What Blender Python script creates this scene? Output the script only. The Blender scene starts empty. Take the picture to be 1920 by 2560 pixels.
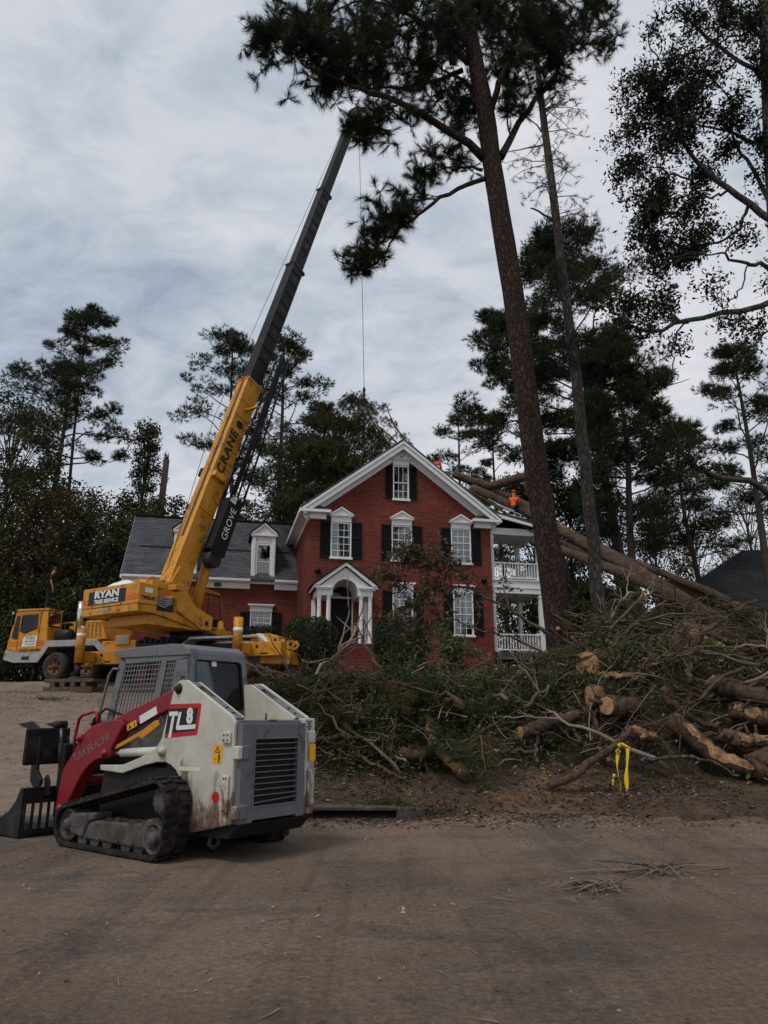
import bpy, math, random
import numpy as np
from mathutils import Vector, Matrix

random.seed(7)
SC = bpy.context.scene
COL = SC.collection

# ------------------------------------------------------------------ camera
PITCH = math.atan(518 / 1835.0)
CAM_H = 1.3
cam_d = bpy.data.cameras.new('camera')
cam_d.sensor_fit = 'VERTICAL'
cam_d.sensor_height = 36.0
cam_d.sensor_width = 27.0
cam_d.lens = 36.0 * 1835 / 2560
cam_d.clip_start = 0.1
cam_d.clip_end = 3000
cam = bpy.data.objects.new('camera', cam_d)
COL.objects.link(cam)
cam.location = (0, 0, CAM_H)
cam.rotation_euler = (math.pi / 2 + PITCH, 0, 0)
SC.camera = cam

# ------------------------------------------------------------------ world: overcast sky
SUN_EL, SUN_AZ = math.radians(58), math.radians(-140)   # azimuth from +Y, clockwise
w = bpy.data.worlds.new('World')
SC.world = w
w.use_nodes = True
nt = w.node_tree
nt.nodes.clear()
N, LK = nt.nodes.new, nt.links.new


def sky_nodes():
    out = N('ShaderNodeOutputWorld')
    bg = N('ShaderNodeBackground')
    bg.inputs['Strength'].default_value = 0.1
    sky = N('ShaderNodeTexSky')
    sky.sky_type = 'NISHITA'
    sky.sun_disc = False
    sky.sun_elevation = SUN_EL
    sky.sun_rotation = SUN_AZ
    sky.air_density = 1.0
    sky.dust_density = 2.0
    tc = N('ShaderNodeTexCoord')
    sep = N('ShaderNodeSeparateXYZ')
    LK(tc.outputs['Generated'], sep.inputs[0])
    # project the direction on a cloud deck:  p = dir.xy / (z + 0.18)
    zc = N('ShaderNodeMath'); zc.operation = 'MAXIMUM'; zc.inputs[1].default_value = 0.0
    LK(sep.outputs['Z'], zc.inputs[0])
    za = N('ShaderNodeMath'); za.operation = 'ADD'; za.inputs[1].default_value = 0.22
    LK(zc.outputs[0], za.inputs[0])
    dx = N('ShaderNodeMath'); dx.operation = 'DIVIDE'
    dy = N('ShaderNodeMath'); dy.operation = 'DIVIDE'
    LK(sep.outputs['X'], dx.inputs[0]); LK(za.outputs[0], dx.inputs[1])
    LK(sep.outputs['Y'], dy.inputs[0]); LK(za.outputs[0], dy.inputs[1])
    cb = N('ShaderNodeCombineXYZ')
    LK(dx.outputs[0], cb.inputs[0]); LK(dy.outputs[0], cb.inputs[1])
    mp = N('ShaderNodeMapping')
    mp.inputs['Rotation'].default_value = (0, 0, 0.45)
    mp.inputs['Scale'].default_value = (1.0, 1.25, 1.0)
    mp.inputs['Location'].default_value = (3.1, 1.7, 0)
    LK(cb.outputs[0], mp.inputs[0])
    n1 = N('ShaderNodeTexNoise'); n1.inputs['Scale'].default_value = 1.25
    n1.inputs['Detail'].default_value = 9; n1.inputs['Roughness'].default_value = 0.55
    n1.inputs['Distortion'].default_value = 0.5
    LK(mp.outputs[0], n1.inputs['Vector'])
    n2 = N('ShaderNodeTexNoise'); n2.inputs['Scale'].default_value = 8.0
    n2.inputs['Detail'].default_value = 8; n2.inputs['Roughness'].default_value = 0.6
    n2.inputs['Distortion'].default_value = 0.8
    LK(mp.outputs[0], n2.inputs['Vector'])
    mx = N('ShaderNodeMath'); mx.operation = 'MULTIPLY_ADD'
    mx.inputs[1].default_value = 0.36
    LK(n2.outputs['Fac'], mx.inputs[0]); LK(n1.outputs['Fac'], mx.inputs[2])
    ramp = N('ShaderNodeValToRGB')
    el = ramp.color_ramp.elements
    el[0].position = 0.46; el[0].color = (0.40, 0.465, 0.575, 1)
    el[1].position = 0.83; el[1].color = (0.86, 0.875, 0.91, 1)
    e = ramp.color_ramp.elements.new(0.56); e.color = (0.55, 0.61, 0.705, 1)
    e = ramp.color_ramp.elements.new(0.66); e.color = (0.715, 0.75, 0.815, 1)
    LK(mx.outputs[0], ramp.inputs[0])
    sc_ = N('ShaderNodeVectorMath'); sc_.operation = 'SCALE'
    sc_.inputs['Scale'].default_value = 8.9          # cloud luminance, same units as the sky model
    LK(ramp.outputs[0], sc_.inputs[0])
    mix = N('ShaderNodeMix'); mix.data_type = 'RGBA'
    mix.inputs[0].default_value = 0.93            # almost closed cloud deck
    LK(sky.outputs[0], mix.inputs[6]); LK(sc_.outputs[0], mix.inputs[7])
    LK(mix.outputs[2], bg.inputs['Color'])
    LK(bg.outputs[0], out.inputs[0])


sky_nodes()

# ------------------------------------------------------------------ sun behind the cloud
sun_d = bpy.data.lights.new('sun', 'SUN')
sun_d.energy = 1.5
sun_d.angle = math.radians(14)
sun_d.color = (1.0, 0.95, 0.88)
sun = bpy.data.objects.new('sun', sun_d)
COL.objects.link(sun)
sd = Vector((math.sin(SUN_AZ) * math.cos(SUN_EL), math.cos(SUN_AZ) * math.cos(SUN_EL), math.sin(SUN_EL)))
sun.rotation_euler = (-sd).to_track_quat('-Z', 'Y').to_euler()
sun.location = (0, 0, 60)

vs = SC.view_settings
vs.view_transform = 'Standard'
vs.look = 'None'
vs.gamma = 1.0
vs.exposure = 0.0
vs.use_curve_mapping = False
SC.render.engine = 'CYCLES'
SC.cycles.max_bounces = 6
SC.cycles.transparent_max_bounces = 8
SC.cycles.use_denoising = True


# ------------------------------------------------------------------ pixel ray -> point at a given distance
def at(u, v, Y):
    r = (u - 960) / 1835.0
    up = (1280 - v) / 1835.0
    d = Vector((r, math.cos(PITCH) - up * math.sin(PITCH), math.sin(PITCH) + up * math.cos(PITCH)))
    return Vector((0, 0, CAM_H)) + d * (Y / d.y)


# ------------------------------------------------------------------ naming helpers
def tag(o, label=None, cat=None, group=None, kind=None):
    if label: o['label'] = label
    if cat: o['category'] = cat
    if group: o['group'] = group
    if kind: o['kind'] = kind
    return o


def empty(name, loc=(0, 0, 0), rz=0.0, label=None, cat=None, group=None):
    o = bpy.data.objects.new(name, None)
    o.empty_display_size = 0.3
    COL.objects.link(o)
    o.location = loc
    o.rotation_euler = (0, 0, rz)
    return tag(o, label, cat, group)


def link(name, me, parent=None):
    o = bpy.data.objects.new(name, me)
    COL.objects.link(o)
    if parent is not None: o.parent = parent
    return o


# ------------------------------------------------------------------ mesh collector
class MB:
    def __init__(s):
        s.v = []; s.f = []; s.sm = []

    def add(s, verts, faces, smooth=False):
        b = len(s.v)
        s.v.extend([tuple(p) for p in verts])
        s.f.extend([tuple(b + i for i in f) for f in faces])
        s.sm.extend([smooth] * len(faces))
        return s

    def box(s, x0, x1, y0, y1, z0, z1):
        return s.add([(x0, y0, z0), (x1, y0, z0), (x1, y1, z0), (x0, y1, z0), (x0, y0, z1), (x1, y0, z1), (x1, y1, z1), (x0, y1, z1)],
                     [(0, 3, 2, 1), (4, 5, 6, 7), (0, 1, 5, 4), (1, 2, 6, 5), (2, 3, 7, 6), (3, 0, 4, 7)])

    def bar(s, p0, p1, w, h, up=(0, 0, 1)):
        """rectangular bar from p0 to p1, w across, h along 'up'"""
        p0, p1 = Vector(p0), Vector(p1)
        d = (p1 - p0).normalized()
        u = Vector(up)
        a = d.cross(u)
        if a.length < 1e-4: a = d.cross(Vector((1, 0, 0)))
        a.normalize(); b = a.cross(d).normalized()
        vs_ = []
        for p in (p0, p1):
            for i, j in ((-1, -1), (1, -1), (1, 1), (-1, 1)):
                vs_.append(p + a * (w / 2 * i) + b * (h / 2 * j))
        return s.add(vs_, [(3, 2, 1, 0), (4, 5, 6, 7), (0, 1, 5, 4), (1, 2, 6, 5), (2, 3, 7, 6), (3, 0, 4, 7)])

    def prism(s, poly, t0, t1, plane='xz'):
        """extrude a 2-D polygon between t0 and t1 across its plane"""
        n = len(poly)
        def P(a, b, t):
            return {'xz': (a, t, b), 'xy': (a, b, t), 'yz': (t, a, b)}[plane]
        vs_ = [P(a, b, t0) for a, b in poly] + [P(a, b, t1) for a, b in poly]
        area = sum(poly[i][0] * poly[(i + 1) % n][1] - poly[(i + 1) % n][0] * poly[i][1] for i in range(n))
        flip = (area > 0) == (t1 > t0)
        if plane == 'xz': flip = not flip
        fs = [tuple(range(n)), tuple(range(2 * n - 1, n - 1, -1))]
        fs += [(i, n + i, n + (i + 1) % n, (i + 1) % n) for i in range(n)]
        if flip: fs = [tuple(reversed(f)) for f in fs]
        return s.add(vs_, fs)

    def cyl(s, p0, p1, r0, r1=None, n=16, caps=True, smooth=True):
        r1 = r0 if r1 is None else r1
        p0, p1 = Vector(p0), Vector(p1)
        d = (p1 - p0).normalized()
        a = d.orthogonal().normalized(); b = d.cross(a)
        vs_ = []
        for p, r in ((p0, r0), (p1, r1)):
            for k in range(n):
                t = 2 * math.pi * k / n
                vs_.append(p + a * (r * math.cos(t)) + b * (r * math.sin(t)))
        s.add(vs_, [(k, (k + 1) % n, n + (k + 1) % n, n + k) for k in range(n)], smooth)
        if caps:
            base = len(s.v) - 2 * n
            s.f.append(tuple(base + k for k in reversed(range(n)))); s.sm.append(False)
            s.f.append(tuple(base + n + k for k in range(n))); s.sm.append(False)
        return s

    def tube(s, pts, radii, n=8, caps=True, smooth=True, jag=None):
        pts = [Vector(p) for p in pts]
        if not hasattr(radii, '__len__'): radii = [radii] * len(pts)
        m = len(pts)
        tan = []
        for i in range(m):
            t = pts[min(i + 1, m - 1)] - pts[max(i - 1, 0)]
            tan.append(t.normalized() if t.length > 1e-9 else Vector((0, 0, 1)))
        a = tan[0].orthogonal().normalized()
        vs_ = []
        for i in range(m):
            a = a - tan[i] * a.dot(tan[i])
            if a.length < 1e-6: a = tan[i].orthogonal()
            a.normalize(); b = tan[i].cross(a)
            for k in range(n):
                t = 2 * math.pi * k / n
                q = pts[i] + (a * math.cos(t) + b * math.sin(t)) * radii[i]
                vs_.append(q)
        fs = []
        for i in range(m - 1):
            for k in range(n):
                fs.append((i * n + k, i * n + (k + 1) % n, (i + 1) * n + (k + 1) % n, (i + 1) * n + k))
        s.add(vs_, fs, smooth)
        if caps:
            base = len(s.v) - m * n
            s.f.append(tuple(base + k for k in reversed(range(n)))); s.sm.append(False)
            s.f.append(tuple(base + (m - 1) * n + k for k in range(n))); s.sm.append(False)
        return s

    def lathe(s, prof, o=(0, 0, 0), ax='z', n=20, smooth=True, caps=True):
        """prof: (radius, height) pairs along the axis"""
        def P(r, h, t):
            c, q = r * math.cos(t), r * math.sin(t)
            l = {'z': (c, q, h), 'y': (q, h, c), 'x': (h, c, q)}[ax]
            return (o[0] + l[0], o[1] + l[1], o[2] + l[2])
        vs_ = [P(r, h, 2 * math.pi * k / n) for r, h in prof for k in range(n)]
        fs = []
        for i in range(len(prof) - 1):
            for k in range(n):
                fs.append((i * n + k, i * n + (k + 1) % n, (i + 1) * n + (k + 1) % n, (i + 1) * n + k))
        s.add(vs_, fs, smooth)
        if not caps: return s
        base = len(s.v) - len(vs_)
        s.f.append(tuple(base + k for k in reversed(range(n)))); s.sm.append(False)
        m = len(prof) - 1
        s.f.append(tuple(base + m * n + k for k in range(n))); s.sm.append(False)
        return s

    def build(s, name, mat, parent=None, bevel=0.0, uv=False, seg=2, xf=None):
        me = bpy.data.meshes.new(name)
        vv = s.v if xf is None else [tuple(xf(Vector(p))) for p in s.v]
        me.from_pydata(vv, [], s.f)
        me.polygons.foreach_set('use_smooth', s.sm)
        me.materials.append(mat)
        if uv: box_uv(me)
        me.update()
        o = link(name, me, parent)
        if bevel:
            m = o.modifiers.new('bevel', 'BEVEL')
            m.width = bevel; m.segments = seg; m.limit_method = 'ANGLE'; m.angle_limit = math.radians(40)
        return o


def box_uv(me):
    """UVs in metres: u along the horizontal of each face, v up its slope"""
    ul = me.uv_layers.new(name='UVMap')
    for p in me.polygons:
        n = p.normal
        u = Vector((0, 0, 1)).cross(n)
        if u.length < 0.05: u = Vector((1, 0, 0))
        u.normalize()
        if abs(u.x) > abs(u.y):
            if u.x < 0: u = -u
        elif u.y < 0: u = -u
        v = n.cross(u)
        if v.z < 0: v = -v
        for li in p.loop_indices:
            c = me.vertices[me.loops[li].vertex_index].co
            ul.data[li].uv = (c.dot(u), c.dot(v))


def np_mesh(name, verts, faces, mat, parent=None, tone=None, smooth=False):
    """verts (n,3), faces (m,k) numpy arrays; tone: one float per face"""
    me = bpy.data.meshes.new(name)
    verts = np.ascontiguousarray(verts, dtype=np.float32); faces = np.ascontiguousarray(faces, dtype=np.int32)
    m, k = faces.shape
    me.vertices.add(len(verts)); me.vertices.foreach_set('co', verts.ravel())
    me.loops.add(m * k); me.loops.foreach_set('vertex_index', faces.ravel())
    me.polygons.add(m)
    me.polygons.foreach_set('loop_start', np.arange(0, m * k, k, dtype=np.int32))
    me.polygons.foreach_set('loop_total', np.full(m, k, dtype=np.int32))
    if smooth: me.polygons.foreach_set('use_smooth', np.ones(m, dtype=bool))
    me.update(calc_edges=True)
    me.materials.append(mat)
    if tone is not None:
        at_ = me.attributes.new('tone', 'FLOAT', 'FACE')
        at_.data.foreach_set('value', np.ascontiguousarray(tone, dtype=np.float32))
    return link(name, me, parent)


def copy_tree(o, parent=None):
    c = o.copy(); COL.objects.link(c); c.parent = parent
    for ch in o.children: copy_tree(ch, c)
    return c


def text_mesh(body, size, mat, parent, M, name='lettering', bold=0.0, sx=1.0, shear=0.0, depth=0.002, space=1.0):
    """flat lettering; M places its local x/y plane (centre of the text at the origin)"""
    cu = bpy.data.curves.new('font', 'FONT')
    cu.body = body; cu.size = size; cu.offset = bold; cu.shear = shear; cu.extrude = depth
    cu.align_x = 'CENTER'; cu.align_y = 'CENTER'; cu.resolution_u = 3; cu.space_character = space
    t = bpy.data.objects.new('font', cu)
    COL.objects.link(t)
    dg = bpy.context.evaluated_depsgraph_get()
    me = bpy.data.meshes.new_from_object(t.evaluated_get(dg))
    bpy.data.objects.remove(t); bpy.data.curves.remove(cu)
    me.transform(Matrix.Diagonal((sx, 1, 1, 1)))
    me.transform(M)
    me.materials.clear(); me.materials.append(mat)
    return link(name, me, parent)


def frame_m(o, x, y):
    """4x4 with origin o, x axis, y axis"""
    x = Vector(x).normalized(); y = Vector(y); y = (y - x * y.dot(x)).normalized(); z = x.cross(y)
    m = Matrix.Identity(4)
    for i in range(3):
        m[i][0] = x[i]; m[i][1] = y[i]; m[i][2] = z[i]; m[i][3] = o[i]
    return m


# ------------------------------------------------------------------ value noise for shapes
_rng = np.random.default_rng(11)
_tab = _rng.random((256, 256))


def vnoise(x, y):
    x = np.asarray(x, float); y = np.asarray(y, float)
    xi = np.floor(x).astype(int); yi = np.floor(y).astype(int)
    fx = x - xi; fy = y - yi
    fx = fx * fx * (3 - 2 * fx); fy = fy * fy * (3 - 2 * fy)
    g = lambda i, j: _tab[(xi + i) & 255, (yi + j) & 255]
    return (g(0, 0) * (1 - fx) + g(1, 0) * fx) * (1 - fy) + (g(0, 1) * (1 - fx) + g(1, 1) * fx) * fy


def fbm(x, y, o=4):
    s = 0; a = 0.5; k = 1.0
    for i in range(o):
        s = s + a * vnoise(np.asarray(x) * k + 17 * i, np.asarray(y) * k + 5 * i); a *= 0.5; k *= 2.03
    return s
# ------------------------------------------------------------------ materials
def nodes(name):
    m = bpy.data.materials.new(name)
    m.use_nodes = True
    t = m.node_tree
    b = t.nodes['Principled BSDF']
    return m, t, b, t.nodes.new, t.links.new


def ramp_node(t, stops):
    r = t.nodes.new('ShaderNodeValToRGB')
    e = r.color_ramp.elements
    while len(e) > 1: e.remove(e[-1])
    e[0].position = stops[0][0]; e[0].color = (*stops[0][1], 1)
    for p, c in stops[1:]:
        q = e.new(p); q.color = (*c, 1)
    return r


def noise_node(t, scale, detail=6, rough=0.6, dist=0.0, src=None, vec=None):
    n = t.nodes.new('ShaderNodeTexNoise')
    n.inputs['Scale'].default_value = scale; n.inputs['Detail'].default_value = detail
    n.inputs['Roughness'].default_value = rough; n.inputs['Distortion'].default_value = dist
    if vec is None:
        tc = t.nodes.new('ShaderNodeTexCoord'); vec = tc.outputs[src or 'Object']
    t.links.new(vec, n.inputs['Vector'])
    return n


def mixc(t, fac, a, b):
    """a, b: colour tuples or sockets; fac: float or socket"""
    m = t.nodes.new('ShaderNodeMix'); m.data_type = 'RGBA'
    for i, v in ((6, a), (7, b)):
        if hasattr(v, 'links'): t.links.new(v, m.inputs[i])
        else: m.inputs[i].default_value = (*v, 1)
    if hasattr(fac, 'links'): t.links.new(fac, m.inputs[0])
    else: m.inputs[0].default_value = fac
    return m.outputs[2]


def bump(t, b, h, strength=0.3, dist=0.02):
    n = t.nodes.new('ShaderNodeBump')
    n.inputs['Strength'].default_value = strength; n.inputs['Distance'].default_value = dist
    t.links.new(h, n.inputs['Height']); t.links.new(n.outputs[0], b.inputs['Normal'])


def plain(name, col, rough=0.6, metal=0.0, var=0.25, scale=6.0, bmp=0.0, dirt=None, dirt_amt=0.0, dirt_scale=2.5, spec=0.32):
    """paint or material with mottling; 'dirt' adds patches of a second colour"""
    m, t, b, N_, L_ = nodes(name)
    n = noise_node(t, scale, 8, 0.65)
    dark = tuple(c * (1 - var) for c in col); lite = tuple(min(1, c * (1 + var)) for c in col)
    r = ramp_node(t, [(0.3, dark), (0.7, lite)])
    L_(n.outputs['Fac'], r.inputs[0])
    c = r.outputs[0]
    if dirt:
        n2 = noise_node(t, dirt_scale, 10, 0.72, 0.4)
        r2 = ramp_node(t, [(0.62 - dirt_amt * 0.35, (0, 0, 0)), (0.72 - dirt_amt * 0.25, (1, 1, 1))])
        L_(n2.outputs['Fac'], r2.inputs[0])
        c = mixc(t, r2.outputs[0], c, dirt)
    L_(c, b.inputs['Base Color'])
    b.inputs['Roughness'].default_value = rough; b.inputs['Metallic'].default_value = metal
    b.inputs['Specular IOR Level'].default_value = spec
    if bmp: bump(t, b, n.outputs['Fac'], bmp, 0.02)
    return m


def foliage(name, c0, c1, c2, rough=0.6, trans=0.2):
    """leaf colour by a per-leaf value 'tone'; some light passes through"""
    m, t, b, N_, L_ = nodes(name)
    a = N_('ShaderNodeAttribute'); a.attribute_name = 'tone'
    r = ramp_node(t, [(0.0, c0), (0.55, c1), (1.0, c2)])
    L_(a.outputs['Fac'], r.inputs[0])
    L_(r.outputs[0], b.inputs['Base Color'])
    b.inputs['Roughness'].default_value = rough
    b.inputs['Specular IOR Level'].default_value = 0.18
    tr = N_('ShaderNodeBsdfTranslucent'); L_(r.outputs[0], tr.inputs[0])
    mx = N_('ShaderNodeMixShader'); mx.inputs[0].default_value = trans
    L_(b.outputs[0], mx.inputs[1]); L_(tr.outputs[0], mx.inputs[2])
    L_(mx.outputs[0], t.nodes['Material Output'].inputs[0])
    return m


def bark(name, dark, mid, lite, plate=9.0, strength=0.9, dist=0.05):
    """plated bark: stretched cells, dark furrows, flaking lighter faces"""
    m, t, b, N_, L_ = nodes(name)
    tc = N_('ShaderNodeTexCoord'); mp = N_('ShaderNodeMapping')
    mp.inputs['Scale'].default_value = (1, 1, 0.38)
    L_(tc.outputs['Object'], mp.inputs[0])
    wn = noise_node(t, 6.0, 4, 0.6, 0, vec=mp.outputs[0])
    wv = N_('ShaderNodeVectorMath'); wv.operation = 'MULTIPLY_ADD'
    wv.inputs[1].default_value = (0.22, 0.22, 0.22)
    L_(wn.outputs['Color'], wv.inputs[0]); L_(mp.outputs[0], wv.inputs[2])
    vo = N_('ShaderNodeTexVoronoi'); vo.feature = 'DISTANCE_TO_EDGE'; vo.inputs['Scale'].default_value = plate
    L_(wv.outputs[0], vo.inputs['Vector'])
    vc = N_('ShaderNodeTexVoronoi'); vc.inputs['Scale'].default_value = plate
    L_(wv.outputs[0], vc.inputs['Vector'])
    fr = ramp_node(t, [(0.0, (0.25, 0.25, 0.25)), (0.22, (1, 1, 1))])
    L_(vo.outputs['Distance'], fr.inputs[0])
    nn = noise_node(t, 30, 6, 0.7)
    cr = ramp_node(t, [(0.25, mid), (0.75, lite)])
    L_(nn.outputs['Fac'], cr.inputs[0])
    hs = N_('ShaderNodeHueSaturation'); hs.inputs['Saturation'].default_value = 0.0
    L_(vc.outputs['Color'], hs.inputs['Color'])
    mul = N_('ShaderNodeMix'); mul.data_type = 'RGBA'; mul.blend_type = 'MULTIPLY'; mul.inputs[0].default_value = 0.55
    L_(cr.outputs[0], mul.inputs[6]); L_(hs.outputs[0], mul.inputs[7])
    c = mixc(t, fr.outputs[0], dark, mul.outputs[2])
    L_(c, b.inputs['Base Color'])
    b.inputs['Roughness'].default_value = 0.95; b.inputs['Specular IOR Level'].default_value = 0.15
    ad = N_('ShaderNodeMath'); ad.operation = 'MULTIPLY_ADD'; ad.inputs[1].default_value = 0.35
    L_(nn.outputs['Fac'], ad.inputs[0]); L_(fr.outputs[0], ad.inputs[2])
    bump(t, b, ad.outputs[0], strength, dist)
    return m


def rough_bark(name, dark, mid, lite, sc=16):
    """scaly bark without a grain direction, for logs lying every way"""
    m, t, b, N_, L_ = nodes(name)
    n = noise_node(t, sc, 10, 0.75, 1.2); f = noise_node(t, sc * 3.7, 6, 0.7, 0.4); g = noise_node(t, sc * 0.2, 4, 0.6)
    ad = N_('ShaderNodeMath'); ad.operation = 'MULTIPLY_ADD'; ad.inputs[1].default_value = 0.45
    L_(f.outputs['Fac'], ad.inputs[0]); L_(n.outputs['Fac'], ad.inputs[2])
    r = ramp_node(t, [(0.50, dark), (0.68, mid), (0.95, lite)]); L_(ad.outputs[0], r.inputs[0])
    gr = ramp_node(t, [(0.3, (0.7, 0.68, 0.66)), (0.7, (1.15, 1.1, 1.05))]); L_(g.outputs['Fac'], gr.inputs[0])
    mu = N_('ShaderNodeMix'); mu.data_type = 'RGBA'; mu.blend_type = 'MULTIPLY'; mu.inputs[0].default_value = 1
    L_(r.outputs[0], mu.inputs[6]); L_(gr.outputs[0], mu.inputs[7])
    L_(mu.outputs[2], b.inputs['Base Color']); b.inputs['Roughness'].default_value = 0.95; b.inputs['Specular IOR Level'].default_value = 0.15
    bump(t, b, ad.outputs[0], 1.0, 0.5 / sc)
    return m


def bank_soil():
    """dark churned soil with smears of raw orange clay beside the road"""
    m, t, b, N_, L_ = nodes('bank_soil')
    n = noise_node(t, 3.0, 12, 0.72, 0.5); f = noise_node(t, 27, 6, 0.7)
    ad = N_('ShaderNodeMath'); ad.operation = 'MULTIPLY_ADD'; ad.inputs[1].default_value = 0.5
    L_(f.outputs['Fac'], ad.inputs[0]); L_(n.outputs['Fac'], ad.inputs[2])
    r = ramp_node(t, [(0.40, (0.022, 0.015, 0.010)), (0.72, (0.070, 0.048, 0.034)), (1.0, (0.15, 0.105, 0.07))]); L_(ad.outputs[0], r.inputs[0])
    tc = N_('ShaderNodeTexCoord'); ds = N_('ShaderNodeVectorMath'); ds.operation = 'DISTANCE'; ds.inputs[1].default_value = (2.35, 10.95, 0.2)
    mp = N_('ShaderNodeMapping'); L_(tc.outputs['Object'], mp.inputs[0]); L_(mp.outputs[0], ds.inputs[0])
    mr = N_('ShaderNodeMapRange'); mr.inputs[1].default_value = 2.2; mr.inputs[2].default_value = 0.2; mr.inputs[3].default_value = -0.12; mr.inputs[4].default_value = 0.17
    L_(ds.outputs['Value'], mr.inputs[0])
    c1 = noise_node(t, 1.1, 10, 0.65, 1.0)
    a2 = N_('ShaderNodeMath'); a2.operation = 'ADD'; L_(c1.outputs['Fac'], a2.inputs[0]); L_(mr.outputs[0], a2.inputs[1])
    cf = ramp_node(t, [(0.58, (0, 0, 0)), (0.68, (0.85, 0.85, 0.85))]); L_(a2.outputs[0], cf.inputs[0])
    cc = ramp_node(t, [(0.40, (0.085, 0.048, 0.026)), (0.75, (0.17, 0.10, 0.055)), (1.0, (0.26, 0.165, 0.095))]); L_(ad.outputs[0], cc.inputs[0])
    c = mixc(t, cf.outputs[0], r.outputs[0], cc.outputs[0])
    L_(c, b.inputs['Base Color']); b.inputs['Roughness'].default_value = 0.95; b.inputs['Specular IOR Level'].default_value = 0.2
    bump(t, b, ad.outputs[0], 1.0, 0.07)
    return m


def brick_mat():
    m, t, b, N_, L_ = nodes('red_brick')
    tc = N_('ShaderNodeTexCoord')
    br = N_('ShaderNodeTexBrick')
    br.inputs['Scale'].default_value = 1.0
    br.inputs['Brick Width'].default_value = 0.215; br.inputs['Row Height'].default_value = 0.0762
    br.inputs['Mortar Size'].default_value = 0.006; br.inputs['Mortar Smooth'].default_value = 0.2
    br.inputs['Bias'].default_value = 0.0
    br.inputs['Color1'].default_value = (0.200, 0.037, 0.022, 1)
    br.inputs['Color2'].default_value = (0.105, 0.021, 0.014, 1)
    br.inputs['Mortar'].default_value = (0.19, 0.115, 0.09, 1)
    L_(tc.outputs['UV'], br.inputs['Vector'])
    n = noise_node(t, 0.7, 6, 0.6)
    r = ramp_node(t, [(0.3, (0.78, 0.76, 0.76)), (0.7, (1.12, 1.08, 1.05))])
    L_(n.outputs['Fac'], r.inputs[0])
    mu = N_('ShaderNodeMix'); mu.data_type = 'RGBA'; mu.blend_type = 'MULTIPLY'; mu.inputs[0].default_value = 1
    L_(br.outputs['Color'], mu.inputs[6]); L_(r.outputs[0], mu.inputs[7])
    L_(mu.outputs[2], b.inputs['Base Color'])
    b.inputs['Roughness'].default_value = 0.9; b.inputs['Specular IOR Level'].default_value = 0.2
    inv = N_('ShaderNodeMath'); inv.operation = 'SUBTRACT'; inv.inputs[0].default_value = 1
    L_(br.outputs['Fac'], inv.inputs[1])
    bump(t, b, inv.outputs[0], 0.6, 0.012)
    return m


def shingle_mat(name, c1, c2):
    m, t, b, N_, L_ = nodes(name)
    tc = N_('ShaderNodeTexCoord')
    br = N_('ShaderNodeTexBrick')
    br.inputs['Scale'].default_value = 1.0
    br.inputs['Brick Width'].default_value = 0.30; br.inputs['Row Height'].default_value = 0.142
    br.inputs['Mortar Size'].default_value = 0.006; br.inputs['Mortar Smooth'].default_value = 0.3
    br.offset_frequency = 2; br.squash = 1.4; br.squash_frequency = 3
    br.inputs['Color1'].default_value = (*c1, 1); br.inputs['Color2'].default_value = (*c2, 1)
    br.inputs['Mortar'].default_value = tuple(c * 0.35 for c in c2) + (1,)
    L_(tc.outputs['UV'], br.inputs['Vector'])
    n = noise_node(t, 1.2, 8, 0.7)
    r = ramp_node(t, [(0.3, (0.7, 0.7, 0.7)), (0.7, (1.15, 1.15, 1.12))])
    L_(n.outputs['Fac'], r.inputs[0])
    mu = N_('ShaderNodeMix'); mu.data_type = 'RGBA'; mu.blend_type = 'MULTIPLY'; mu.inputs[0].default_value = 1
    L_(br.outputs['Color'], mu.inputs[6]); L_(r.outputs[0], mu.inputs[7])
    L_(mu.outputs[2], b.inputs['Base Color'])
    b.inputs['Roughness'].default_value = 0.95; b.inputs['Specular IOR Level'].default_value = 0.15
    inv = N_('ShaderNodeMath'); inv.operation = 'SUBTRACT'; inv.inputs[0].default_value = 1
    L_(br.outputs['Fac'], inv.inputs[1])
    bump(t, b, inv.outputs[0], 0.5, 0.02)
    return m


def glass_mat(name, tint=(0.75, 0.8, 0.8), refl=0.10):
    m, t, b, N_, L_ = nodes(name)
    tr = N_('ShaderNodeBsdfTransparent'); tr.inputs[0].default_value = (*tint, 1)
    gl = N_('ShaderNodeBsdfGlossy'); gl.inputs['Roughness'].default_value = 0.02
    fr = N_('ShaderNodeFresnel'); fr.inputs[0].default_value = 1.5
    mp = N_('ShaderNodeMath'); mp.operation = 'MULTIPLY_ADD'; mp.inputs[1].default_value = 1.0; mp.inputs[2].default_value = refl
    L_(fr.outputs[0], mp.inputs[0])
    mx = N_('ShaderNodeMixShader')
    L_(mp.outputs[0], mx.inputs[0]); L_(tr.outputs[0], mx.inputs[1]); L_(gl.outputs[0], mx.inputs[2])
    L_(mx.outputs[0], t.nodes['Material Output'].inputs[0])
    return m


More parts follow.
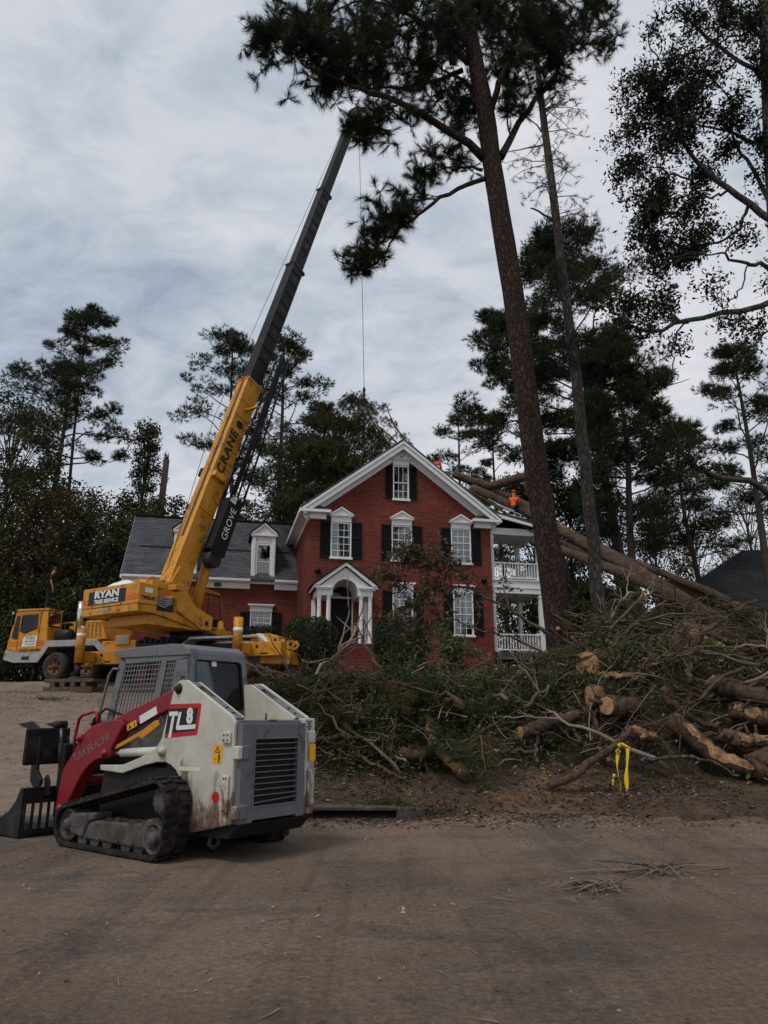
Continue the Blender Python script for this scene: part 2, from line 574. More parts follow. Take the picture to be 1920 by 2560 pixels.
def road_mat():
    """old asphalt under a film of tracked reddish mud: blotches, diagonal drag marks, grit"""
    m, t, b, N_, L_ = nodes('muddy_asphalt')
    tc = N_('ShaderNodeTexCoord')
    big = noise_node(t, 0.8, 10, 0.7, 0.6)
    mp = N_('ShaderNodeMapping'); mp.inputs['Rotation'].default_value = (0, 0, 0.9); mp.inputs['Scale'].default_value = (0.5, 1.6, 1)
    L_(tc.outputs['Object'], mp.inputs[0])
    st = noise_node(t, 1.1, 9, 0.68, 0.7, vec=mp.outputs[0])
    mid = noise_node(t, 4.5, 9, 0.72, 0.6)
    fine = noise_node(t, 24, 10, 0.85)
    grit = N_('ShaderNodeTexVoronoi'); grit.inputs['Scale'].default_value = 48
    L_(tc.outputs['Object'], grit.inputs['Vector'])
    asph = ramp_node(t, [(0.30, (0.042, 0.034, 0.029)), (0.50, (0.110, 0.087, 0.071)), (0.70, (0.24, 0.195, 0.16))])
    L_(fine.outputs['Fac'], asph.inputs[0])
    mud = ramp_node(t, [(0.30, (0.068, 0.047, 0.036)), (0.50, (0.165, 0.120, 0.088)), (0.70, (0.31, 0.235, 0.178))])
    L_(fine.outputs['Fac'], mud.inputs[0])
    s1 = N_('ShaderNodeMath'); s1.operation = 'MULTIPLY_ADD'; s1.inputs[1].default_value = 0.55
    L_(st.outputs['Fac'], s1.inputs[0]); L_(big.outputs['Fac'], s1.inputs[2])
    s2 = N_('ShaderNodeMath'); s2.operation = 'MULTIPLY_ADD'; s2.inputs[1].default_value = 0.45
    L_(mid.outputs['Fac'], s2.inputs[0]); L_(s1.outputs[0], s2.inputs[2])
    f = ramp_node(t, [(0.91, (0, 0, 0)), (1.10, (1, 1, 1))])
    L_(s2.outputs[0], f.inputs[0])
    c = mixc(t, f.outputs[0], asph.outputs[0], mud.outputs[0])
    cl = noise_node(t, 0.6, 10, 0.72, 1.0)      # reddish clay smears
    cf = ramp_node(t, [(0.52, (0, 0, 0)), (0.72, (0.6, 0.6, 0.6))])
    L_(cl.outputs['Fac'], cf.inputs[0])
    c = mixc(t, cf.outputs[0], c, (0.175, 0.108, 0.074))
    gs = N_('ShaderNodeSeparateColor'); L_(grit.outputs['Color'], gs.inputs[0])
    for ch, lo, colr, amt in (('Red', 0.72, (0.30, 0.255, 0.21), 0.42), ('Green', 0.70, (0.035, 0.028, 0.023), 0.42)):   # pale and dark stones
        gf = ramp_node(t, [(0.16, (amt, amt, amt)), (0.36, (0, 0, 0))]); L_(grit.outputs['Distance'], gf.inputs[0])
        gt = N_('ShaderNodeMath'); gt.operation = 'GREATER_THAN'; gt.inputs[1].default_value = lo; L_(gs.outputs[ch], gt.inputs[0])
        gm = N_('ShaderNodeMath'); gm.operation = 'MULTIPLY'; L_(gf.outputs[0], gm.inputs[0]); L_(gt.outputs[0], gm.inputs[1])
        c = mixc(t, gm.outputs[0], c, colr)
    # worn and damp patches, several metres across, and long tyre drags
    wn = noise_node(t, 0.23, 6, 0.6, 1.4)
    mp3 = N_('ShaderNodeMapping'); mp3.inputs['Rotation'].default_value = (0, 0, 1.05); mp3.inputs['Scale'].default_value = (2.4, 0.16, 1)
    L_(tc.outputs['Object'], mp3.inputs[0])
    dn = noise_node(t, 1.5, 5, 0.6, 0.5, vec=mp3.outputs[0])
    wr = ramp_node(t, [(0.36, (0.74, 0.73, 0.72)), (0.50, (1.0, 1.0, 1.0)), (0.64, (1.28, 1.24, 1.18))]); L_(wn.outputs['Fac'], wr.inputs[0])
    dr = ramp_node(t, [(0.36, (0.80, 0.79, 0.78)), (0.48, (1.0, 1.0, 1.0))]); L_(dn.outputs['Fac'], dr.inputs[0])
    for q in (wr, dr):
        mu = N_('ShaderNodeMix'); mu.data_type = 'RGBA'; mu.blend_type = 'MULTIPLY'; mu.inputs[0].default_value = 1
        L_(c, mu.inputs[6]); L_(q.outputs[0], mu.inputs[7]); c = mu.outputs[2]
    L_(c, b.inputs['Base Color'])
    rr = ramp_node(t, [(0.3, (0.68, 0.68, 0.68)), (0.6, (0.95, 0.95, 0.95))])
    L_(big.outputs['Fac'], rr.inputs[0]); L_(rr.outputs[0], b.inputs['Roughness'])
    b.inputs['Specular IOR Level'].default_value = 0.25
    h1 = N_('ShaderNodeMath'); h1.operation = 'MULTIPLY_ADD'; h1.inputs[1].default_value = 0.5
    L_(fine.outputs['Fac'], h1.inputs[0]); L_(s2.outputs[0], h1.inputs[2])
    bump(t, b, h1.outputs[0], 1.0, 0.045)
    return m


def soil_mat(name, stops, scale=3.0, bmp=0.9):
    m, t, b, N_, L_ = nodes(name)
    n = noise_node(t, scale, 12, 0.72, 0.5)
    f = noise_node(t, scale * 9, 6, 0.7)
    ad = N_('ShaderNodeMath'); ad.operation = 'MULTIPLY_ADD'; ad.inputs[1].default_value = 0.5
    L_(f.outputs['Fac'], ad.inputs[0]); L_(n.outputs['Fac'], ad.inputs[2])
    r = ramp_node(t, stops)
    L_(ad.outputs[0], r.inputs[0]); L_(r.outputs[0], b.inputs['Base Color'])
    b.inputs['Roughness'].default_value = 0.95; b.inputs['Specular IOR Level'].default_value = 0.2
    bump(t, b, ad.outputs[0], bmp, 0.06)
    return m


M = {}
M['brick'] = brick_mat()
M['shingle'] = shingle_mat('grey_shingles', (0.098, 0.105, 0.116), (0.058, 0.063, 0.072))
M['dark_shingle'] = shingle_mat('charcoal_shingles', (0.030, 0.031, 0.034), (0.017, 0.018, 0.020))
M['white'] = plain('white_paint', (0.74, 0.74, 0.73), 0.5, 0, 0.06, 5, dirt=(0.45, 0.45, 0.42), dirt_amt=0.1)
M['shutter'] = plain('black_shutter_paint', (0.007, 0.008, 0.009), 0.7, 0, 0.2, spec=0.15)
M['door'] = plain('black_door_paint', (0.007, 0.006, 0.006), 0.6, 0, 0.2, spec=0.2)
M['glass'] = glass_mat('window_glass')
M['dark_glass'] = glass_mat('tinted_glass', (0.22, 0.24, 0.24), 0.0)
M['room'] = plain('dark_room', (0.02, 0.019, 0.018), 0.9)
M['blind'] = plain('window_blind', (0.62, 0.62, 0.60), 0.6, 0, 0.05)
M['lamp_black'] = plain('black_metal', (0.015, 0.015, 0.016), 0.45, 0.3)
M['road'] = road_mat()
M['soil'] = bank_soil()
M['_clay'] = soil_mat('raw_clay', [(0.35, (0.12, 0.066, 0.034)), (0.7, (0.23, 0.135, 0.072)), (0.95, (0.32, 0.20, 0.115))], 2.0)
M['drive'] = soil_mat('dirt_drive', [(0.35, (0.085, 0.062, 0.048)), (0.7, (0.165, 0.125, 0.098)), (0.95, (0.24, 0.19, 0.15))], 1.6, 0.6)
M['kerb'] = plain('dirty_concrete', (0.075, 0.066, 0.058), 0.9, 0, 0.4, 8, 0.4, dirt=(0.05, 0.04, 0.032), dirt_amt=0.5)
M['pine_bark'] = bark('pine_bark', (0.010, 0.007, 0.005), (0.033, 0.020, 0.015), (0.095, 0.062, 0.049), 12.0, 1.0, 0.04)
M['grey_bark'] = bark('grey_bark', (0.020, 0.017, 0.014), (0.075, 0.064, 0.054), (0.15, 0.132, 0.115), 9.0, 0.8, 0.04)
M['log_bark'] = rough_bark('log_bark', (0.020, 0.014, 0.010), (0.085, 0.057, 0.040), (0.19, 0.14, 0.105))
M['tan_bark'] = rough_bark('tan_bark', (0.015, 0.011, 0.009), (0.082, 0.058, 0.043), (0.23, 0.175, 0.135), 10)
M['far_bark'] = plain('far_bark', (0.055, 0.043, 0.035), 0.95, 0, 0.4, 5, 0.5)
M['wood'] = plain('torn_pale_wood', (0.33, 0.195, 0.095), 0.9, 0, 0.45, 18, 0.8, dirt=(0.11, 0.058, 0.030), dirt_amt=0.55, dirt_scale=6)
M['twig'] = plain('twig_bark', (0.10, 0.07, 0.05), 0.95, 0, 0.5, 4, 0.3)
M['grey_twig'] = plain('grey_twig', (0.21, 0.165, 0.13), 0.95, 0, 0.4, 4, 0.3)
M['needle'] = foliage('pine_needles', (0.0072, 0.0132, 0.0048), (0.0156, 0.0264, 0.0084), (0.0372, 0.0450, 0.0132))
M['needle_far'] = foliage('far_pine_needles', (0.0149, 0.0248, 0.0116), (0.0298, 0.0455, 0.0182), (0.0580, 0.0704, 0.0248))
M['needle_dying'] = foliage('dying_pine_needles', (0.020, 0.025, 0.009), (0.052, 0.055, 0.018), (0.135, 0.085, 0.028))
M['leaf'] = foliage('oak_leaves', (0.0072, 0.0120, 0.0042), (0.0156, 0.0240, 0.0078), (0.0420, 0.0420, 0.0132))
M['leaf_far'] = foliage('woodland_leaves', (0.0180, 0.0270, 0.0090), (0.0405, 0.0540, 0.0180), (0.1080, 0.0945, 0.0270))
M['leaf_brown'] = foliage('autumn_leaves', (0.0263, 0.0195, 0.0090), (0.0562, 0.0413, 0.0165), (0.1200, 0.0638, 0.0225))
M['leaf_wilt'] = foliage('wilted_leaves', (0.05, 0.038, 0.022), (0.10, 0.082, 0.050), (0.20, 0.155, 0.10))
M['leaf_fresh'] = foliage('fresh_green_leaves', (0.022, 0.042, 0.012), (0.065, 0.100, 0.030), (0.19, 0.22, 0.085))
M['box_leaf'] = foliage('clipped_shrub_leaves', (0.0120, 0.0240, 0.0096), (0.0288, 0.0504, 0.0192), (0.0900, 0.1200, 0.0600), 0.35, 0.15)
M['leaf_heap'] = foliage('torn_green_leaves', (0.016, 0.026, 0.009), (0.045, 0.062, 0.022), (0.115, 0.130, 0.055))
M['litter'] = foliage('dead_leaf_litter', (0.045, 0.030, 0.020), (0.14, 0.095, 0.062), (0.36, 0.29, 0.21), 0.9, 0.05)
# ------------------------------------------------------------------ terrain
def kerb_y(x):
    return 10.62 - 0.10 * np.clip(np.asarray(x, float) - 0.5, 0, 8)


def ground_z(x, y):
    x = np.asarray(x, float); y = np.asarray(y, float)
    s = y - kerb_y(x)
    zb = np.interp(s, [-99, 0.02, 0.18, 1.5, 6, 14, 19, 40, 250], [0, 0, 0.12, 0.5, 1.9, 2.75, 3.2, 3.7, 7])
    zd = np.interp(y, [-99, 9.5, 12, 26, 27.1, 28, 32, 60, 250], [0, 0, 0.22, 2.12, 2.26, 2.62, 2.75, 3.4, 7])
    t = np.clip((x + 4.2) / 2.2, 0, 1); t = t * t * (3 - 2 * t)
    z = zd * (1 - t) + zb * t
    rough = np.clip(s / 1.0, 0, 1)
    z = z + rough * ((fbm(x * 0.9, y * 0.9) - 0.47) * 0.22 * (0.25 + 0.75 * t) + (fbm(x * 3.1 + 9, y * 3.1) - 0.47) * 0.07)
    # mud pushed over the kerb right of the drain
    z = z + np.clip((x - 0.3) / 0.8, 0, 1) * np.exp(-((s - 0.15) / 0.55) ** 2) * (0.10 + 0.16 * (fbm(x * 1.3, y * 1.7) - 0.4))
    # leaf-littered mound at the left edge of the drive
    z = z + 0.55 * np.exp(-(((x + 12.0) / 2.6) ** 2 + ((y - 20.5) / 4.0) ** 2))
    z = z + (fbm(x * 1.7 + 3, y * 1.7) - 0.47) * 0.02
    return z


def gz(x, y):
    return float(ground_z(x, y))


XS = np.concatenate([np.linspace(-160, -22, 18), np.linspace(-20, 16, 181), np.linspace(18, 160, 18)])
YS = np.concatenate([np.linspace(-20, 0, 11), np.linspace(0.4, 34, 169), np.linspace(36, 70, 18), np.linspace(80, 260, 10)])
GX, GY = np.meshgrid(XS, YS)
GZ_ = ground_z(GX, GY)
nx, ny = len(XS), len(YS)
II = np.arange(nx * ny).reshape(ny, nx)
quads = np.stack([II[:-1, :-1], II[:-1, 1:], II[1:, 1:], II[1:, :-1]], -1).reshape(-1, 4)
CX = GX.ravel()[quads].mean(1); CY = GY.ravel()[quads].mean(1)
V0 = np.stack([GX.ravel(), GY.ravel(), GZ_.ravel()], 1)


def sheet(name, mask, dz, mat):
    q = quads[mask]
    used, inv = np.unique(q.ravel(), return_inverse=True)
    v = V0[used].copy(); v[:, 2] += dz
    o = np_mesh(name, v, inv.reshape(-1, 4), mat, smooth=True)
    o['kind'] = 'structure'
    return o


sheet('ground', np.ones(len(quads), bool), 0.0, M['soil'])
on_road = (CY < kerb_y(CX) - 0.12 + np.where(CX > 0.4, (fbm(CX * 1.4, CY * 0.2) - 0.55) * 0.5, 0)) & (np.abs(CX) < 70)
sheet('road', on_road, 0.006, M['road'])
edge = (fbm(CX * 0.6 + 40, CY * 0.6) - 0.47) * 1.6
drv = (~on_road) & (CX < -3.4 + edge) & (CX > np.interp(CY, [10, 14, 20, 27], [-16, -11.5, -10.6, -17]) + edge) & (CY < 31.5) & (CY > 9)
sheet('driveway', drv, 0.006, M['drive'])

# kerb with the storm drain left of the muddy stretch
kb = MB()
for i in range(10):
    x0 = -3.2 + i * 0.42; x1 = x0 + 0.41
    y0 = float(kerb_y(x0))
    if 1.9 < i - 0.0 < 7.1:       # drain: slab on top, dark slot under it
        kb.box(x0, x1 + 0.012, y0 - 0.05, y0 + 0.42, 0.115, 0.165)
    else:
        kb.box(x0, x1, y0 - 0.02, y0 + 0.16, -0.05, 0.15)
tag(kb.build('kerb', M['kerb'], None, 0.012), kind='structure')
ds = MB().box(-2.36, 0.16, 10.86, 11.02, -0.25, 0.112)
tag(ds.build('drain_slot', M['lamp_black']), 'dark slot of the storm drain under the kerb slab', 'drain')
# ------------------------------------------------------------------ brick house
HO = Vector((-3.11, 29.38, 0)); HR = math.radians(12.5)
house = empty('brick_house', HO, HR, 'red brick two storey house with white gable trim and black shutters', 'house')
HW, HD = 7.94, 9.5
PK = 3.97


def gable_top(x):
    return 9.62 + (12.92 - 9.62) * (1 - abs(x - PK) / 4.36)


def wall_pieces(mb, x0, x1, z0, top, holes, y0, y1, breaks=()):
    """front wall in columns; top(x) gives its height; holes = (xa, xb, za, zb)"""
    xs = sorted(set([x0, x1, *breaks] + [h[0] for h in holes] + [h[1] for h in holes]))
    for a, b in zip(xs[:-1], xs[1:]):
        hs = sorted([h for h in holes if h[0] <= a + 1e-6 and h[1] >= b - 1e-6], key=lambda h: h[2])
        z = z0
        for h in hs:
            if h[2] > z + 1e-4: mb.prism([(a, z), (b, z), (b, h[2]), (a, h[2])], y0, y1)
            z = h[3]
        mb.prism([(a, z), (b, z), (b, top(b)), (a, top(a))], y0, y1)


UP = (7.70, 9.22); LO = (4.64, 6.42)
upw = [(0.92, 1.79), (3.51, 4.40), (6.13, 7.03)]
loww = [(3.54, 4.42), (6.16, 7.04)]
holes = [(a, b, *UP) for a, b in upw] + [(a, b, *LO) for a, b in loww] + [(3.58, 4.29, 10.38, 11.92), (0.93, 1.90, 4.06, 6.55)]
fw = MB()
wall_pieces(fw, 0, HW, 2.6, lambda x: min(gable_top(x) - 0.42, 99) if True else 0, holes, 0, 0.28, breaks=(PK,))
fw.build('front_wall', M['brick'], house, uv=True)
MB().box(0.0, 0.28, 0.283, HD, 2.6, 9.5).build('side_wall', M['brick'], house, uv=True)
MB().box(HW - 0.28, HW, 0.283, HD, 2.6, 9.5).build('side_wall', M['brick'], house, uv=True)
MB().box(0.283, HW - 0.283, HD - 0.28, HD - 0.003, 2.6, 9.5).build('back_wall', M['brick'], house, uv=True)
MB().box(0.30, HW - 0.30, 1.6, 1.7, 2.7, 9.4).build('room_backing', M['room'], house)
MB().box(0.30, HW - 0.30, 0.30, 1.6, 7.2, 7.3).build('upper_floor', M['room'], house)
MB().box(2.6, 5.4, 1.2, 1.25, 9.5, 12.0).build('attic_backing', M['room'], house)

pane_cache = {}


def pane_mesh(w_, h_, mat):
    k = (round(w_, 3), round(h_, 3), mat.name)
    if k not in pane_cache:
        mb = MB().box(-w_ / 2, w_ / 2, -0.003, 0.003, -h_ / 2, h_ / 2)
        me = bpy.data.meshes.new('pane'); me.from_pydata(mb.v, [], mb.f); me.materials.append(mat); me.update()
        pane_cache[k] = me
    return pane_cache[k]


def sash_window(parent, x0, x1, z0, z1, y, cols, rows, split, glass, blind=False, sill=True, name='window'):
    """frame + two sashes + muntins; each pane its own sub-part. y = outer wall face"""
    f = MB(); t = 0.055
    ya, yb = y - 0.03, y + 0.10
    f.box(x0, x0 + t, ya, yb, z0, z1); f.box(x1 - t, x1, ya, yb, z0, z1)
    f.box(x0 + t, x1 - t, ya, yb, z1 - t, z1); f.box(x0 + t, x1 - t, ya, yb, z0, z0 + t)
    zs = z1 - t - (z1 - z0 - 2 * t) * split
    f.box(x0 + t, x1 - t, y + 0.005, y + 0.075, zs - 0.022, zs + 0.022)
    if sill: f.box(x0 - 0.05, x1 + 0.05, y - 0.075, y - 0.032, z0 - 0.06, z0 + 0.03)
    w = f.build(name, M['white'], parent, 0.006)
    mu = MB()
    gw = (x1 - x0 - 2 * t) / cols
    parts = [(zs + 0.022, z1 - t, rows[0], 0.02), (z0 + t, zs - 0.022, rows[1], 0.055)]
    for za, zb, r, yo in parts:
        gh = (zb - za) / r
        for c in range(1, cols): mu.box(x0 + t + gw * c - 0.011, x0 + t + gw * c + 0.011, y + yo - 0.012, y + yo + 0.012, za, zb)
        for q in range(1, r): mu.box(x0 + t, x1 - t, y + yo - 0.010, y + yo + 0.010, za + gh * q - 0.011, za + gh * q + 0.011)
        for c in range(cols):
            for q in range(r):
                p = link('pane', pane_mesh(gw - 0.022, gh - 0.022, glass), w)
                p.location = (x0 + t + gw * (c + 0.5), y + yo + 0.002, za + gh * (q + 0.5))
    if mu.v: mu.build('muntins', M['white'], w)
    if blind:
        bl = MB(); zb = z0 + (z1 - z0) * blind
        z = z1 - 0.08
        while z > zb:
            bl.box(x0 + 0.06, x1 - 0.06, y + 0.16, y + 0.185, z - 0.018, z); z -= 0.03
        bl.build('blind', M['blind'], w)
    return w


def shutter(parent, x0, x1, z0, z1, y):
    s = MB(); t = 0.05; yo, yi = y - 0.05, y - 0.004
    s.box(x0, x0 + t, yo, yi, z0, z1); s.box(x1 - t, x1, yo, yi, z0, z1)
    zm = (z0 + z1) / 2 + 0.1
    for a, b in ((z0, z0 + 0.09), (zm - 0.04, zm + 0.04), (z1 - 0.08, z1)): s.box(x0 + t, x1 - t, yo + 0.004, yi, a, b)
    o = s.build('shutter', M['shutter'], parent, 0.004)
    l = MB(); z = z0 + 0.1
    while z < z1 - 0.09:
        if abs(z - zm) > 0.05:
            l.prism([(yo + 0.012, z), (yo + 0.022, z), (yi - 0.004, z + 0.038), (yi - 0.014, z + 0.038)], x0 + t, x1 - t, 'yz')
        z += 0.042
    l.build('louvres', M['shutter'], o)
    return o


def hood(parent, x0, x1, z, y, peak=True, bed=0.30):
    """white window head: flat frieze, cornice, small pediment"""
    h = MB()
    h.box(x0 + 0.03, x1 - 0.03, y - 0.06, y - 0.003, z, z + bed * 0.62)
    h.box(x0 - 0.01, x1 + 0.01, y - 0.10, y - 0.003, z + bed * 0.62 + 0.002, z + bed * 0.80)
    h.box(x0 - 0.06, x1 + 0.06, y - 0.15, y - 0.003, z + bed * 0.80 + 0.002, z + bed)
    o = h.build('window_head', M['white'], parent, 0.008)
    if peak:
        xm = (x0 + x1) / 2
        p = MB().prism([(x0 - 0.06, z + bed + 0.002), (x1 + 0.06, z + bed + 0.002), (xm, z + bed + 0.29)], y - 0.10, y - 0.003)
        a = (x0 - 0.08, z + bed + 0.004); b = (xm, z + bed + 0.33); c = (x1 + 0.08, z + bed + 0.004)
        p.prism([a, (a[0] + 0.13, a[1]), (b[0], b[1] - 0.075), (c[0] - 0.13, c[1]), c, b], y - 0.17, y - 0.101)
        p.build('small_pediment', M['white'], o, 0.006)
    return o


for i, (a, b) in enumerate(upw):
    sash_window(house, a, b, *UP, 0, 3, (2, 3), 0.4, M['glass'], blind=0.02)
    hood(house, a - 0.02, b + 0.02, UP[1] + 0.01, 0)
    shutter(house, a - 0.44, a - 0.02, UP[0] - 0.02, UP[1] + 0.02, 0)
    shutter(house, b + 0.02, b + 0.44, UP[0] - 0.02, UP[1] + 0.02, 0)
for i, (a, b) in enumerate(loww):
    sash_window(house, a, b, *LO, 0, 3, (3, 3), 0.5, M['glass'], blind=False)
    hood(house, a - 0.04, b + 0.04, LO[1] + 0.01, 0, False, 0.34)
    shutter(house, a - 0.42, a - 0.02, LO[0] + 0.05, LO[1] - 0.02, 0)
    shutter(house, b + 0.02, b + 0.42, LO[0] + 0.05, LO[1] - 0.02, 0)
# curtain behind the lower right window
cu = MB()
for k in range(9): cu.cyl((6.72 + k * 0.03, 0.22 + 0.012 * (k % 2), 5.55 - 0.03 * k), (6.72 + k * 0.03, 0.22 + 0.012 * (k % 2), 6.4), 0.017, n=6)
cu.build('curtain', M['blind'], house)
sash_window(house, 3.58, 4.29, 10.38, 11.92, 0, 3, (1, 2), 0.5, M['glass'])
hood(house, 3.54, 4.33, 11.93, 0, False, 0.32)
shutter(house, 3.24, 3.55, 10.38, 11.94, 0); shutter(house, 4.32, 4.63, 10.38, 11.94, 0)

# roof: two slopes, rake boards, soffits, eave returns
RZ0, RZ1 = 9.62, 12.92; XL, XR = -0.39, 8.33
th = 0.14
for sx, xe in ((-1, XL), (1, XR)):
    e = (xe, RZ0); p = (PK, RZ1)
    r = MB().prism([(e[0], e[1] + 0.01), (p[0], p[1] + 0.01), (p[0], p[1] + th), (e[0] - 0.0, e[1] + th - 0.02)] if sx < 0 else
                   [(p[0], p[1] + 0.01), (e[0], e[1] + 0.01), (e[0], e[1] + th - 0.02), (p[0], p[1] + th)], -0.40, HD + 0.4)
    r.build('roof_slope', M['shingle'], house, uv=True)
    dx, dz = (p[0] - e[0]), (p[1] - e[1]); l = math.hypot(dx, dz); nxn, nzn = (dz / l, -dx / l) if sx < 0 else (-dz / l, dx / l)
    def off(q, d): return (q[0] + nxn * d, q[1] + nzn * d)
    mid = lambda k: (PK, RZ1 - k / abs(dx / l))
    # rake crown (outer), rake board and soffit under the overhang
    MB().prism([e, p, mid(0.10), off(e, 0.10)], -0.46, -0.33).build('rake_crown', M['white'], house, 0.01)
    MB().prism([off(e, 0.102), mid(0.102), mid(0.28), off(e, 0.28)], -0.41, -0.345).build('rake_board', M['white'], house, 0.006)
    MB().prism([off(e, 0.14), mid(0.14), mid(0.18), off(e, 0.18)], -0.343, -0.003).build('rake_soffit', M['white'], house)
    MB().prism([off(e, 0.182), mid(0.182), mid(0.44), off(e, 0.44)], -0.06, -0.003).build('rake_frieze', M['white'], house)
    # eave return at the foot of the gable
    if sx < 0: xa, xb = XL, 0.86
    else: xa, xb = 7.02, XR
    MB().box(xa, xb, -0.46, -0.003, 9.50, 9.62).build('eave_return', M['white'], house, 0.012)
    MB().box((0.02 if sx < 0 else xa + 0.16), (xb - 0.16 if sx < 0 else HW - 0.02), -0.20, -0.004, 9.28, 9.498).build('return_frieze', M['white'], house, 0.01)
    xm0, xm1 = (xa + 0.02, xb - 0.02)
    rr = MB().add([(xm0, -0.44, 9.622), (xm1, -0.44, 9.622), (xm1, -0.005, 9.622), (xm0, -0.005, 9.622),
                   ((xm0 if sx < 0 else xm0 + 0.35), -0.005, 9.90), ((xm1 - 0.35 if sx < 0 else xm1), -0.005, 9.90)],
                  [(0, 1, 5, 4), (1, 2, 5), (0, 4, 3), (3, 4, 5, 2), (0, 3, 2, 1)])
    rr.build('return_roof', M['shingle'], house, uv=True)
    # long eave down the side
    if sx < 0:
        MB().box(XL, 0.0, -0.003, HD + 0.4, 9.50, 9.615).build('eave_soffit', M['white'], house)
        MB().box(XL - 0.05, XL - 0.002, -0.40, HD + 0.4, 9.47, 9.66).build('gutter', M['white'], house, 0.02)
        MB().box(-0.05, -0.003, 0.0, HD, 9.24, 9.498).build('side_frieze', M['white'], house)

# wall lamps
for lx, lz in ((0.40, 7.12), (7.55, 7.0)):
    MB().lathe([(0.02, 0), (0.11, -0.02), (0.13, -0.10), (0.09, -0.19), (0.0, -0.21)], (lx, -0.003, lz), 'y', 12).build('wall_lamp', M['lamp_black'], house)

# portico -------------------------------------------------------------
PY0 = -1.45
po = MB()
xl, xr = 0.24, 2.42; zc = 5.90; ze = 6.20
arch = [(1.33 + 0.50 * math.cos(t), 6.03 + 0.52 * math.sin(t)) for t in [math.pi * k / 14 for k in range(15)]]
poly = [(xl, zc), (0.83, zc)] + list(reversed(arch)) + [(1.83, zc), (xr, zc), (xr, ze), (1.33, 7.02), (xl, ze)]
po.prism(poly, PY0, PY0 + 0.20)
po.build('portico_front', M['white'], house, 0.008)
for a, b in ((0.12, 0.80), (1.86, 2.56)):
    MB().box(a, b, PY0 - 0.12, PY0 - 0.002, 6.18, 6.27).box(a + 0.05, b - (0.03 if a < 1 else 0.05), PY0 - 0.07, PY0 - 0.003, 6.12, 6.179).build('portico_cornice', M['white'], house, 0.006)
for sx in (-1, 1):
    e = (0.08, 6.272) if sx < 0 else (2.60, 6.272); p = (1.335, 7.21)
    MB().prism([e, (e[0] - sx * 0.20, e[1]), (p[0], p[1] - 0.14), p], PY0 - 0.16, PY0 - 0.002).build('portico_rake', M['white'], house, 0.008)
    MB().prism([(e[0] + sx * 0.05, e[1] + 0.004), (p[0], p[1] + 0.003), (p[0], p[1] + 0.075), (e[0] + sx * 0.07, e[1] + 0.04)], PY0 - 0.20, -0.003).build('portico_roof', M['dark_shingle'], house, uv=True)
    # side beam and barrel lining
    xa = xl if sx < 0 else 1.84
    MB().box(xa, xa + 0.58, PY0 + 0.202, -0.003, zc, zc + 0.30).build('portico_beam', M['white'], house)
    MB().box(0.08 if sx < 0 else 2.56, 0.12 if sx < 0 else 2.60, PY0 - 0.12, -0.004, 6.17, 6.27).build('side_cornice', M['white'], house)
bv = MB()
for k in range(14):
    a, b = arch[k], arch[k + 1]
    bv.add([(a[0], PY0 + 0.2, a[1]), (b[0], PY0 + 0.2, b[1]), (b[0], -0.003, b[1]), (a[0], -0.003, a[1])], [(0, 1, 2, 3)], True)
bv.build('barrel_vault', M['white'], house)
colprof = [(0.115, 4.06), (0.115, 4.12), (0.10, 4.14), (0.105, 4.18), (0.088, 4.20), (0.086, 4.9), (0.074, 5.74), (0.074, 5.76), (0.084, 5.78), (0.078, 5.81), (0.10, 5.84), (0.10, 5.898)]
for cx, cy in ((0.33, PY0 + 0.11), (0.69, PY0 + 0.11), (1.97, PY0 + 0.11), (2.33, PY0 + 0.11)):
    MB().lathe(colprof, (cx, cy, 0), 'z', 18).build('column', M['white'], house)
for cx in (0.27, 2.39):
    MB().box(cx - 0.08, cx + 0.08, -0.12, -0.003, 4.07, 5.898).build('pilaster', M['white'], house, 0.006)
# door, surround, fanlight
dr = MB().box(0.98, 1.85, 0.10, 0.15, 4.07, 6.02)
d_ = dr.build('front_door', M['door'], house)
for px in (1.06, 1.45):
    for pz0, pz1 in ((4.2, 4.75), (4.85, 5.4), (5.5, 5.92)):
        MB().box(px, px + 0.32, 0.085, 0.099, pz0, pz1).build('door_panel', M['door'], d_, 0.02)
MB().cyl((1.05, 0.04, 4.95), (1.05, 0.10, 4.95), 0.03, n=10).build('door_knob', M['lamp_black'], d_)
ds_ = MB()
ds_.box(0.935, 0.985, 0.0, 0.15, 4.06, 6.10); ds_.box(1.846, 1.895, 0.0, 0.15, 4.06, 6.10); ds_.box(0.986, 1.845, 0.0, 0.15, 6.025, 6.10)
ds_.build('door_frame', M['white'], house)
fl = MB()
pts = [(1.415 + 0.43 * math.cos(t), 6.102 + 0.42 * math.sin(t)) for t in [math.pi * k / 12 for k in range(13)]]
fl.prism(pts, 0.09, 0.10)
fo = fl.build('fanlight', M['dark_glass'], house)
fr_ = MB()
for k in range(1, 5):
    t = math.pi * k / 5
    fr_.bar((1.415 + 0.10 * math.cos(t), 0.08, 6.10 + 0.10 * math.sin(t)), (1.415 + 0.42 * math.cos(t), 0.08, 6.10 + 0.41 * math.sin(t)), 0.014, 0.014, (0, 1, 0))
fr_.build('fanlight_bars', M['lamp_black'], fo)
ring = MB()
outer = [(1.415 + 0.49 * math.cos(t), 6.10 + 0.48 * math.sin(t)) for t in [math.pi * k / 14 for k in range(15)]]
inner = [(1.415 + 0.43 * math.cos(t), 6.10 + 0.42 * math.sin(t)) for t in [math.pi * k / 14 for k in range(15)]]
ring.prism(outer + inner[::-1], 0.0, 0.12)
ring.build('fanlight_arch', M['white'], house)
MB().box(1.93, 1.99, -0.03, -0.003, 4.55, 4.95).build('hanging_notice', M['white'], house)
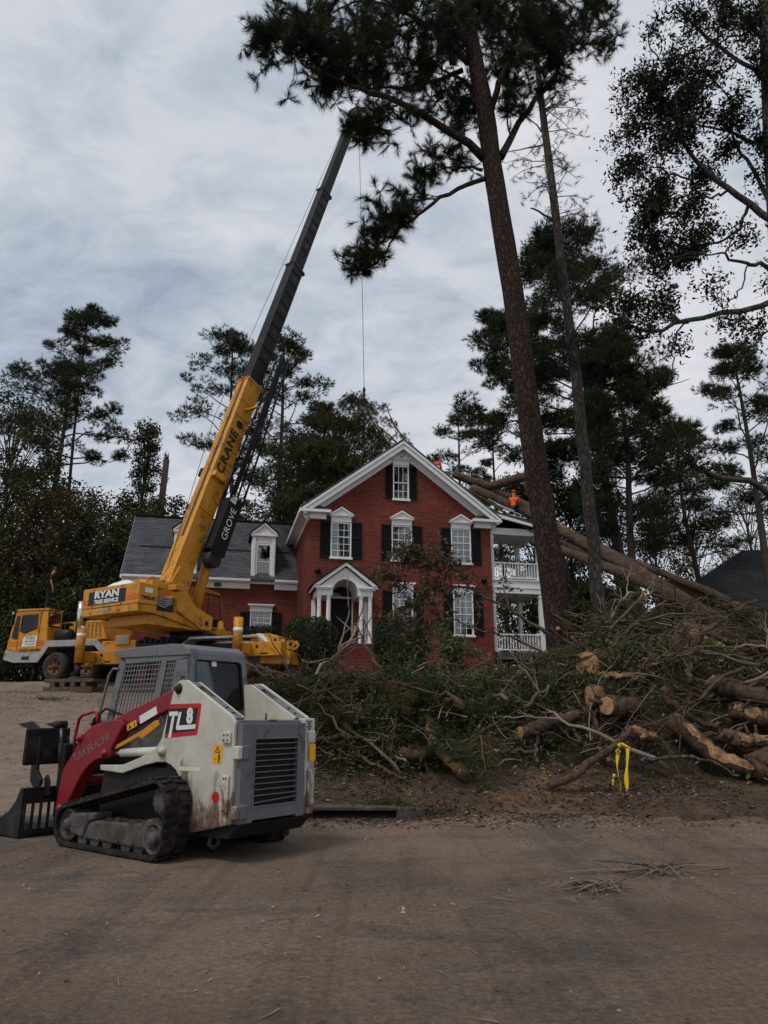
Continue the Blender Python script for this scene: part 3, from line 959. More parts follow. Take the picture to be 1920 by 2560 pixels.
# porch floor and brick steps
MB().box(0.1, 2.56, PY0 - 0.15, -0.003, 2.9, 4.06).build('portico_floor', M['brick'], house, 0.006, uv=True)
for k in range(8):
    zt = 4.06 - 0.165 * (k + 1)
    MB().box(0.80, 2.12, PY0 - 0.15 - 0.30 * (k + 1) + 0.002, PY0 - 0.152 - 0.30 * k, zt - 0.6, zt).build('brick_step', M['brick'], house, 0.006, uv=True)
hr = MB(); hr.tube([(2.05, PY0 - 0.1, 4.06), (2.05, PY0 - 0.12, 4.98), (2.05, PY0 - 1.9, 3.85), (2.05, PY0 - 1.95, 2.9)], 0.02, 6)
hr.build('handrail', M['lamp_black'], house)

# two-storey side porch ---------------------------------------------------
PX1 = 10.22; PD = 2.7; py0 = 0.12
MB().box(HW + 0.002, PX1 + 0.12, py0, PD, 6.52, 7.06).build('balcony_floor', M['white'], house, 0.01)
MB().box(HW + 0.002, PX1 + 0.17, py0 - 0.05, PD + 0.05, 7.062, 7.12).build('balcony_deck', M['white'], house, 0.01)
MB().box(HW + 0.002, PX1 + 0.17, py0 - 0.03, py0 - 0.002, 6.74, 6.80).build('fascia_band', M['white'], house, 0.006)
MB().box(HW + 0.002, PX1 + 0.12, py0, PD, 3.7, 4.02).build('porch_floor', M['kerb'], house, 0.01)
MB().box(HW + 0.002, PX1 + 0.1, py0, py0 + 0.18, 9.12, 9.42).build('porch_beam', M['white'], house, 0.01)
MB().box(HW + 0.002, PX1 + 0.1, py0 + 0.182, PD, 9.32, 9.40).build('porch_ceiling', M['white'], house)
MB().box(PX1 - 0.12, PX1 + 0.08, py0 + 0.182, PD, 9.12, 9.318).build('porch_beam', M['white'], house, 0.01)
MB().prism([(HW + 0.1, 9.97), (PX1 + 0.5, 9.36), (PX1 + 0.5, 9.45), (HW + 0.1, 10.08)], -0.25, PD + 0.4).build('porch_roof', M['shingle'], house, uv=True)
MB().prism([(HW + 0.1, 9.82), (PX1 + 0.5, 9.25), (PX1 + 0.5, 9.358), (HW + 0.1, 9.968)], -0.29, -0.20).build('porch_rake', M['white'], house, 0.006)
for zlo, zhi in ((4.02, 6.52), (7.12, 9.12)):
    for qx, qy in ((PX1, py0 + 0.12), (PX1, PD - 0.14), (HW + 0.10, py0 + 0.12), (HW + 1.0, PD - 0.14)):
        c = MB().box(qx - 0.09, qx + 0.09, qy - 0.09, qy + 0.09, zlo + 0.002, zhi - 0.002)
        c.box(qx - 0.115, qx + 0.115, qy - 0.115, qy + 0.115, zlo + 0.003, zlo + 0.14).box(qx - 0.115, qx + 0.115, qy - 0.115, qy + 0.115, zhi - 0.16, zhi - 0.09)
        c.build('porch_post', M['white'], house, 0.006)
    rl = MB().box(HW + 0.2, PX1 - 0.092, py0 + 0.07, py0 + 0.16, zlo + 0.72, zlo + 0.78).box(HW + 0.2, PX1 - 0.092, py0 + 0.08, py0 + 0.15, zlo + 0.08, zlo + 0.13)
    ro = rl.build('railing', M['white'], house, 0.005)
    bm_ = MB().box(-0.018, 0.018, -0.018, 0.018, 0, 0.588)
    bme = bpy.data.meshes.new('baluster'); bme.from_pydata(bm_.v, [], bm_.f); bme.materials.append(M['white']); bme.update()
    for k in range(15):
        b_ = link('baluster', bme, ro); b_.location = (HW + 0.30 + k * (PX1 - 0.1 - HW - 0.40) / 14, py0 + 0.115, zlo + 0.131)
    rl = MB().box(PX1 - 0.045, PX1 + 0.045, py0 + 0.22, PD - 0.25, zlo + 0.72, zlo + 0.78).box(PX1 - 0.035, PX1 + 0.035, py0 + 0.22, PD - 0.25, zlo + 0.08, zlo + 0.13)
    ro = rl.build('railing', M['white'], house, 0.005)
    for k in range(12):
        b_ = link('baluster', bme, ro); b_.location = (PX1, py0 + 0.34 + k * 0.175, zlo + 0.131)

# garage wing --------------------------------------------------------------
WX0, WY0, WY1 = -7.45, 4.0, 10.2
WE, WR = 7.36, 10.9       # eave and ridge height
wg = MB()
dh = [(-2.06, -1.11, 4.95, 5.93), (-5.4, -4.45, 4.95, 5.93)]
wall_pieces(wg, WX0, -0.003, 2.4, lambda x: 7.36, dh, WY0, WY0 + 0.28)
wg.build('wing_front_wall', M['brick'], house, uv=True)
ge = MB().prism([(WY0 + 0.283, 2.4), (WY1, 2.4), (WY1, 7.3), ((WY0 + WY1) / 2, WR - 0.12), (WY0 + 0.283, 7.5)], WX0, WX0 + 0.28, 'yz')
ge.build('wing_gable_wall', M['brick'], house, uv=True)
MB().box(WX0 + 0.3, -0.3, WY0 + 1.2, WY0 + 1.3, 2.5, 9.0).build('room_backing', M['room'], house)
for a, b, c, d in dh:
    sash_window(house, a, b, c, d, WY0, 3, (2, 2), 0.5, M['glass'])
    hood(house, a - 0.06, b + 0.06, d + 0.01, WY0, False, 0.33)
    shutter(house, a - 0.43, a - 0.02, c, d, WY0); shutter(house, b + 0.02, b + 0.43, c, d, WY0)
ym = (WY0 + WY1) / 2
sl = (WR - WE) / (ym - (WY0 - 0.30))
# front slope in stepped courses so every row of shingles has a lip
rf = MB(); ncr = 34
y0r, z0r = WY0 - 0.30, WE
for k in range(ncr):
    ya = y0r + (ym - y0r) * k / ncr; yb = y0r + (ym - y0r) * (k + 1) / ncr
    za, zb = z0r + sl * (ya - y0r), z0r + sl * (yb - y0r)
    rf.add([(WX0 - 0.25, ya, za + 0.022), (0, ya, za + 0.022), (0, yb, zb + 0.006), (WX0 - 0.25, yb, zb + 0.006),
            (WX0 - 0.25, ya, za - 0.06), (0, ya, za - 0.06)], [(0, 1, 2, 3), (4, 5, 1, 0)])
rf.build('wing_roof', M['shingle'], house, uv=True)
MB().add([(WX0 - 0.25, ym, WR), (0, ym, WR), (0, WY1 + 0.3, WE), (WX0 - 0.25, WY1 + 0.3, WE)], [(0, 3, 2, 1)]).build('wing_roof', M['shingle'], house, uv=True)
MB().box(WX0 - 0.25, 0, ym - 0.12, ym + 0.12, WR - 0.06, WR + 0.035).build('ridge_cap', M['dark_shingle'], house, 0.02)
MB().prism([(WY0 - 0.30, WE - 0.17), (ym, WR - 0.17), (WY1 + 0.3, WE - 0.17), (WY1 + 0.3, WE - 0.01), (ym, WR - 0.01), (WY0 - 0.30, WE - 0.01)], WX0 - 0.26, WX0 - 0.2, 'yz').build('wing_rake', M['white'], house)
segs = [(WX0 - 0.2, -5.55), (-4.35, -2.13), (-1.04, -0.003)]
for a, b in segs:
    MB().box(a, b, WY0 - 0.36, WY0 - 0.30, WE - 0.10, WE + 0.0).build('wing_gutter', M['white'], house, 0.01)
    MB().box(a, b, WY0 - 0.298, WY0 - 0.003, WE - 0.14, WE - 0.10).build('wing_soffit', M['white'], house)
    MB().box(a, b, WY0 - 0.12, WY0 - 0.004, WE - 0.42, WE - 0.142).build('wing_frieze', M['white'], house, 0.006)
MB().box(-3.72, -3.42, WY0 - 0.22, WY0 - 0.122, WE - 0.36, WE - 0.2).build('flood_lamp', M['kerb'], house, 0.02)


def dormer(x0, x1):
    zb, zt = 7.24, 9.40
    xm = (x0 + x1) / 2
    yf = WY0 - 0.02
    front = MB()
    front.box(x0, x0 + 0.20, yf - 0.06, yf + 0.1, zb, zt); front.box(x1 - 0.20, x1, yf - 0.06, yf + 0.1, zb, zt)
    front.box(x0 + 0.2, x1 - 0.2, yf - 0.04, yf + 0.1, zt - 0.36, zt)
    front.box(x0 - 0.02, x1 + 0.02, yf - 0.11, yf - 0.062, zb - 0.06, zb + 0.05)
    d = front.build('dormer', M['white'], house, 0.008)
    for a in (x0 + 0.03, x1 - 0.15):
        MB().box(a, a + 0.12, yf - 0.10, yf - 0.062, zb + 0.32, zt - 0.06).build('dormer_pilaster', M['white'], d, 0.008)
        MB().box(a - 0.03, a + 0.15, yf - 0.12, yf - 0.062, zb + 0.28, zb + 0.42).build('pilaster_base', M['white'], d, 0.01)
    arc = [(xm + 0.27 * math.cos(t), zt - 0.33 + 0.24 * math.sin(t)) for t in [math.pi * k / 10 for k in range(11)]]
    MB().prism(arc, yf - 0.06, yf - 0.042).build('dormer_arch', M['white'], d, 0.006)
    # window, glass, cheeks, roof
    sash_window(house, x0 + 0.2, x1 - 0.2, zb + 0.05, zt - 0.36, yf - 0.02, 1, (1, 1), 0.46, M['glass'], name='dormer_window', blind=False)
    MB().box(x0 + 0.2, x1 - 0.2, yf + 0.35, yf + 0.37, zb, zt).build('room_backing', M['room'], house)
    yb = lambda z: y0r + (z - z0r) / sl
    for xa in (x0 + 0.004, x1 - 0.044):
        MB().prism([(yf + 0.1, zb), (yb(zt) + 0.1, zt), (yf + 0.1, zt)], xa, xa + 0.04, 'yz').build('dormer_cheek', M['white'], d)
    pk = zt + 0.58
    MB().box(x0 - 0.07, x1 + 0.07, yf - 0.16, yf + 0.1, zt + 0.002, zt + 0.10).build('dormer_cornice', M['white'], d, 0.01)
    MB().prism([(x0 - 0.05, zt + 0.102), (x1 + 0.05, zt + 0.102), (xm, pk)], yf - 0.10, yf + 0.1).build('dormer_pediment', M['white'], d, 0.006)
    for s_ in (-1, 1):
        e = (xm + s_ * (x1 - x0 + 0.18) / 2, zt + 0.104)
        MB().prism([e, (e[0] - s_ * 0.13, e[1]), (xm, pk - 0.04), (xm, pk + 0.05)], yf - 0.18, yf - 0.102).build('dormer_rake', M['white'], d, 0.006)
        MB().prism([(e[0] + s_ * 0.03, e[1] + 0.01), (xm, pk + 0.053), (xm, pk + 0.10), (e[0] + s_ * 0.05, e[1] + 0.05)], yf - 0.2, yb(pk) + 0.1).build('dormer_roof', M['dark_shingle'], d, uv=True)


dormer(-2.12, -1.05); dormer(-5.58, -4.51)

# neighbouring house behind the fallen trunks: only its dark roof shows
nb = empty('neighbour_house', (12.8, 35.0, 0), 0, 'neighbouring house with a big dark charcoal roof beyond the fallen trunks', 'house')
hv = [(0, 0, 5.4), (22, 0, 5.4), (22, 12, 5.4), (0, 12, 5.4), (7.7, 6, 10.6), (14.5, 6, 10.6)]
MB().add(hv, [(0, 1, 5, 4), (1, 2, 5), (2, 3, 4, 5), (3, 0, 4), (0, 3, 2, 1)]).build('roof', M['dark_shingle'], nb, uv=True)
MB().box(-0.05, 22.05, -0.06, -0.01, 5.22, 5.42).build('gutter', M['lamp_black'], nb)
MB().box(0.6, 21.4, 0.6, 11.4, 2.4, 5.38).build('wall', M['far_bark'], nb)
# ------------------------------------------------------------------ compact track loader
def loader_white():
    m, t, b, N_, L_ = nodes('worn_white_paint')
    n = noise_node(t, 3.0, 10, 0.7, 0.3)
    r = ramp_node(t, [(0.3, (0.37, 0.345, 0.285)), (0.7, (0.55, 0.53, 0.465))])
    L_(n.outputs['Fac'], r.inputs[0])
    # rust and grime, heavier toward the tail end where mud is thrown up
    tc = N_('ShaderNodeTexCoord'); sp = N_('ShaderNodeSeparateXYZ'); L_(tc.outputs['Object'], sp.inputs[0])
    mr = N_('ShaderNodeMapRange'); mr.inputs[1].default_value = 0.95; mr.inputs[2].default_value = 0.25
    mr.inputs[3].default_value = 0.0; mr.inputs[4].default_value = 0.29
    L_(sp.outputs['Z'], mr.inputs[0])
    mpp = N_('ShaderNodeMapping'); mpp.inputs['Scale'].default_value = (1, 1, 0.35); L_(tc.outputs['Object'], mpp.inputs[0])
    n2 = noise_node(t, 5.5, 12, 0.74, 0.6, vec=mpp.outputs[0])
    ad = N_('ShaderNodeMath'); ad.operation = 'ADD'; L_(n2.outputs['Fac'], ad.inputs[0]); L_(mr.outputs[0], ad.inputs[1])
    f = ramp_node(t, [(0.60, (0, 0, 0)), (0.68, (0.8, 0.8, 0.8)), (0.8, (1, 1, 1))])
    L_(ad.outputs[0], f.inputs[0])
    rc = ramp_node(t, [(0.4, (0.030, 0.016, 0.010)), (0.62, (0.135, 0.060, 0.030)), (0.75, (0.24, 0.15, 0.09))])
    n3 = noise_node(t, 14, 8, 0.7); L_(n3.outputs['Fac'], rc.inputs[0])
    c = mixc(t, f.outputs[0], r.outputs[0], rc.outputs[0])
    # fine scratches
    mp2 = N_('ShaderNodeMapping'); mp2.inputs['Rotation'].default_value = (0, 0.5, 0); mp2.inputs['Scale'].default_value = (6, 6, 60)
    L_(tc.outputs['Object'], mp2.inputs[0])
    n4 = noise_node(t, 1.6, 6, 0.8, 0.8, vec=mp2.outputs[0])
    f4 = ramp_node(t, [(0.66, (0, 0, 0)), (0.70, (0.55, 0.55, 0.55))]); L_(n4.outputs['Fac'], f4.inputs[0])
    c = mixc(t, f4.outputs[0], c, (0.10, 0.085, 0.07))
    L_(c, b.inputs['Base Color']); b.inputs['Roughness'].default_value = 0.55
    return m


M['lwhite'] = loader_white()
M['lgrey'] = plain('grey_cab_paint', (0.125, 0.131, 0.140), 0.5, 0, 0.16, 4, dirt=(0.062, 0.051, 0.042), dirt_amt=0.22, dirt_scale=4)
M['lred'] = plain('faded_red_paint', (0.21, 0.012, 0.018), 0.42, 0, 0.22, 5, dirt=(0.06, 0.018, 0.016), dirt_amt=0.12)
M['lsteel'] = plain('black_attachment_steel', (0.013, 0.013, 0.014), 0.5, 0.2, 0.5, 6, dirt=(0.06, 0.045, 0.033), dirt_amt=0.22)
M['lframe'] = plain('muddy_grey_steel', (0.085, 0.082, 0.077), 0.75, 0, 0.25, 5, 0.2, dirt=(0.048, 0.034, 0.025), dirt_amt=0.45, dirt_scale=4)
M['rubber'] = plain('muddy_rubber', (0.014, 0.013, 0.012), 0.85, 0, 0.35, 7, 0.3, dirt=(0.055, 0.041, 0.031), dirt_amt=0.38, dirt_scale=5, spec=0.2)
M['ldark'] = plain('dark_machinery', (0.012, 0.011, 0.011), 0.7, 0, 0.3)
M['decal_black'] = plain('decal_black', (0.010, 0.010, 0.011), 0.5, 0, 0.2)
M['decal_white'] = plain('decal_white', (0.66, 0.66, 0.63), 0.5, 0, 0.08, 9, dirt=(0.3, 0.28, 0.24), dirt_amt=0.1)
M['decal_red'] = plain('decal_red', (0.42, 0.012, 0.022), 0.5, 0, 0.15)
M['decal_yellow'] = plain('decal_yellow', (0.72, 0.36, 0.008), 0.5, 0, 0.1)
M['decal_cream'] = plain('decal_cream', (0.62, 0.56, 0.42), 0.6, 0, 0.1)
M['ghost_letter'] = plain('faded_lettering', (0.17, 0.105, 0.105), 0.55, 0, 0.25, 14)
M['hydraulic'] = plain('hydraulic_white', (0.56, 0.55, 0.50), 0.4, 0, 0.1, 5, dirt=(0.2, 0.15, 0.1), dirt_amt=0.15)
M['silver'] = plain('bare_steel', (0.30, 0.29, 0.28), 0.35, 0.8, 0.2)
M['lock_yellow'] = plain('arm_lock_yellow', (0.52, 0.22, 0.010), 0.45, 0, 0.15, 5, dirt=(0.1, 0.06, 0.03), dirt_amt=0.2)
M['yglass'] = glass_mat('cab_glass', (0.55, 0.60, 0.60), -0.02)

LOADER_O = Vector((-1.640, 8.162, 0.0)); LOADER_R = math.atan2(0.595, -0.804)
LD = empty('track_loader', LOADER_O, LOADER_R, 'compact track loader with white tail, red lift arms and grey caged cab', 'loader')


def hull_loop(circles, shrink, n=96):
    """outline of the convex hull of circles"""
    pts = []
    for cx, cz, r in circles:
        for k in range(n):
            t = 2 * math.pi * k / n
            pts.append((cx + (r - shrink) * math.cos(t), cz + (r - shrink) * math.sin(t)))
    pts = sorted(set((round(a, 5), round(b, 5)) for a, b in pts))
    def half(ps):
        h = []
        for p in ps:
            while len(h) > 1 and (h[-1][0] - h[-2][0]) * (p[1] - h[-2][1]) - (h[-1][1] - h[-2][1]) * (p[0] - h[-2][0]) <= 0: h.pop()
            h.append(p)
        return h
    lo = half(pts); up = half(pts[::-1])
    return lo[:-1] + up[:-1]


def resample(loop, step):
    out = []; n = len(loop); acc = 0
    for i in range(n):
        a = Vector(loop[i]); b = Vector(loop[(i + 1) % n]); l = (b - a).length
        while acc < l:
            out.append(tuple(a + (b - a) * (acc / l))); acc += step
        acc -= l
    return out


TC = [(1.525, 0.225, 0.205), (0.075, 0.535, 0.205), (0.075, 0.205, 0.19)]
for s in (1, -1):
    y0, y1 = (0.57, 0.87) if s > 0 else (-0.87, -0.57)
    outer = resample(hull_loop(TC, 0.0), 0.045); inner = [None] * len(outer)
    n = len(outer)
    bm_ = MB(); vs_ = []
    sag = lambda x, z: 0.0
    for i, (x, z) in enumerate(outer):
        a = Vector(outer[i - 1]); b = Vector(outer[(i + 1) % n]); t = (b - a).normalized(); nn = Vector((-t.y, t.x))
        q = Vector((x, z)) + nn * 0.038
        vs_ += [(x, y0, z), (x, y1, z), (q.x, y1, q.y), (q.x, y0, q.y)]
    fs = []
    for i in range(n):
        j = (i + 1) % n
        for k in range(4):
            fs.append((4 * i + k, 4 * j + k, 4 * j + (k + 1) % 4, 4 * i + (k + 1) % 4))
    bm_.add(vs_, fs)
    tr = bm_.build('track_belt', M['rubber'], LD, 0.008)
    lug = MB(); drive = MB()
    lo2 = resample(hull_loop(TC, 0.0), 0.088)
    for i, (x, z) in enumerate(lo2):
        a = Vector(lo2[i - 1]); b = Vector(lo2[(i + 1) % len(lo2)]); t = (b - a).normalized(); nn = Vector((-t.y, t.x))
        p = Vector((x, z)) - nn * 0.010
        if x > 0.2 and z < 0.1: p = Vector((x, z + 0.008)) - nn * 0.004
        for ya, yb, sh in ((y0 + 0.006, (y0 + y1) / 2 - 0.015, 0.02), ((y0 + y1) / 2 + 0.015, y1 - 0.006, -0.02)):
            lug.bar((p.x + t.x * sh, ya, p.y + t.y * sh), (p.x, yb, p.y), 0.050, 0.018, (nn.x, 0, nn.y))
        p = Vector((x, z)) + nn * 0.048
        drive.bar((p.x, y0 + 0.09, p.y), (p.x, y1 - 0.09, p.y), 0.03, 0.045, (nn.x, 0, nn.y))
    lug.build('tread_lugs', M['rubber'], tr, 0.006); drive.build('drive_teeth', M['rubber'], tr)
    yo = 0.835 * s; yi = 0.60 * s
    ya, yb = sorted((yo, yi))
    fr_ = MB()
    fr_.prism([(1.50, 0.34), (1.05, 0.375), (1.06, 0.30), (1.16, 0.27), (1.24, 0.112), (1.47, 0.145), (1.535, 0.22)], ya, yb)
    f_ = fr_.build('track_frame', M['lframe'], LD, 0.03, seg=3)
    MB().prism([(1.155, 0.268), (1.05, 0.295), (0.86, 0.300), (0.25, 0.325), (0.19, 0.375), (0.15, 0.37), (0.06, 0.285), (0.03, 0.27), (0.03, 0.13), (0.20, 0.10), (1.235, 0.110)],
               ya + (0.0 if s < 0 else 0.0), yb - 0.012 * s if s > 0 else yb).build('track_guard', M['lframe'], f_, 0.02)
    # mud packed on the sloping top of the guard
    mud = MB()
    rnd = random.Random(5 + s)
    for k in range(160):
        x = 0.15 + rnd.random() * 0.75; y = ya + 0.02 + rnd.random() * (yb - ya - 0.05); rr = 0.008 + rnd.random() ** 3 * 0.03
        mud.lathe([(rr * 1.2, -0.02), (rr, 0.0), (rr * 0.5, rr * 0.5)], (x, y, 0.308 + 0.03 * (0.9 - x) + rnd.random() * 0.012), 'z', 6, False)
    mud.build('packed_mud', M['soil'], f_)
    for x in (1.06, 0.84, 0.53, 0.32, 1.27):
        MB().lathe([(0.035, -0.09), (0.085, -0.085), (0.085, -0.04), (0.05, -0.035), (0.05, 0.035), (0.085, 0.04), (0.085, 0.085), (0.04, 0.09)], (x, 0.715 * s, 0.122), 'y', 24, False).build('track_roller', M['lframe'], LD)
    for (cx, cz, r, nm, w_) in ((1.525, 0.225, 0.16, 'front_idler', 0.11), (0.075, 0.205, 0.15, 'rear_idler', 0.11)):
        MB().lathe([(0.03, -w_), (r, -w_ + 0.01), (r, w_ - 0.01), (r * 0.86, w_), (r * 0.7, w_ - 0.03), (0.07, w_ - 0.03), (0.06, w_ + 0.02), (0.03, w_ + 0.04), (0.0, w_ + 0.04)] if s > 0 else
                   [(0.0, -w_ - 0.04), (0.06, -w_ - 0.02), (0.07, -w_ + 0.03), (r * 0.86, -w_), (r, -w_ + 0.01), (r, w_)], (cx, 0.72 * s, cz), 'y', 32, False).build(nm, M['lframe'], LD)
    sp_ = MB().lathe([(0.02, -0.10), (0.165, -0.09), (0.165, 0.0), (0.125, 0.01), (0.125, 0.06), (0.115, 0.07), (0.0, 0.07)] if s > 0 else
                     [(0.0, -0.07), (0.115, -0.07), (0.125, -0.06), (0.125, -0.01), (0.165, 0.0), (0.165, 0.09)], (0.055, 0.72 * s, 0.545), 'y', 32, False)
    so = sp_.build('drive_sprocket', M['lframe'], LD)
    bo = MB()
    for k in range(10):
        t = 2 * math.pi * k / 10
        bo.cyl((0.055 + 0.1 * math.cos(t), 0.785 * s, 0.545 + 0.1 * math.sin(t)), (0.055 + 0.1 * math.cos(t), 0.80 * s, 0.545 + 0.1 * math.sin(t)), 0.008, n=6)
    bo.build('sprocket_bolts', M['ldark'], so)
    bo = MB()
    for x in (1.16, 0.94, 0.62, 0.37): bo.cyl((x, 0.81 * s, 0.135), (x, 0.848 * s, 0.135), 0.012, n=8)
    bo.build('guard_bolts', M['lframe'], f_)

# chassis --------------------------------------------------------------------
ch = MB().prism([(-0.62, 0.36), (0.0, 0.24), (1.45, 0.24), (1.5, 0.45), (1.45, 0.80), (0.4, 0.82), (0.2, 1.25), (-0.62, 1.25)], -0.50, 0.50)
ch.build('chassis', M['ldark'], LD, 0.01)
pl = [(0.296, 1.562), (0.27, 1.645), (0.20, 1.688), (0.09, 1.690), (-0.627, 1.325), (-0.662, 1.27), (-0.690, 0.362), (0.0, 0.212), (0.008, 0.523), (0.059, 0.701),
      (0.163, 0.808), (0.25, 0.855), (0.337, 0.877), (0.485, 0.872), (0.719, 0.826), (1.048, 0.742), (1.459, 0.759), (1.469, 0.813), (1.062, 0.827), (0.776, 0.908), (0.504, 1.013), (0.43, 1.104)]
for s in (1, -1):
    ya, yb = sorted((0.55 * s, 0.51 * s))
    p = MB().prism(pl, ya, yb).build('side_plate', M['lwhite'], LD, 0.008)
    # inner leaf of the arm tower, its sloping cover with a slot, and the pivot pin
    tw = [(0.27, 1.55), (0.20, 1.672), (0.09, 1.676), (-0.60, 1.318), (-0.55, 1.24), (0.2, 1.24)]
    ya, yb = sorted((0.385 * s, 0.355 * s))
    MB().prism(tw, ya, yb).build('tower_leaf', M['lwhite'], p, 0.006)
    a = Vector((0.085, 0, 1.672)); b = Vector((-0.615, 0, 1.312)); d = (b - a)
    def cov(t0, t1, w0, w1, mat, nm, dz=0.0, th_=0.02):
        q0 = a + d * t0; q1 = a + d * t1; nrm = Vector((-d.z, 0, d.x)).normalized()
        if nrm.z < 0: nrm = -nrm
        mb = MB()
        yy = sorted((w0 * s, w1 * s))
        vs_ = []
        for q in (q0, q1):
            for y_ in yy:
                for k in (dz - th_, dz):
                    r_ = q + nrm * k; vs_.append((r_.x, y_, r_.z))
        mb.add(vs_, [(0, 1, 3, 2), (4, 6, 7, 5), (0, 4, 5, 1), (2, 3, 7, 6), (1, 5, 7, 3), (0, 2, 6, 4)])
        mb.build(nm, mat, p)
    cov(0.0, 0.12, 0.387, 0.508, M['lgrey'], 'tower_cover'); cov(0.12, 0.42, 0.387, 0.40, M['lgrey'], 'tower_cover'); cov(0.12, 0.42, 0.494, 0.508, M['lgrey'], 'tower_cover')
    cov(0.42, 1.0, 0.387, 0.508, M['lgrey'], 'tower_cover')
    cov(0.12, 0.42, 0.40, 0.494, M['ldark'], 'tower_slot', -0.05)
    for t in (0.72, 0.86): 
        q = a + d * t
        MB().cyl((q.x, 0.44 * s, q.z - 0.01), (q.x + 0.004, 0.44 * s, q.z + 0.004), 0.018, n=10).build('cover_bolt', M['ldark'], p)
    MB().lathe([(0.0, -0.04), (0.028, -0.04), (0.045, -0.01), (0.058, 0.0), (0.058, 0.02)] if s < 0 else [(0.058, -0.02), (0.058, 0.0), (0.045, 0.01), (0.028, 0.04), (0.0, 0.04)], (0.205, 0.552 * s, 1.605), 'y', 18).build('arm_pivot_pin', M['ldark'], p)
    MB().lathe([(0.055, -0.01), (0.055, 0.02), (0.03, 0.022), (0.03, 0.03), (0.0, 0.03)] if s > 0 else [(0.0, -0.03), (0.03, -0.03), (0.055, -0.02), (0.055, 0.01)], (0.395, 0.55 * s, 0.985), 'y', 18).build('cylinder_pin', M['lwhite'], p)
    # raised bumper pads with bolts on the rear edge
    for z0, z1, x0, x1 in ((1.075, 1.185, -0.640, -0.530), (0.445, 0.79, -0.645, -0.560)):
        ya, yb = sorted((0.551 * s, 0.578 * s))
        bp = MB().box(x0, x1, ya, yb, z0, z1).build('bumper_pad', M['lwhite'], p, 0.012)
        bo = MB()
        for zz in (z0 + 0.03, z1 - 0.03):
            for xx in (x0 + 0.03, x1 - 0.025): bo.cyl((xx, 0.57 * s, zz), (xx, 0.582 * s, zz), 0.009, n=8)
        bo.build('pad_bolts', M['ldark'], bp)
# right-hand rear post, vent holes, sticker
MB().box(-0.72, -0.62, -0.548, -0.388, 0.36, 1.31).build('rear_post', M['lwhite'], LD, 0.012)
vh = MB()
for r_ in range(4):
    for c_ in range(2 + (r_ % 2)): vh.cyl((-0.7215, -0.465 + c_ * 0.028 - (r_ % 2) * 0.014, 1.20 + r_ * 0.025), (-0.7245, -0.465 + c_ * 0.028 - (r_ % 2) * 0.014, 1.20 + r_ * 0.025), 0.010, n=8)
vh.build('vent_holes', M['ldark'], LD)
for z0, z1 in ((1.06, 1.18), (0.44, 0.80)):
    MB().box(-0.745, -0.722, -0.535, -0.43, z0, z1).build('bumper_pad', M['lwhite'], LD, 0.012)

# engine cover and rear door
MB().box(-0.665, 0.18, -0.385, 0.508, 1.12, 1.295).build('engine_hood', M['lgrey'], LD, 0.015)
MB().box(-0.60, -0.35, -0.20, 0.30, 1.297, 1.301).build('hood_label', M['decal_white'], LD)
MB().box(-0.69, -0.635, -0.02, 0.08, 1.297, 1.302).build('hood_sticker', M['decal_yellow'], LD)
MB().tube([(-0.62, 0.09, 1.295), (-0.62, 0.09, 1.36)], 0.010, 8).build('red_rod', M['lred'], LD)
MB().tube([(-0.02, 0.10, 1.295), (-0.02, 0.10, 1.34), (-0.02, 0.06, 1.38), (-0.02, 0.0, 1.385), (-0.02, -0.05, 1.34), (-0.02, -0.06, 1.295)], 0.018, 8).build('lifting_eye', M['lwhite'], LD)
dz0, dz1 = 0.36, 1.262; dy0, dy1 = -0.375, 0.515; gy0, gy1, gz0, gz1 = -0.262, 0.340, 0.50, 1.115
rd = MB()
rd.box(-0.745, -0.67, dy0, gy0, dz0, dz1); rd.box(-0.745, -0.67, gy1, dy1, dz0, dz1)
rd.box(-0.745, -0.67, gy0, gy1, gz1, dz1); rd.box(-0.745, -0.67, gy0, gy1, dz0 + 0.02, gz0)
door_ = rd.build('engine_door', M['lgrey'], LD, 0.006)
MB().box(-0.69, -0.672, gy0 - 0.02, gy1 + 0.02, gz0 - 0.02, gz1 + 0.02).build('radiator_screen', M['ldark'], door_)
rm = MB()
for (ya, yb, za, zb) in ((gy0 - 0.015, gy0 + 0.004, gz0 - 0.012, gz1 + 0.012), (gy1 - 0.004, gy1 + 0.015, gz0 - 0.012, gz1 + 0.012), (gy0 + 0.004, gy1 - 0.004, gz1 - 0.004, gz1 + 0.012), (gy0 + 0.004, gy1 - 0.004, gz0 - 0.012, gz0 + 0.004)):
    rm.box(-0.752, -0.7455, ya, yb, za, zb)
rm.build('grille_rim', M['lgrey'], door_, 0.004)
for k in range(11):
    z = gz0 + 0.045 + k * 0.0525; bend = 0.012 if k == 0 else 0
    MB().bar((-0.735, gy0 + 0.002, z + bend), (-0.735, gy1 - 0.002, z - bend), 0.028, 0.008).build('grille_slat', M['lgrey'], door_)
MB().prism([(-0.74, 0.355), (-0.60, 0.22), (-0.20, 0.22), (-0.20, 0.355)], -0.50, 0.50).build('belly_plate', M['ldark'], LD, 0.01)
for z in (0.99, 0.46):
    h = MB().box(-0.77, -0.70, 0.42, 0.512, z - 0.06, z + 0.07).build('door_hinge', M['lgrey'], door_, 0.012)
    MB().box(-0.765, -0.69, 0.516, 0.575, z - 0.055, z + 0.065).build('hinge_block', M['lwhite'], h, 0.012)
MB().tube([(0.0 - 0.25, 0.40, 0.22), (-0.25, 0.42, 0.14), (-0.25, 0.36, 0.10), (-0.25, 0.30, 0.14), (-0.25, 0.32, 0.22)], 0.022, 8).build('tow_eye', M['lframe'], LD)

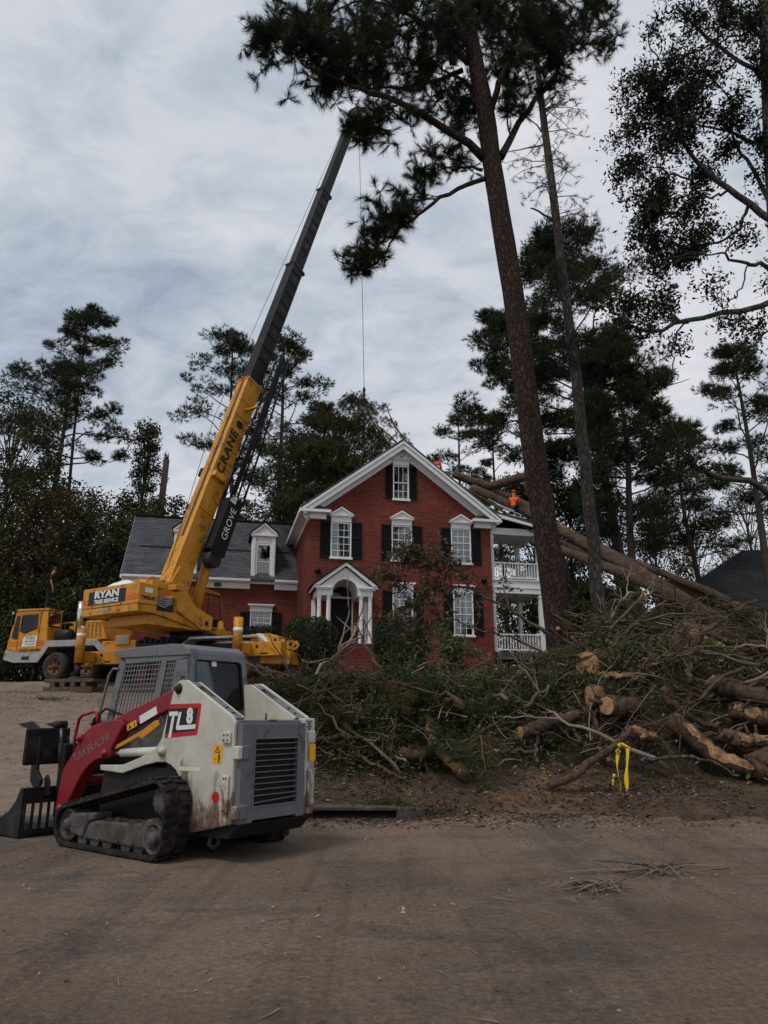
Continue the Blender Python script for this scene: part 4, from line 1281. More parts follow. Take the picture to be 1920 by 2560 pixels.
# decals on the left plate
YD = 0.5515
def decal(poly, mat, nm, k=0, parent=LD):
    return MB().prism(poly, YD + 0.0012 * k, YD + 0.0012 * k + 0.001).build(nm, mat, parent)
dc = decal([(0.335, 1.450), (-0.150, 1.455), (-0.168, 1.44), (-0.135, 1.16), (-0.118, 1.148), (0.378, 1.112)], M['decal_red'], 'model_decal')
decal([(0.332, 1.405), (-0.122, 1.412), (-0.092, 1.19), (0.368, 1.155)], M['decal_black'], 'decal_field', 1, dc)
# T and L share a foot; built as bars like the printed mark
decal([(0.328, 1.375), (0.19, 1.378), (0.186, 1.335), (0.325, 1.332)], M['decal_white'], 'letter_t', 2, dc)
decal([(0.275, 1.332), (0.235, 1.332), (0.27, 1.118), (0.315, 1.116)], M['decal_white'], 'letter_t', 2, dc)
decal([(0.170, 1.372), (0.130, 1.372), (0.158, 1.238), (-0.105, 1.252), (-0.098, 1.208), (0.185, 1.193), (0.202, 1.21)], M['decal_white'], 'letter_l', 2, dc)
text_mesh('8', 0.20, M['decal_white'], dc, frame_m((-0.005, YD + 0.004, 1.325), (-1, 0, 0.02), (0, 0, 1)), 'digit', 0.010, 0.9)
def sticker(x0, x1, z0, z1, mat, nm, parent=LD, y=YD):
    return MB().box(x1, x0, y, y + 0.0015, z0, z1).build(nm, mat, parent)
def warn(x0, x1, z0, z1, nm='warning_sticker', y=YD, tilt=None):
    """yellow sticker: triangle sign over a standing figure"""
    w_ = sticker(x0, x1, z0, z1, M['decal_yellow'], nm, LD, y)
    cx = (x0 + x1) / 2; h = z1 - z0; q = y + 0.0018
    tr = [(cx - 0.042, z0 + h * 0.57), (cx + 0.042, z0 + h * 0.57), (cx, z0 + h * 0.95)]
    ti = [(cx - 0.028, z0 + h * 0.62), (cx + 0.028, z0 + h * 0.62), (cx, z0 + h * 0.87)]
    mb = MB()
    for i in range(3):
        a_, b_ = tr[i], tr[(i + 1) % 3]; c_, d_ = ti[(i + 1) % 3], ti[i]
        mb.prism([a_, b_, c_, d_], q, q + 0.001)
    mb.prism([(cx - 0.005, z0 + h * 0.66), (cx + 0.005, z0 + h * 0.66), (cx + 0.008, z0 + h * 0.78), (cx - 0.002, z0 + h * 0.78)], q, q + 0.001)
    fx = cx - 0.025
    mb.box(fx - 0.012, fx + 0.012, q, q + 0.001, z0 + h * 0.22, z0 + h * 0.42)
    mb.box(fx - 0.010, fx - 0.001, q, q + 0.001, z0 + h * 0.05, z0 + h * 0.22); mb.box(fx + 0.002, fx + 0.010, q, q + 0.001, z0 + h * 0.05, z0 + h * 0.22)
    mb.cyl((fx, q, z0 + h * 0.48), (fx, q + 0.001, z0 + h * 0.48), 0.010, n=10)
    mb.box(cx + 0.008, cx + 0.04, q, q + 0.001, z0 + h * 0.22, z0 + h * 0.26)
    mb.build('warning_symbol', M['decal_black'], w_)
warn(-0.382, -0.518, 0.89, 1.064)
sticker(0.11, -0.205, 0.806, 0.846, M['decal_cream'], 'blank_strip')
rdt = MB().cyl((-0.458, YD, 0.585), (-0.458, YD + 0.0015, 0.585), 0.052, n=24).build('red_round_sticker', M['decal_red'], LD)
MB().box(-0.735 - 0.013, -0.7465, -0.53, -0.44, 0.88, 1.05).build('warning_sticker', M['decal_yellow'], LD)
MB().box(-0.10, 0.02, -0.5515, -0.5505, 1.38, 1.45).build('small_plate', M['decal_white'], LD)

# cab ----------------------------------------------------------------------------
def lean(p):      # sides draw in toward the roof
    return Vector((p.x, p.y * (1 - 0.085 * max(0, p.z - 1.25) / 0.85), p.z))
cab = MB().prism([(1.64, 2.085), (1.66, 2.065), (1.62, 2.035), (1.50, 1.985), (0.34, 1.965), (0.25, 1.965), (0.275, 2.03), (0.36, 2.085), (0.60, 2.10), (1.2, 2.10)], -0.44, 0.44).build('cab_roof', M['lgrey'], LD, 0.06, seg=5, xf=lean)
for s in (1, -1):
    y0, y1 = sorted((0.425 * s, 0.40 * s))
    sd_ = MB()
    sd_.prism([(1.50, 1.984), (1.42, 1.984), (1.39, 1.92), (0.26, 1.92), (0.25, 1.964), (0.34, 1.964)], y0, y1)
    sd_.prism([(1.51, 1.98), (1.40, 1.92), (1.58, 1.05), (1.68, 1.05)], y0, y1)
    sd_.prism([(0.735, 1.92), (0.640, 1.92), (0.72, 1.28), (0.84, 1.28)], y0, y1)
    sd_.prism([(0.475, 1.92), (0.25, 1.96), (0.13, 1.28), (0.56, 1.28)], y0, y1)
    sd_.prism([(1.60, 1.28), (0.13, 1.28), (0.13, 1.0), (1.62, 1.0)], y0, y1)
    so = sd_.build('cab_side', M['lgrey'], LD, 0.006, xf=lean)
    g = MB()
    for k in range(12):
        x = 0.775 + k * 0.055
        g.bar((x, 0.413 * s, 1.922), (x + 0.10 * (0.4 + k / 14), 0.413 * s, 1.28), 0.010, 0.012, (1, 0, 0))
    for k in range(12):
        z = 1.315 + k * 0.052; u = (1.92 - z) / 0.64
        g.bar((0.735 + 0.10 * u, 0.413 * s, z), (1.40 + 0.13 * u, 0.413 * s, z), 0.012, 0.010)
    for k in range(3):
        x = 0.51 + k * 0.045
        g.bar((x, 0.413 * s, 1.922), (x + 0.085, 0.413 * s, 1.28), 0.010, 0.012, (1, 0, 0))
    for k in range(12):
        z = 1.315 + k * 0.052; u = (1.92 - z) / 0.64
        g.bar((0.475 + 0.085 * u, 0.413 * s, z), (0.64 + 0.08 * u, 0.413 * s, z), 0.012, 0.010)
    g.build('window_mesh', M['lgrey'], so, xf=lean)
    sl_ = MB()
    for k in range(5): sl_.box(0.30, 0.37, *sorted((0.4255 * s, 0.4275 * s)), 1.50 + k * 0.055, 1.525 + k * 0.055)
    sl_.build('vent_slots', M['ldark'], so, xf=lean)
    # front grab bar
    MB().tube([(1.50, 0.43 * s, 1.86), (1.60, 0.44 * s, 1.87), (1.66, 0.445 * s, 1.80), (1.75, 0.445 * s, 1.36), (1.73, 0.44 * s, 1.28), (1.62, 0.43 * s, 1.27)], 0.017, 8).build('grab_bar', M['lgrey'], LD, xf=lean)
# rear wall with the big rounded window
def rwall(p):
    q = lean(p); q.x = 0.155 + (p.z - 1.28) * 0.135 + (p.x); return q
ring = MB()
def rr_poly(y0, y1, z0, z1, r, ch_=0.0):
    pts = []
    for cy, cz, a0 in ((y1 - r, z1 - r, 0), (y0 + r, z1 - r, 90), (y0 + r, z0 + r, 180), (y1 - r, z0 + r, 270)):
        for k in range(6):
            t = math.radians(a0 + 18 * k); pts.append((cy + r * math.cos(t), cz + r * math.sin(t)))
    return pts
op_ = rr_poly(-0.355, 0.355, 1.385, 1.925, 0.055); ou_ = rr_poly(-0.425, 0.425, 1.285, 1.995, 0.02)
for i in range(len(op_)):
    j = (i + 1) % len(op_)
    ring.prism([ou_[i], ou_[j], op_[j], op_[i]], 0.0, 0.05, 'yz')
ring.build('rear_frame', M['lgrey'], LD, xf=rwall)
MB().prism(rr_poly(-0.36, 0.36, 1.38, 1.93, 0.055), 0.020, 0.028, 'yz').build('rear_window', M['yglass'], LD, xf=rwall)
MB().prism([(0.03, 1.86), (0.10, 1.86), (0.10, 1.92), (0.03, 1.92)], 0.010, 0.014, 'yz').build('window_sticker', M['decal_white'], LD, xf=rwall)
gk = MB()
ok = rr_poly(-0.345, 0.345, 1.395, 1.915, 0.05)
for i in range(len(op_)):
    j = (i + 1) % len(op_)
    gk.prism([op_[i], op_[j], ok[j], ok[i]], -0.004, 0.016, 'yz')
gk.build('window_seal', M['ldark'], LD, xf=rwall)
# seat, controls and floor inside
st = MB(); st.box(0.55, 1.0, -0.24, 0.24, 1.0, 1.12).box(0.46, 0.58, -0.24, 0.24, 1.12, 1.62).box(0.45, 0.55, -0.13, 0.13, 1.63, 1.80)
st.build('driver_seat', M['ldark'], LD, 0.03)
MB().box(0.2, 1.45, -0.40, 0.40, 0.85, 0.99).build('cab_floor', M['ldark'], LD)

# lift arms -------------------------------------------------------------------------
arm = [(0.13, 1.66), (0.11, 1.60), (0.15, 1.47), (0.30, 1.43), (1.132, 1.195), (1.294, 0.987), (1.30, 0.907), (1.399, 0.888), (1.52, 0.873), (1.60, 0.845), (1.676, 0.805), (1.745, 0.755), (1.804, 0.696),
       (1.875, 0.61), (1.94, 0.505), (2.044, 0.373), (2.13, 0.23), (2.20, 0.20), (2.25, 0.25), (2.258, 0.372), (2.23, 0.56), (2.191, 0.74), (2.14, 0.81), (2.081, 0.862), (1.974, 0.996), (1.90, 1.10), (1.829, 1.165), (1.70, 1.225), (1.548, 1.262), (1.347, 1.305), (1.157, 1.375)]
for s in (1, -1):
    ya, yb = sorted((0.56 * s, 0.44 * s)) if False else sorted((0.505 * s, 0.42 * s))
    # upper beam sits inside the plate, lower boot stands out over it
    ao = MB().prism(arm, *sorted((0.50 * s, 0.40 * s))).build('lift_arm', M['lred'], LD, 0.010)
    boot = [(1.10, 1.24), (1.294, 0.985), (1.30, 0.905)] + arm[7:-2] + [(1.30, 1.30), (1.16, 1.29)]
    MB().prism(boot, *sorted((0.503 * s, 0.555 * s))).build('arm_boot', M['lred'], ao, 0.014)
    for px, pz, r_ in ((1.905, 1.092, 0.05), (1.387, 0.939, 0.045), (2.16, 0.32, 0.05)):
        MB().lathe([(r_, -0.01), (r_, 0.02), (r_ * 0.6, 0.025), (r_ * 0.6, 0.04), (0, 0.04)] if s > 0 else [(0, -0.04), (r_ * 0.6, -0.04), (r_ * 0.6, -0.025), (r_, -0.02), (r_, 0.01)], (px, 0.555 * s, pz), 'y', 16).build('arm_pin', M['lred'], ao)
    MB().tube([(0.40, 0.47 * s, 0.985), (1.20, 0.47 * s, 0.945)], 0.046, 14).build('lift_cylinder', M['hydraulic'], LD)
    MB().tube([(1.20, 0.47 * s, 0.945), (1.40, 0.47 * s, 0.938)], 0.025, 10).build('cylinder_rod', M['silver'], LD)
    MB().prism([(1.27, 1.02), (1.27, 0.975), (0.86, 1.12), (0.80, 1.10), (0.75, 1.125), (0.53, 1.235), (0.55, 1.29), (0.61, 1.285), (0.80, 1.19)], *sorted((0.52 * s, 0.50 * s))).build('arm_lock', M['lock_yellow'], ao, 0.006)
    MB().tube([(2.03, 0.53 * s, 0.95), (2.06, 0.53 * s, 1.08), (2.01, 0.53 * s, 1.30), (1.95, 0.53 * s, 1.345), (1.72, 0.53 * s, 1.385), (1.66, 0.53 * s, 1.37), (1.62, 0.53 * s, 1.25)], 0.018, 8).build('hose_guard', M['lred'], ao)
    hs = MB()
    for k in range(3):
        hs.tube([(1.85 - 0.06 * k, 0.46 * s, 1.18), (1.80 - 0.05 * k, 0.47 * s, 1.30 + 0.03 * k), (1.60, 0.46 * s, 1.42), (1.40, 0.42 * s, 1.36), (1.25, 0.40 * s, 1.33)], 0.014, 6)
    hs.build('hoses', M['rubber'], ao)
MB().cyl((1.98, -0.42, 0.62), (1.98, 0.42, 0.62), 0.06, n=14).build('arm_cross_tube', M['lred'], LD)
# lettering on the arm (letters follow the slope of the boot)
text_mesh('TAKEUCHI', 0.128, M['ghost_letter'], LD, frame_m((1.665, 0.5575, 0.985), (-0.715, 0, 0.283), (0, 0, 1)), 'maker_lettering', 0.002, 1.17, 0.0, 0.001)
sticker(0.90, 0.60, 1.30, 1.385, M['decal_white'], 'arm_label', LD, 0.5005).matrix_basis = Matrix.Translation((0.75, 0, 1.345)) @ Matrix.Rotation(math.radians(20.5), 4, 'Y') @ Matrix.Translation((-0.75, 0, -1.345))
ws = sticker(1.11, 0.94, 1.20, 1.268, M['decal_yellow'], 'arm_warning', LD, 0.5005)
ws.matrix_basis = Matrix.Translation((1.025, 0, 1.235)) @ Matrix.Rotation(math.radians(19), 4, 'Y') @ Matrix.Translation((-1.025, 0, -1.235))
mb = MB().prism([(1.085, 1.212), (1.03, 1.212), (1.0575, 1.256)], 0.5022, 0.503); mb.box(0.965, 0.985, 0.5022, 0.503, 1.21, 1.25)
mb.build('warning_symbol', M['decal_black'], ws)

# grapple bucket ----------------------------------------------------------------------
BX = 2.42
bk = empty('grapple_bucket', LOADER_O, LOADER_R, 'black skeleton grapple bucket resting on the dirt in front of the loader', 'bucket')
side_poly = [(BX, 0.02), (BX, 0.545), (BX + 0.06, 0.545), (BX + 0.14, 0.40), (BX + 0.27, 0.28), (BX + 0.48, 0.19), (BX + 0.72, 0.16), (BX + 0.72, 0.02)]
for y in (0.86, -0.86):
    MB().prism(side_poly, y - 0.012, y + 0.012).build('side_cheek', M['lsteel'], bk, 0.004)
MB().box(BX, BX + 0.72, -0.846, 0.846, 0.015, 0.045).build('floor_plate', M['lsteel'], bk, 0.004)
MB().box(BX + 0.722, BX + 0.80, -0.872, 0.872, 0.012, 0.035).build('cutting_edge', M['lsteel'], bk, 0.004)
MB().box(BX - 0.012, BX + 0.012, -0.846, 0.846, 0.37, 0.545).build('back_top', M['lsteel'], bk, 0.004)
MB().box(BX - 0.012, BX + 0.012, -0.846, 0.846, 0.046, 0.10).build('back_bottom', M['lsteel'], bk, 0.004)
y = 0.846
while y > -0.84:
    MB().box(BX - 0.012, BX + 0.012, y - 0.030, y, 0.101, 0.369).build('back_bar', M['lsteel'], bk, 0.004)
    MB().box(BX + 0.02, BX + 0.70, y - 0.052, y - 0.038, 0.046, 0.16).build('floor_tine', M['silver'], bk)
    y -= 0.096
for y in (0.66, 0.30, -0.30, -0.66):
    t = MB().prism([(BX + 0.02, 0.55), (BX + 0.14, 0.52), (BX + 0.24, 0.60), (BX + 0.27, 1.02), (BX + 0.36, 1.17), (BX + 0.70, 1.245), (BX + 0.36, 1.275), (BX + 0.20, 1.20), (BX + 0.14, 1.05), (BX + 0.12, 0.72), (BX + 0.0, 0.62)], y - 0.02, y + 0.02)
    t.build('grapple_tine', M['lsteel'], bk, 0.006)
    MB().prism([(BX - 0.10, 0.45), (BX - 0.012, 0.45), (BX + 0.03, 0.64), (BX - 0.02, 0.68), (BX - 0.08, 0.62)], y - 0.06, y - 0.035).build('hinge_lug', M['lsteel'], bk, 0.006)
for y in (0.55, -0.55):
    MB().box(BX + 0.16, BX + 0.20, y - 0.28, y + 0.28, 0.78, 1.20).build('clamp_panel', M['lsteel'], bk, 0.02)
    MB().tube([(BX - 0.03, y - 0.10, 0.66), (BX + 0.04, y - 0.10, 1.02)], 0.035, 12).build('clamp_cylinder', M['lsteel'], bk)
    MB().tube([(BX + 0.04, y - 0.10, 1.02), (BX + 0.10, y - 0.10, 1.24)], 0.018, 10).build('clamp_rod', M['silver'], bk)
    MB().lathe([(0.0, -0.07), (0.045, -0.07), (0.045, 0.07), (0.0, 0.07)], (BX + 0.10, y - 0.10, 1.24), 'y', 12).build('clamp_pin', M['lsteel'], bk)
MB().box(BX - 0.13, BX - 0.016, -0.50, 0.50, 0.20, 1.02).build('quick_attach_plate', M['lsteel'], bk, 0.02)
# ------------------------------------------------------------------ truck crane
M['cy'] = plain('crane_yellow', (0.55, 0.240, 0.018), 0.42, 0, 0.10, 1.6, dirt=(0.20, 0.085, 0.022), dirt_amt=0.30, dirt_scale=2.4)
M['cy_worn'] = plain('crane_yellow_chipped', (0.60, 0.275, 0.022), 0.45, 0, 0.12, 2.5, dirt=(0.055, 0.040, 0.030), dirt_amt=0.26, dirt_scale=1.1)
M['cgrey'] = plain('pale_deck_plate', (0.34, 0.335, 0.32), 0.5, 0.2, 0.15, 5, dirt=(0.15, 0.13, 0.11), dirt_amt=0.25)
M['cdark'] = plain('boom_dark_grey', (0.0065, 0.0065, 0.0075), 0.65, 0, 0.3, 2, dirt=(0.022, 0.017, 0.014), dirt_amt=0.25, spec=0.25)
M['cblack'] = plain('crane_black', (0.014, 0.014, 0.015), 0.55, 0, 0.3)
M['corange'] = plain('orange_stripe', (0.55, 0.11, 0.008), 0.45, 0, 0.1)
M['chrome'] = plain('chrome_stack', (0.62, 0.61, 0.60), 0.22, 0.95, 0.35, 9)
M['cgreen'] = plain('green_lettering', (0.030, 0.15, 0.055), 0.5)
M['sign_white'] = plain('magnetic_sign', (0.70, 0.72, 0.68), 0.5, 0, 0.06)
M['tyre'] = plain('tyre_rubber', (0.022, 0.021, 0.020), 0.8, 0, 0.3, 5, dirt=(0.07, 0.055, 0.042), dirt_amt=0.35)
M['rusty_rim'] = plain('rusty_rim', (0.16, 0.075, 0.030), 0.7, 0.1, 0.4, 6, dirt=(0.03, 0.02, 0.015), dirt_amt=0.35)
M['timber'] = plain('old_timber', (0.085, 0.060, 0.042), 0.9, 0, 0.4, 7, 0.4, dirt=(0.03, 0.022, 0.016), dirt_amt=0.3)

CO = Vector((-11.91, 29.20, 2.67)); CR = math.radians(164)
CRN = empty('truck_crane', CO, CR, 'yellow truck crane with its long dark boom raised over the house', 'crane')
CM = Matrix.Translation(CO) @ Matrix.Rotation(CR, 4, 'Z')
CI = CM.inverted()

# carrier -----------------------------------------------------------------
WHEELS = [0.12, -1.28, -6.35, -7.70]
tp = [(0.30, -0.17), (0.42, -0.19), (0.50, -0.175), (0.535, -0.12), (0.54, 0.0), (0.535, 0.12), (0.50, 0.175), (0.42, 0.19), (0.30, 0.17)]
for x in WHEELS:
    for s in (1, -1):
        t_ = MB().lathe(tp, (x, 1.07 * s, 0.53), 'y', 36, True, False).build('tyre', M['tyre'], CRN)
        rp = [(0.31, -0.16), (0.31, 0.165), (0.285, 0.17), (0.27, 0.08), (0.12, 0.05), (0.11, 0.15), (0.0, 0.155)]
        if s < 0: rp = [(r, -h) for r, h in rp][::-1]
        r_ = MB().lathe(rp, (x, 1.07 * s, 0.53), 'y', 24, True, False).build('wheel_rim', M['rusty_rim'], t_)
        hb = MB()
        for k in range(6):
            a = 2 * math.pi * k / 6
            hb.bar((x + 0.11 * math.cos(a), (1.07 + 0.10) * s, 0.53 + 0.11 * math.sin(a)), (x + 0.28 * math.cos(a), (1.07 + 0.13) * s, 0.53 + 0.28 * math.sin(a)), 0.07, 0.03, (0, 1, 0))
        hb.build('rim_spokes', M['rusty_rim'], r_)
MB().box(-9.0, 2.2, -0.45, 0.45, 0.62, 1.30).build('chassis_frame', M['cblack'], CRN, 0.02)
for x in WHEELS: MB().cyl((x, -1.0, 0.53), (x, 1.0, 0.53), 0.09, n=10).build('axle', M['cblack'], CRN)
# front skirt and arched fender, left and right
sk = [(2.47, 0.83), (1.98, 0.70), (0.87, 0.69), (0.47, 1.26), (-1.55, 1.27), (-1.80, 1.05), (-2.15, 1.05), (-1.62, 1.50), (0.58, 1.50), (0.82, 1.07), (1.75, 1.07), (2.42, 1.19)]
for s in (1, -1):
    MB().prism(sk, *sorted((1.27 * s, 1.22 * s))).build('fender_skirt', M['cgrey'], CRN, 0.01)
    MB().prism([(0.45, 1.262), (-1.54, 1.272), (-1.60, 1.498), (0.575, 1.498)], *sorted((1.218 * s, 0.62 * s))).build('fender_deck', M['cgrey'], CRN)
    MB().prism([(-5.10, 1.15), (-5.20, 1.15), (-5.52, 1.46), (-8.3, 1.46), (-8.5, 1.05), (-8.42, 1.05), (-8.15, 1.38), (-5.50, 1.38)], *sorted((1.27 * s, 0.60 * s))).build('rear_fender', M['cgrey'], CRN, 0.01)
    MB().prism([(-8.15, 1.462), (-8.72, 1.02), (-8.78, 1.02), (-8.30, 1.50), (-8.15, 1.50)], *sorted((1.275 * s, 0.60 * s))).build('rear_mudguard', M['sign_white'], CRN, 0.008)
MB().box(2.30, 2.47, -1.22, 1.22, 0.80, 1.18).build('front_bumper', M['cy'], CRN, 0.02)
MB().box(1.28, 1.62, 1.271, 1.276, 0.80, 0.93).build('step_opening', M['cblack'], CRN)
MB().box(2.38, 2.475, 1.10, 1.28, 0.97, 1.08).build('marker_lamp', M['decal_red'], CRN, 0.01)
# half cab on the left
cabp = [(2.42, 1.205), (1.77, 1.075), (0.83, 1.075), (0.585, 1.505), (0.62, 1.60), (0.70, 2.72), (2.08, 2.74), (2.15, 2.66), (2.38, 1.60)]
CY0, CY1 = 0.42, 1.24
cb = MB().prism(cabp, CY0, CY1 - 0.02).build('cab_body', M['cy'], CRN, 0.02)
MB().prism([(0.66, 2.742), (2.10, 2.755), (2.14, 2.70), (2.13, 2.68), (0.66, 2.68)], CY0 - 0.03, CY1 + 0.02).build('cab_roof', M['cy'], cb, 0.02)
# door outline, windows (dark glass panes set in black rubber), rear window
wp = MB().prism([(1.86, 2.52), (1.10, 2.53), (1.06, 1.99), (1.66, 1.80), (1.90, 1.90)], CY1 - 0.022, CY1 - 0.006).build('door_window_seal', M['cblack'], cb)
MB().prism([(1.82, 2.48), (1.14, 2.49), (1.10, 2.02), (1.66, 1.84), (1.86, 1.93)], CY1 - 0.0055, CY1 - 0.001).build('door_window', M['dark_glass'], cb)
MB().prism([(1.98, 2.50), (1.97, 1.62), (2.03, 1.58), (2.25, 1.66), (2.10, 2.50)], CY1 - 0.022, CY1 - 0.006).build('quarter_window', M['dark_glass'], cb)
def cab_rear(p): q = p.copy(); q.x = 0.585 + (p.z - 1.5) * 0.095 - p.x; return q
MB().prism([(0.54, 2.06), (1.16, 2.06), (1.18, 2.58), (0.54, 2.60)], 0.004, 0.016, 'yz').build('rear_window_seal', M['cblack'], cb, xf=cab_rear)
MB().prism([(0.57, 2.10), (1.12, 2.10), (1.14, 2.55), (0.57, 2.56)], 0.017, 0.022, 'yz').build('rear_window', M['dark_glass'], cb, xf=cab_rear)
MB().prism([(0.5, 1.65), (1.15, 1.65), (1.15, 2.60), (0.5, 2.60)], -0.004, 0.006, 'yz').build('windscreen', M['dark_glass'], cb, xf=lambda p: Vector((2.385 - (p.z - 1.6) * 0.215 + p.x + 0.008, p.y, p.z)))
for x0, x1, z0, z1 in ((1.94, 1.955, 1.10, 2.55), (0.985, 1.0, 1.10, 2.60), (1.0, 1.94, 2.56, 2.572)):
    MB().box(x0, x1, CY1 - 0.022, CY1 - 0.012, z0, z1).build('door_seam', M['cblack'], cb)
MB().tube([(1.02, CY1, 2.55), (1.02, CY1 + 0.05, 2.5), (1.02, CY1 + 0.05, 1.9), (1.02, CY1, 1.85)], 0.015, 6).build('grab_rail', M['cy'], cb)
MB().tube([(2.02, CY1, 2.6), (2.12, CY1 + 0.2, 2.62), (2.16, CY1 + 0.22, 2.1), (2.1, CY1, 2.0)], 0.012, 6).build('mirror_arm', M['chrome'], cb)
MB().box(2.06, 2.10, CY1 + 0.12, CY1 + 0.28, 2.14, 2.52).build('mirror', M['cblack'], cb, 0.015)
for z0, z1 in ((1.42, 1.50), (1.33, 1.39)):
    MB().box(0.66, 2.36, CY1 - 0.0195, CY1 - 0.0165, z0, z1).build('orange_stripe', M['corange'], cb)
MB().prism([(1.72, 1.30), (1.08, 1.32), (1.06, 1.71), (1.58, 1.71), (1.68, 1.62)], CY1 - 0.016, CY1 - 0.012).build('door_sign', M['sign_white'], cb)
fm = lambda x, z: frame_m((x, CY1 - 0.010, z), (-1, 0, 0), (0, 0, 1))
text_mesh('RYAN', 0.19, M['cgreen'], cb, fm(1.36, 1.62), 'door_sign_lettering', 0.004, 0.86)
text_mesh('TREE SERVICE', 0.105, M['cgreen'], cb, fm(1.37, 1.49), 'door_sign_lettering', 0.002, 0.80)
text_mesh('770-459-0907', 0.095, M['cgreen'], cb, fm(1.37, 1.385), 'door_sign_lettering', 0.001, 0.88)
text_mesh('US DOT 924357', 0.125, M['cblack'], cb, fm(1.40, 1.16), 'dot_lettering', 0.003, 0.95)
text_mesh('GA', 0.125, M['cblack'], cb, fm(0.90, 1.17), 'dot_lettering', 0.003, 0.95)
# engine deck, air cleaner, louvred hood, exhaust stack
MB().box(-0.55, 0.55, -1.15, 0.40, 1.30, 2.30).build('engine_box', M['cy'], CRN, 0.02)
hood_ = MB().prism([(-0.80, 1.53), (-1.80, 1.53), (-1.52, 2.24), (-0.86, 2.26)], -0.9, 0.92).build('radiator_hood', M['cy'], CRN, 0.02)
lv = MB()
for r_ in range(12):
    for c_ in range(4):
        xa = -0.92 - c_ * 0.165 - (0.02 * (12 - r_) / 12) * c_; z = 1.60 + r_ * 0.05
        if xa - 0.11 > -1.78 + (z - 1.53) * 0.35: lv.box(xa - 0.11, xa, 0.9205, 0.924, z, z + 0.022)
lv.build('hood_louvres', M['cblack'], hood_)
ac = MB().lathe([(0.0, -0.38), (0.20, -0.36), (0.23, -0.3), (0.23, 0.25), (0.18, 0.30), (0.0, 0.30)], (0.18, 0.85, 1.74), 'x', 20)
ac.lathe([(0.08, 0.2), (0.08, 0.34), (0.20, 0.36), (0.22, 0.42), (0.14, 0.47), (0.0, 0.47)], (0.05, 0.85, 1.74), 'z', 18)
ac.build('air_cleaner', M['cblack'], CRN)
MB().prism([(-0.20, 1.72), (-0.62, 1.72), (-0.55, 2.08), (-0.32, 2.10)], 0.60, 0.64).build('guard_panel', M['sign_white'], CRN)
ex = MB().tube([(-0.30, 0.60, 1.6), (-0.28, 0.60, 2.5), (-0.28, 0.60, 3.05)], 0.13, 16).build('exhaust_stack', M['chrome'], CRN)
MB().box(-3.3, -1.85, -1.2, 1.22, 1.02, 1.42).build('mid_deck', M['cy'], CRN, 0.02)
MB().box(-3.05, -2.45, 1.0, 1.26, 1.25, 1.62).build('tool_box', M['cy'], CRN, 0.02)
MB().box(-3.0, -2.5, 1.261, 1.266, 1.29, 1.58).build('tool_box_door', M['cgrey'], CRN)
MB().box(-5.0, -3.3, -1.2, 1.2, 1.02, 1.32).build('turntable_deck', M['cblack'], CRN, 0.02)
bb = MB()
for k in range(7): bb.box(-4.9 + k * 0.23, -4.75 + k * 0.23, 1.0, 1.25, 1.33, 1.42 + 0.05 * (k % 3))
bb.build('deck_boxes', M['cblack'], CRN, 0.01)
# outriggers
for xo in (-1.70, -7.90):
    for s in (1, -1):
        hz = 0.56
        o_ = MB().box(xo - 1.15, xo + 0.14, *sorted((0.60 * s, 1.42 * s)), 0.56, 1.03) if xo > -4 else MB().box(xo - 1.25, xo + 0.14, *sorted((0.60 * s, 1.42 * s)), 0.72, 1.20)
        ob = o_.build('outrigger_box', M['cy'], CRN, 0.015)
        zz = 0.56 if xo > -4 else 0.72
        MB().box(xo - 0.13, xo + 0.13, *sorted((1.421 * s, 2.05 * s)), zz + 0.06, zz + 0.40).build('outrigger_beam', M['cy'], ob, 0.01)
        MB().cyl((xo, 2.2 * s, zz), (xo, 2.2 * s, 1.80 if xo > -4 else 1.95), 0.16, n=18).build('jack_housing', M['cy'], ob)
        MB().cyl((xo, 2.2 * s, 1.45), (xo, 2.2 * s, 1.60), 0.162, n=18).build('jack_label', M['sign_white'], ob)
        zb = 0.08 if xo > -4 else 0.02
        MB().cyl((xo, 2.2 * s, zb), (xo, 2.2 * s, zz), 0.10, n=16).build('jack_ram', M['cblack'], ob)
        MB().cyl((xo, 2.2 * s, zb - 0.08), (xo, 2.2 * s, zb), 0.32, 0.22, n=18).build('jack_float', M['cblack'], ob)
        MB().cyl((xo - 0.35, 1.421 * s, zz + 0.32), (xo - 0.35, 1.424 * s, zz + 0.32), 0.06, n=14).build('box_hole', M['cblack'], ob)
        MB().box(xo - 0.75, xo - 0.50, *sorted((1.4205 * s, 1.4225 * s)), zz + 0.05, zz + 0.11).build('box_label', M['cblack'], ob)
# front support leg under the bumper
fs_ = MB().cyl((1.6, 0.5, 0.02), (1.6, 0.5, 0.72), 0.09, n=12); fs_.cyl((1.6, 0.5, -0.06), (1.6, 0.5, 0.06), 0.42, 0.1, n=16)
fs_.build('front_jack', M['cblack'], CRN)
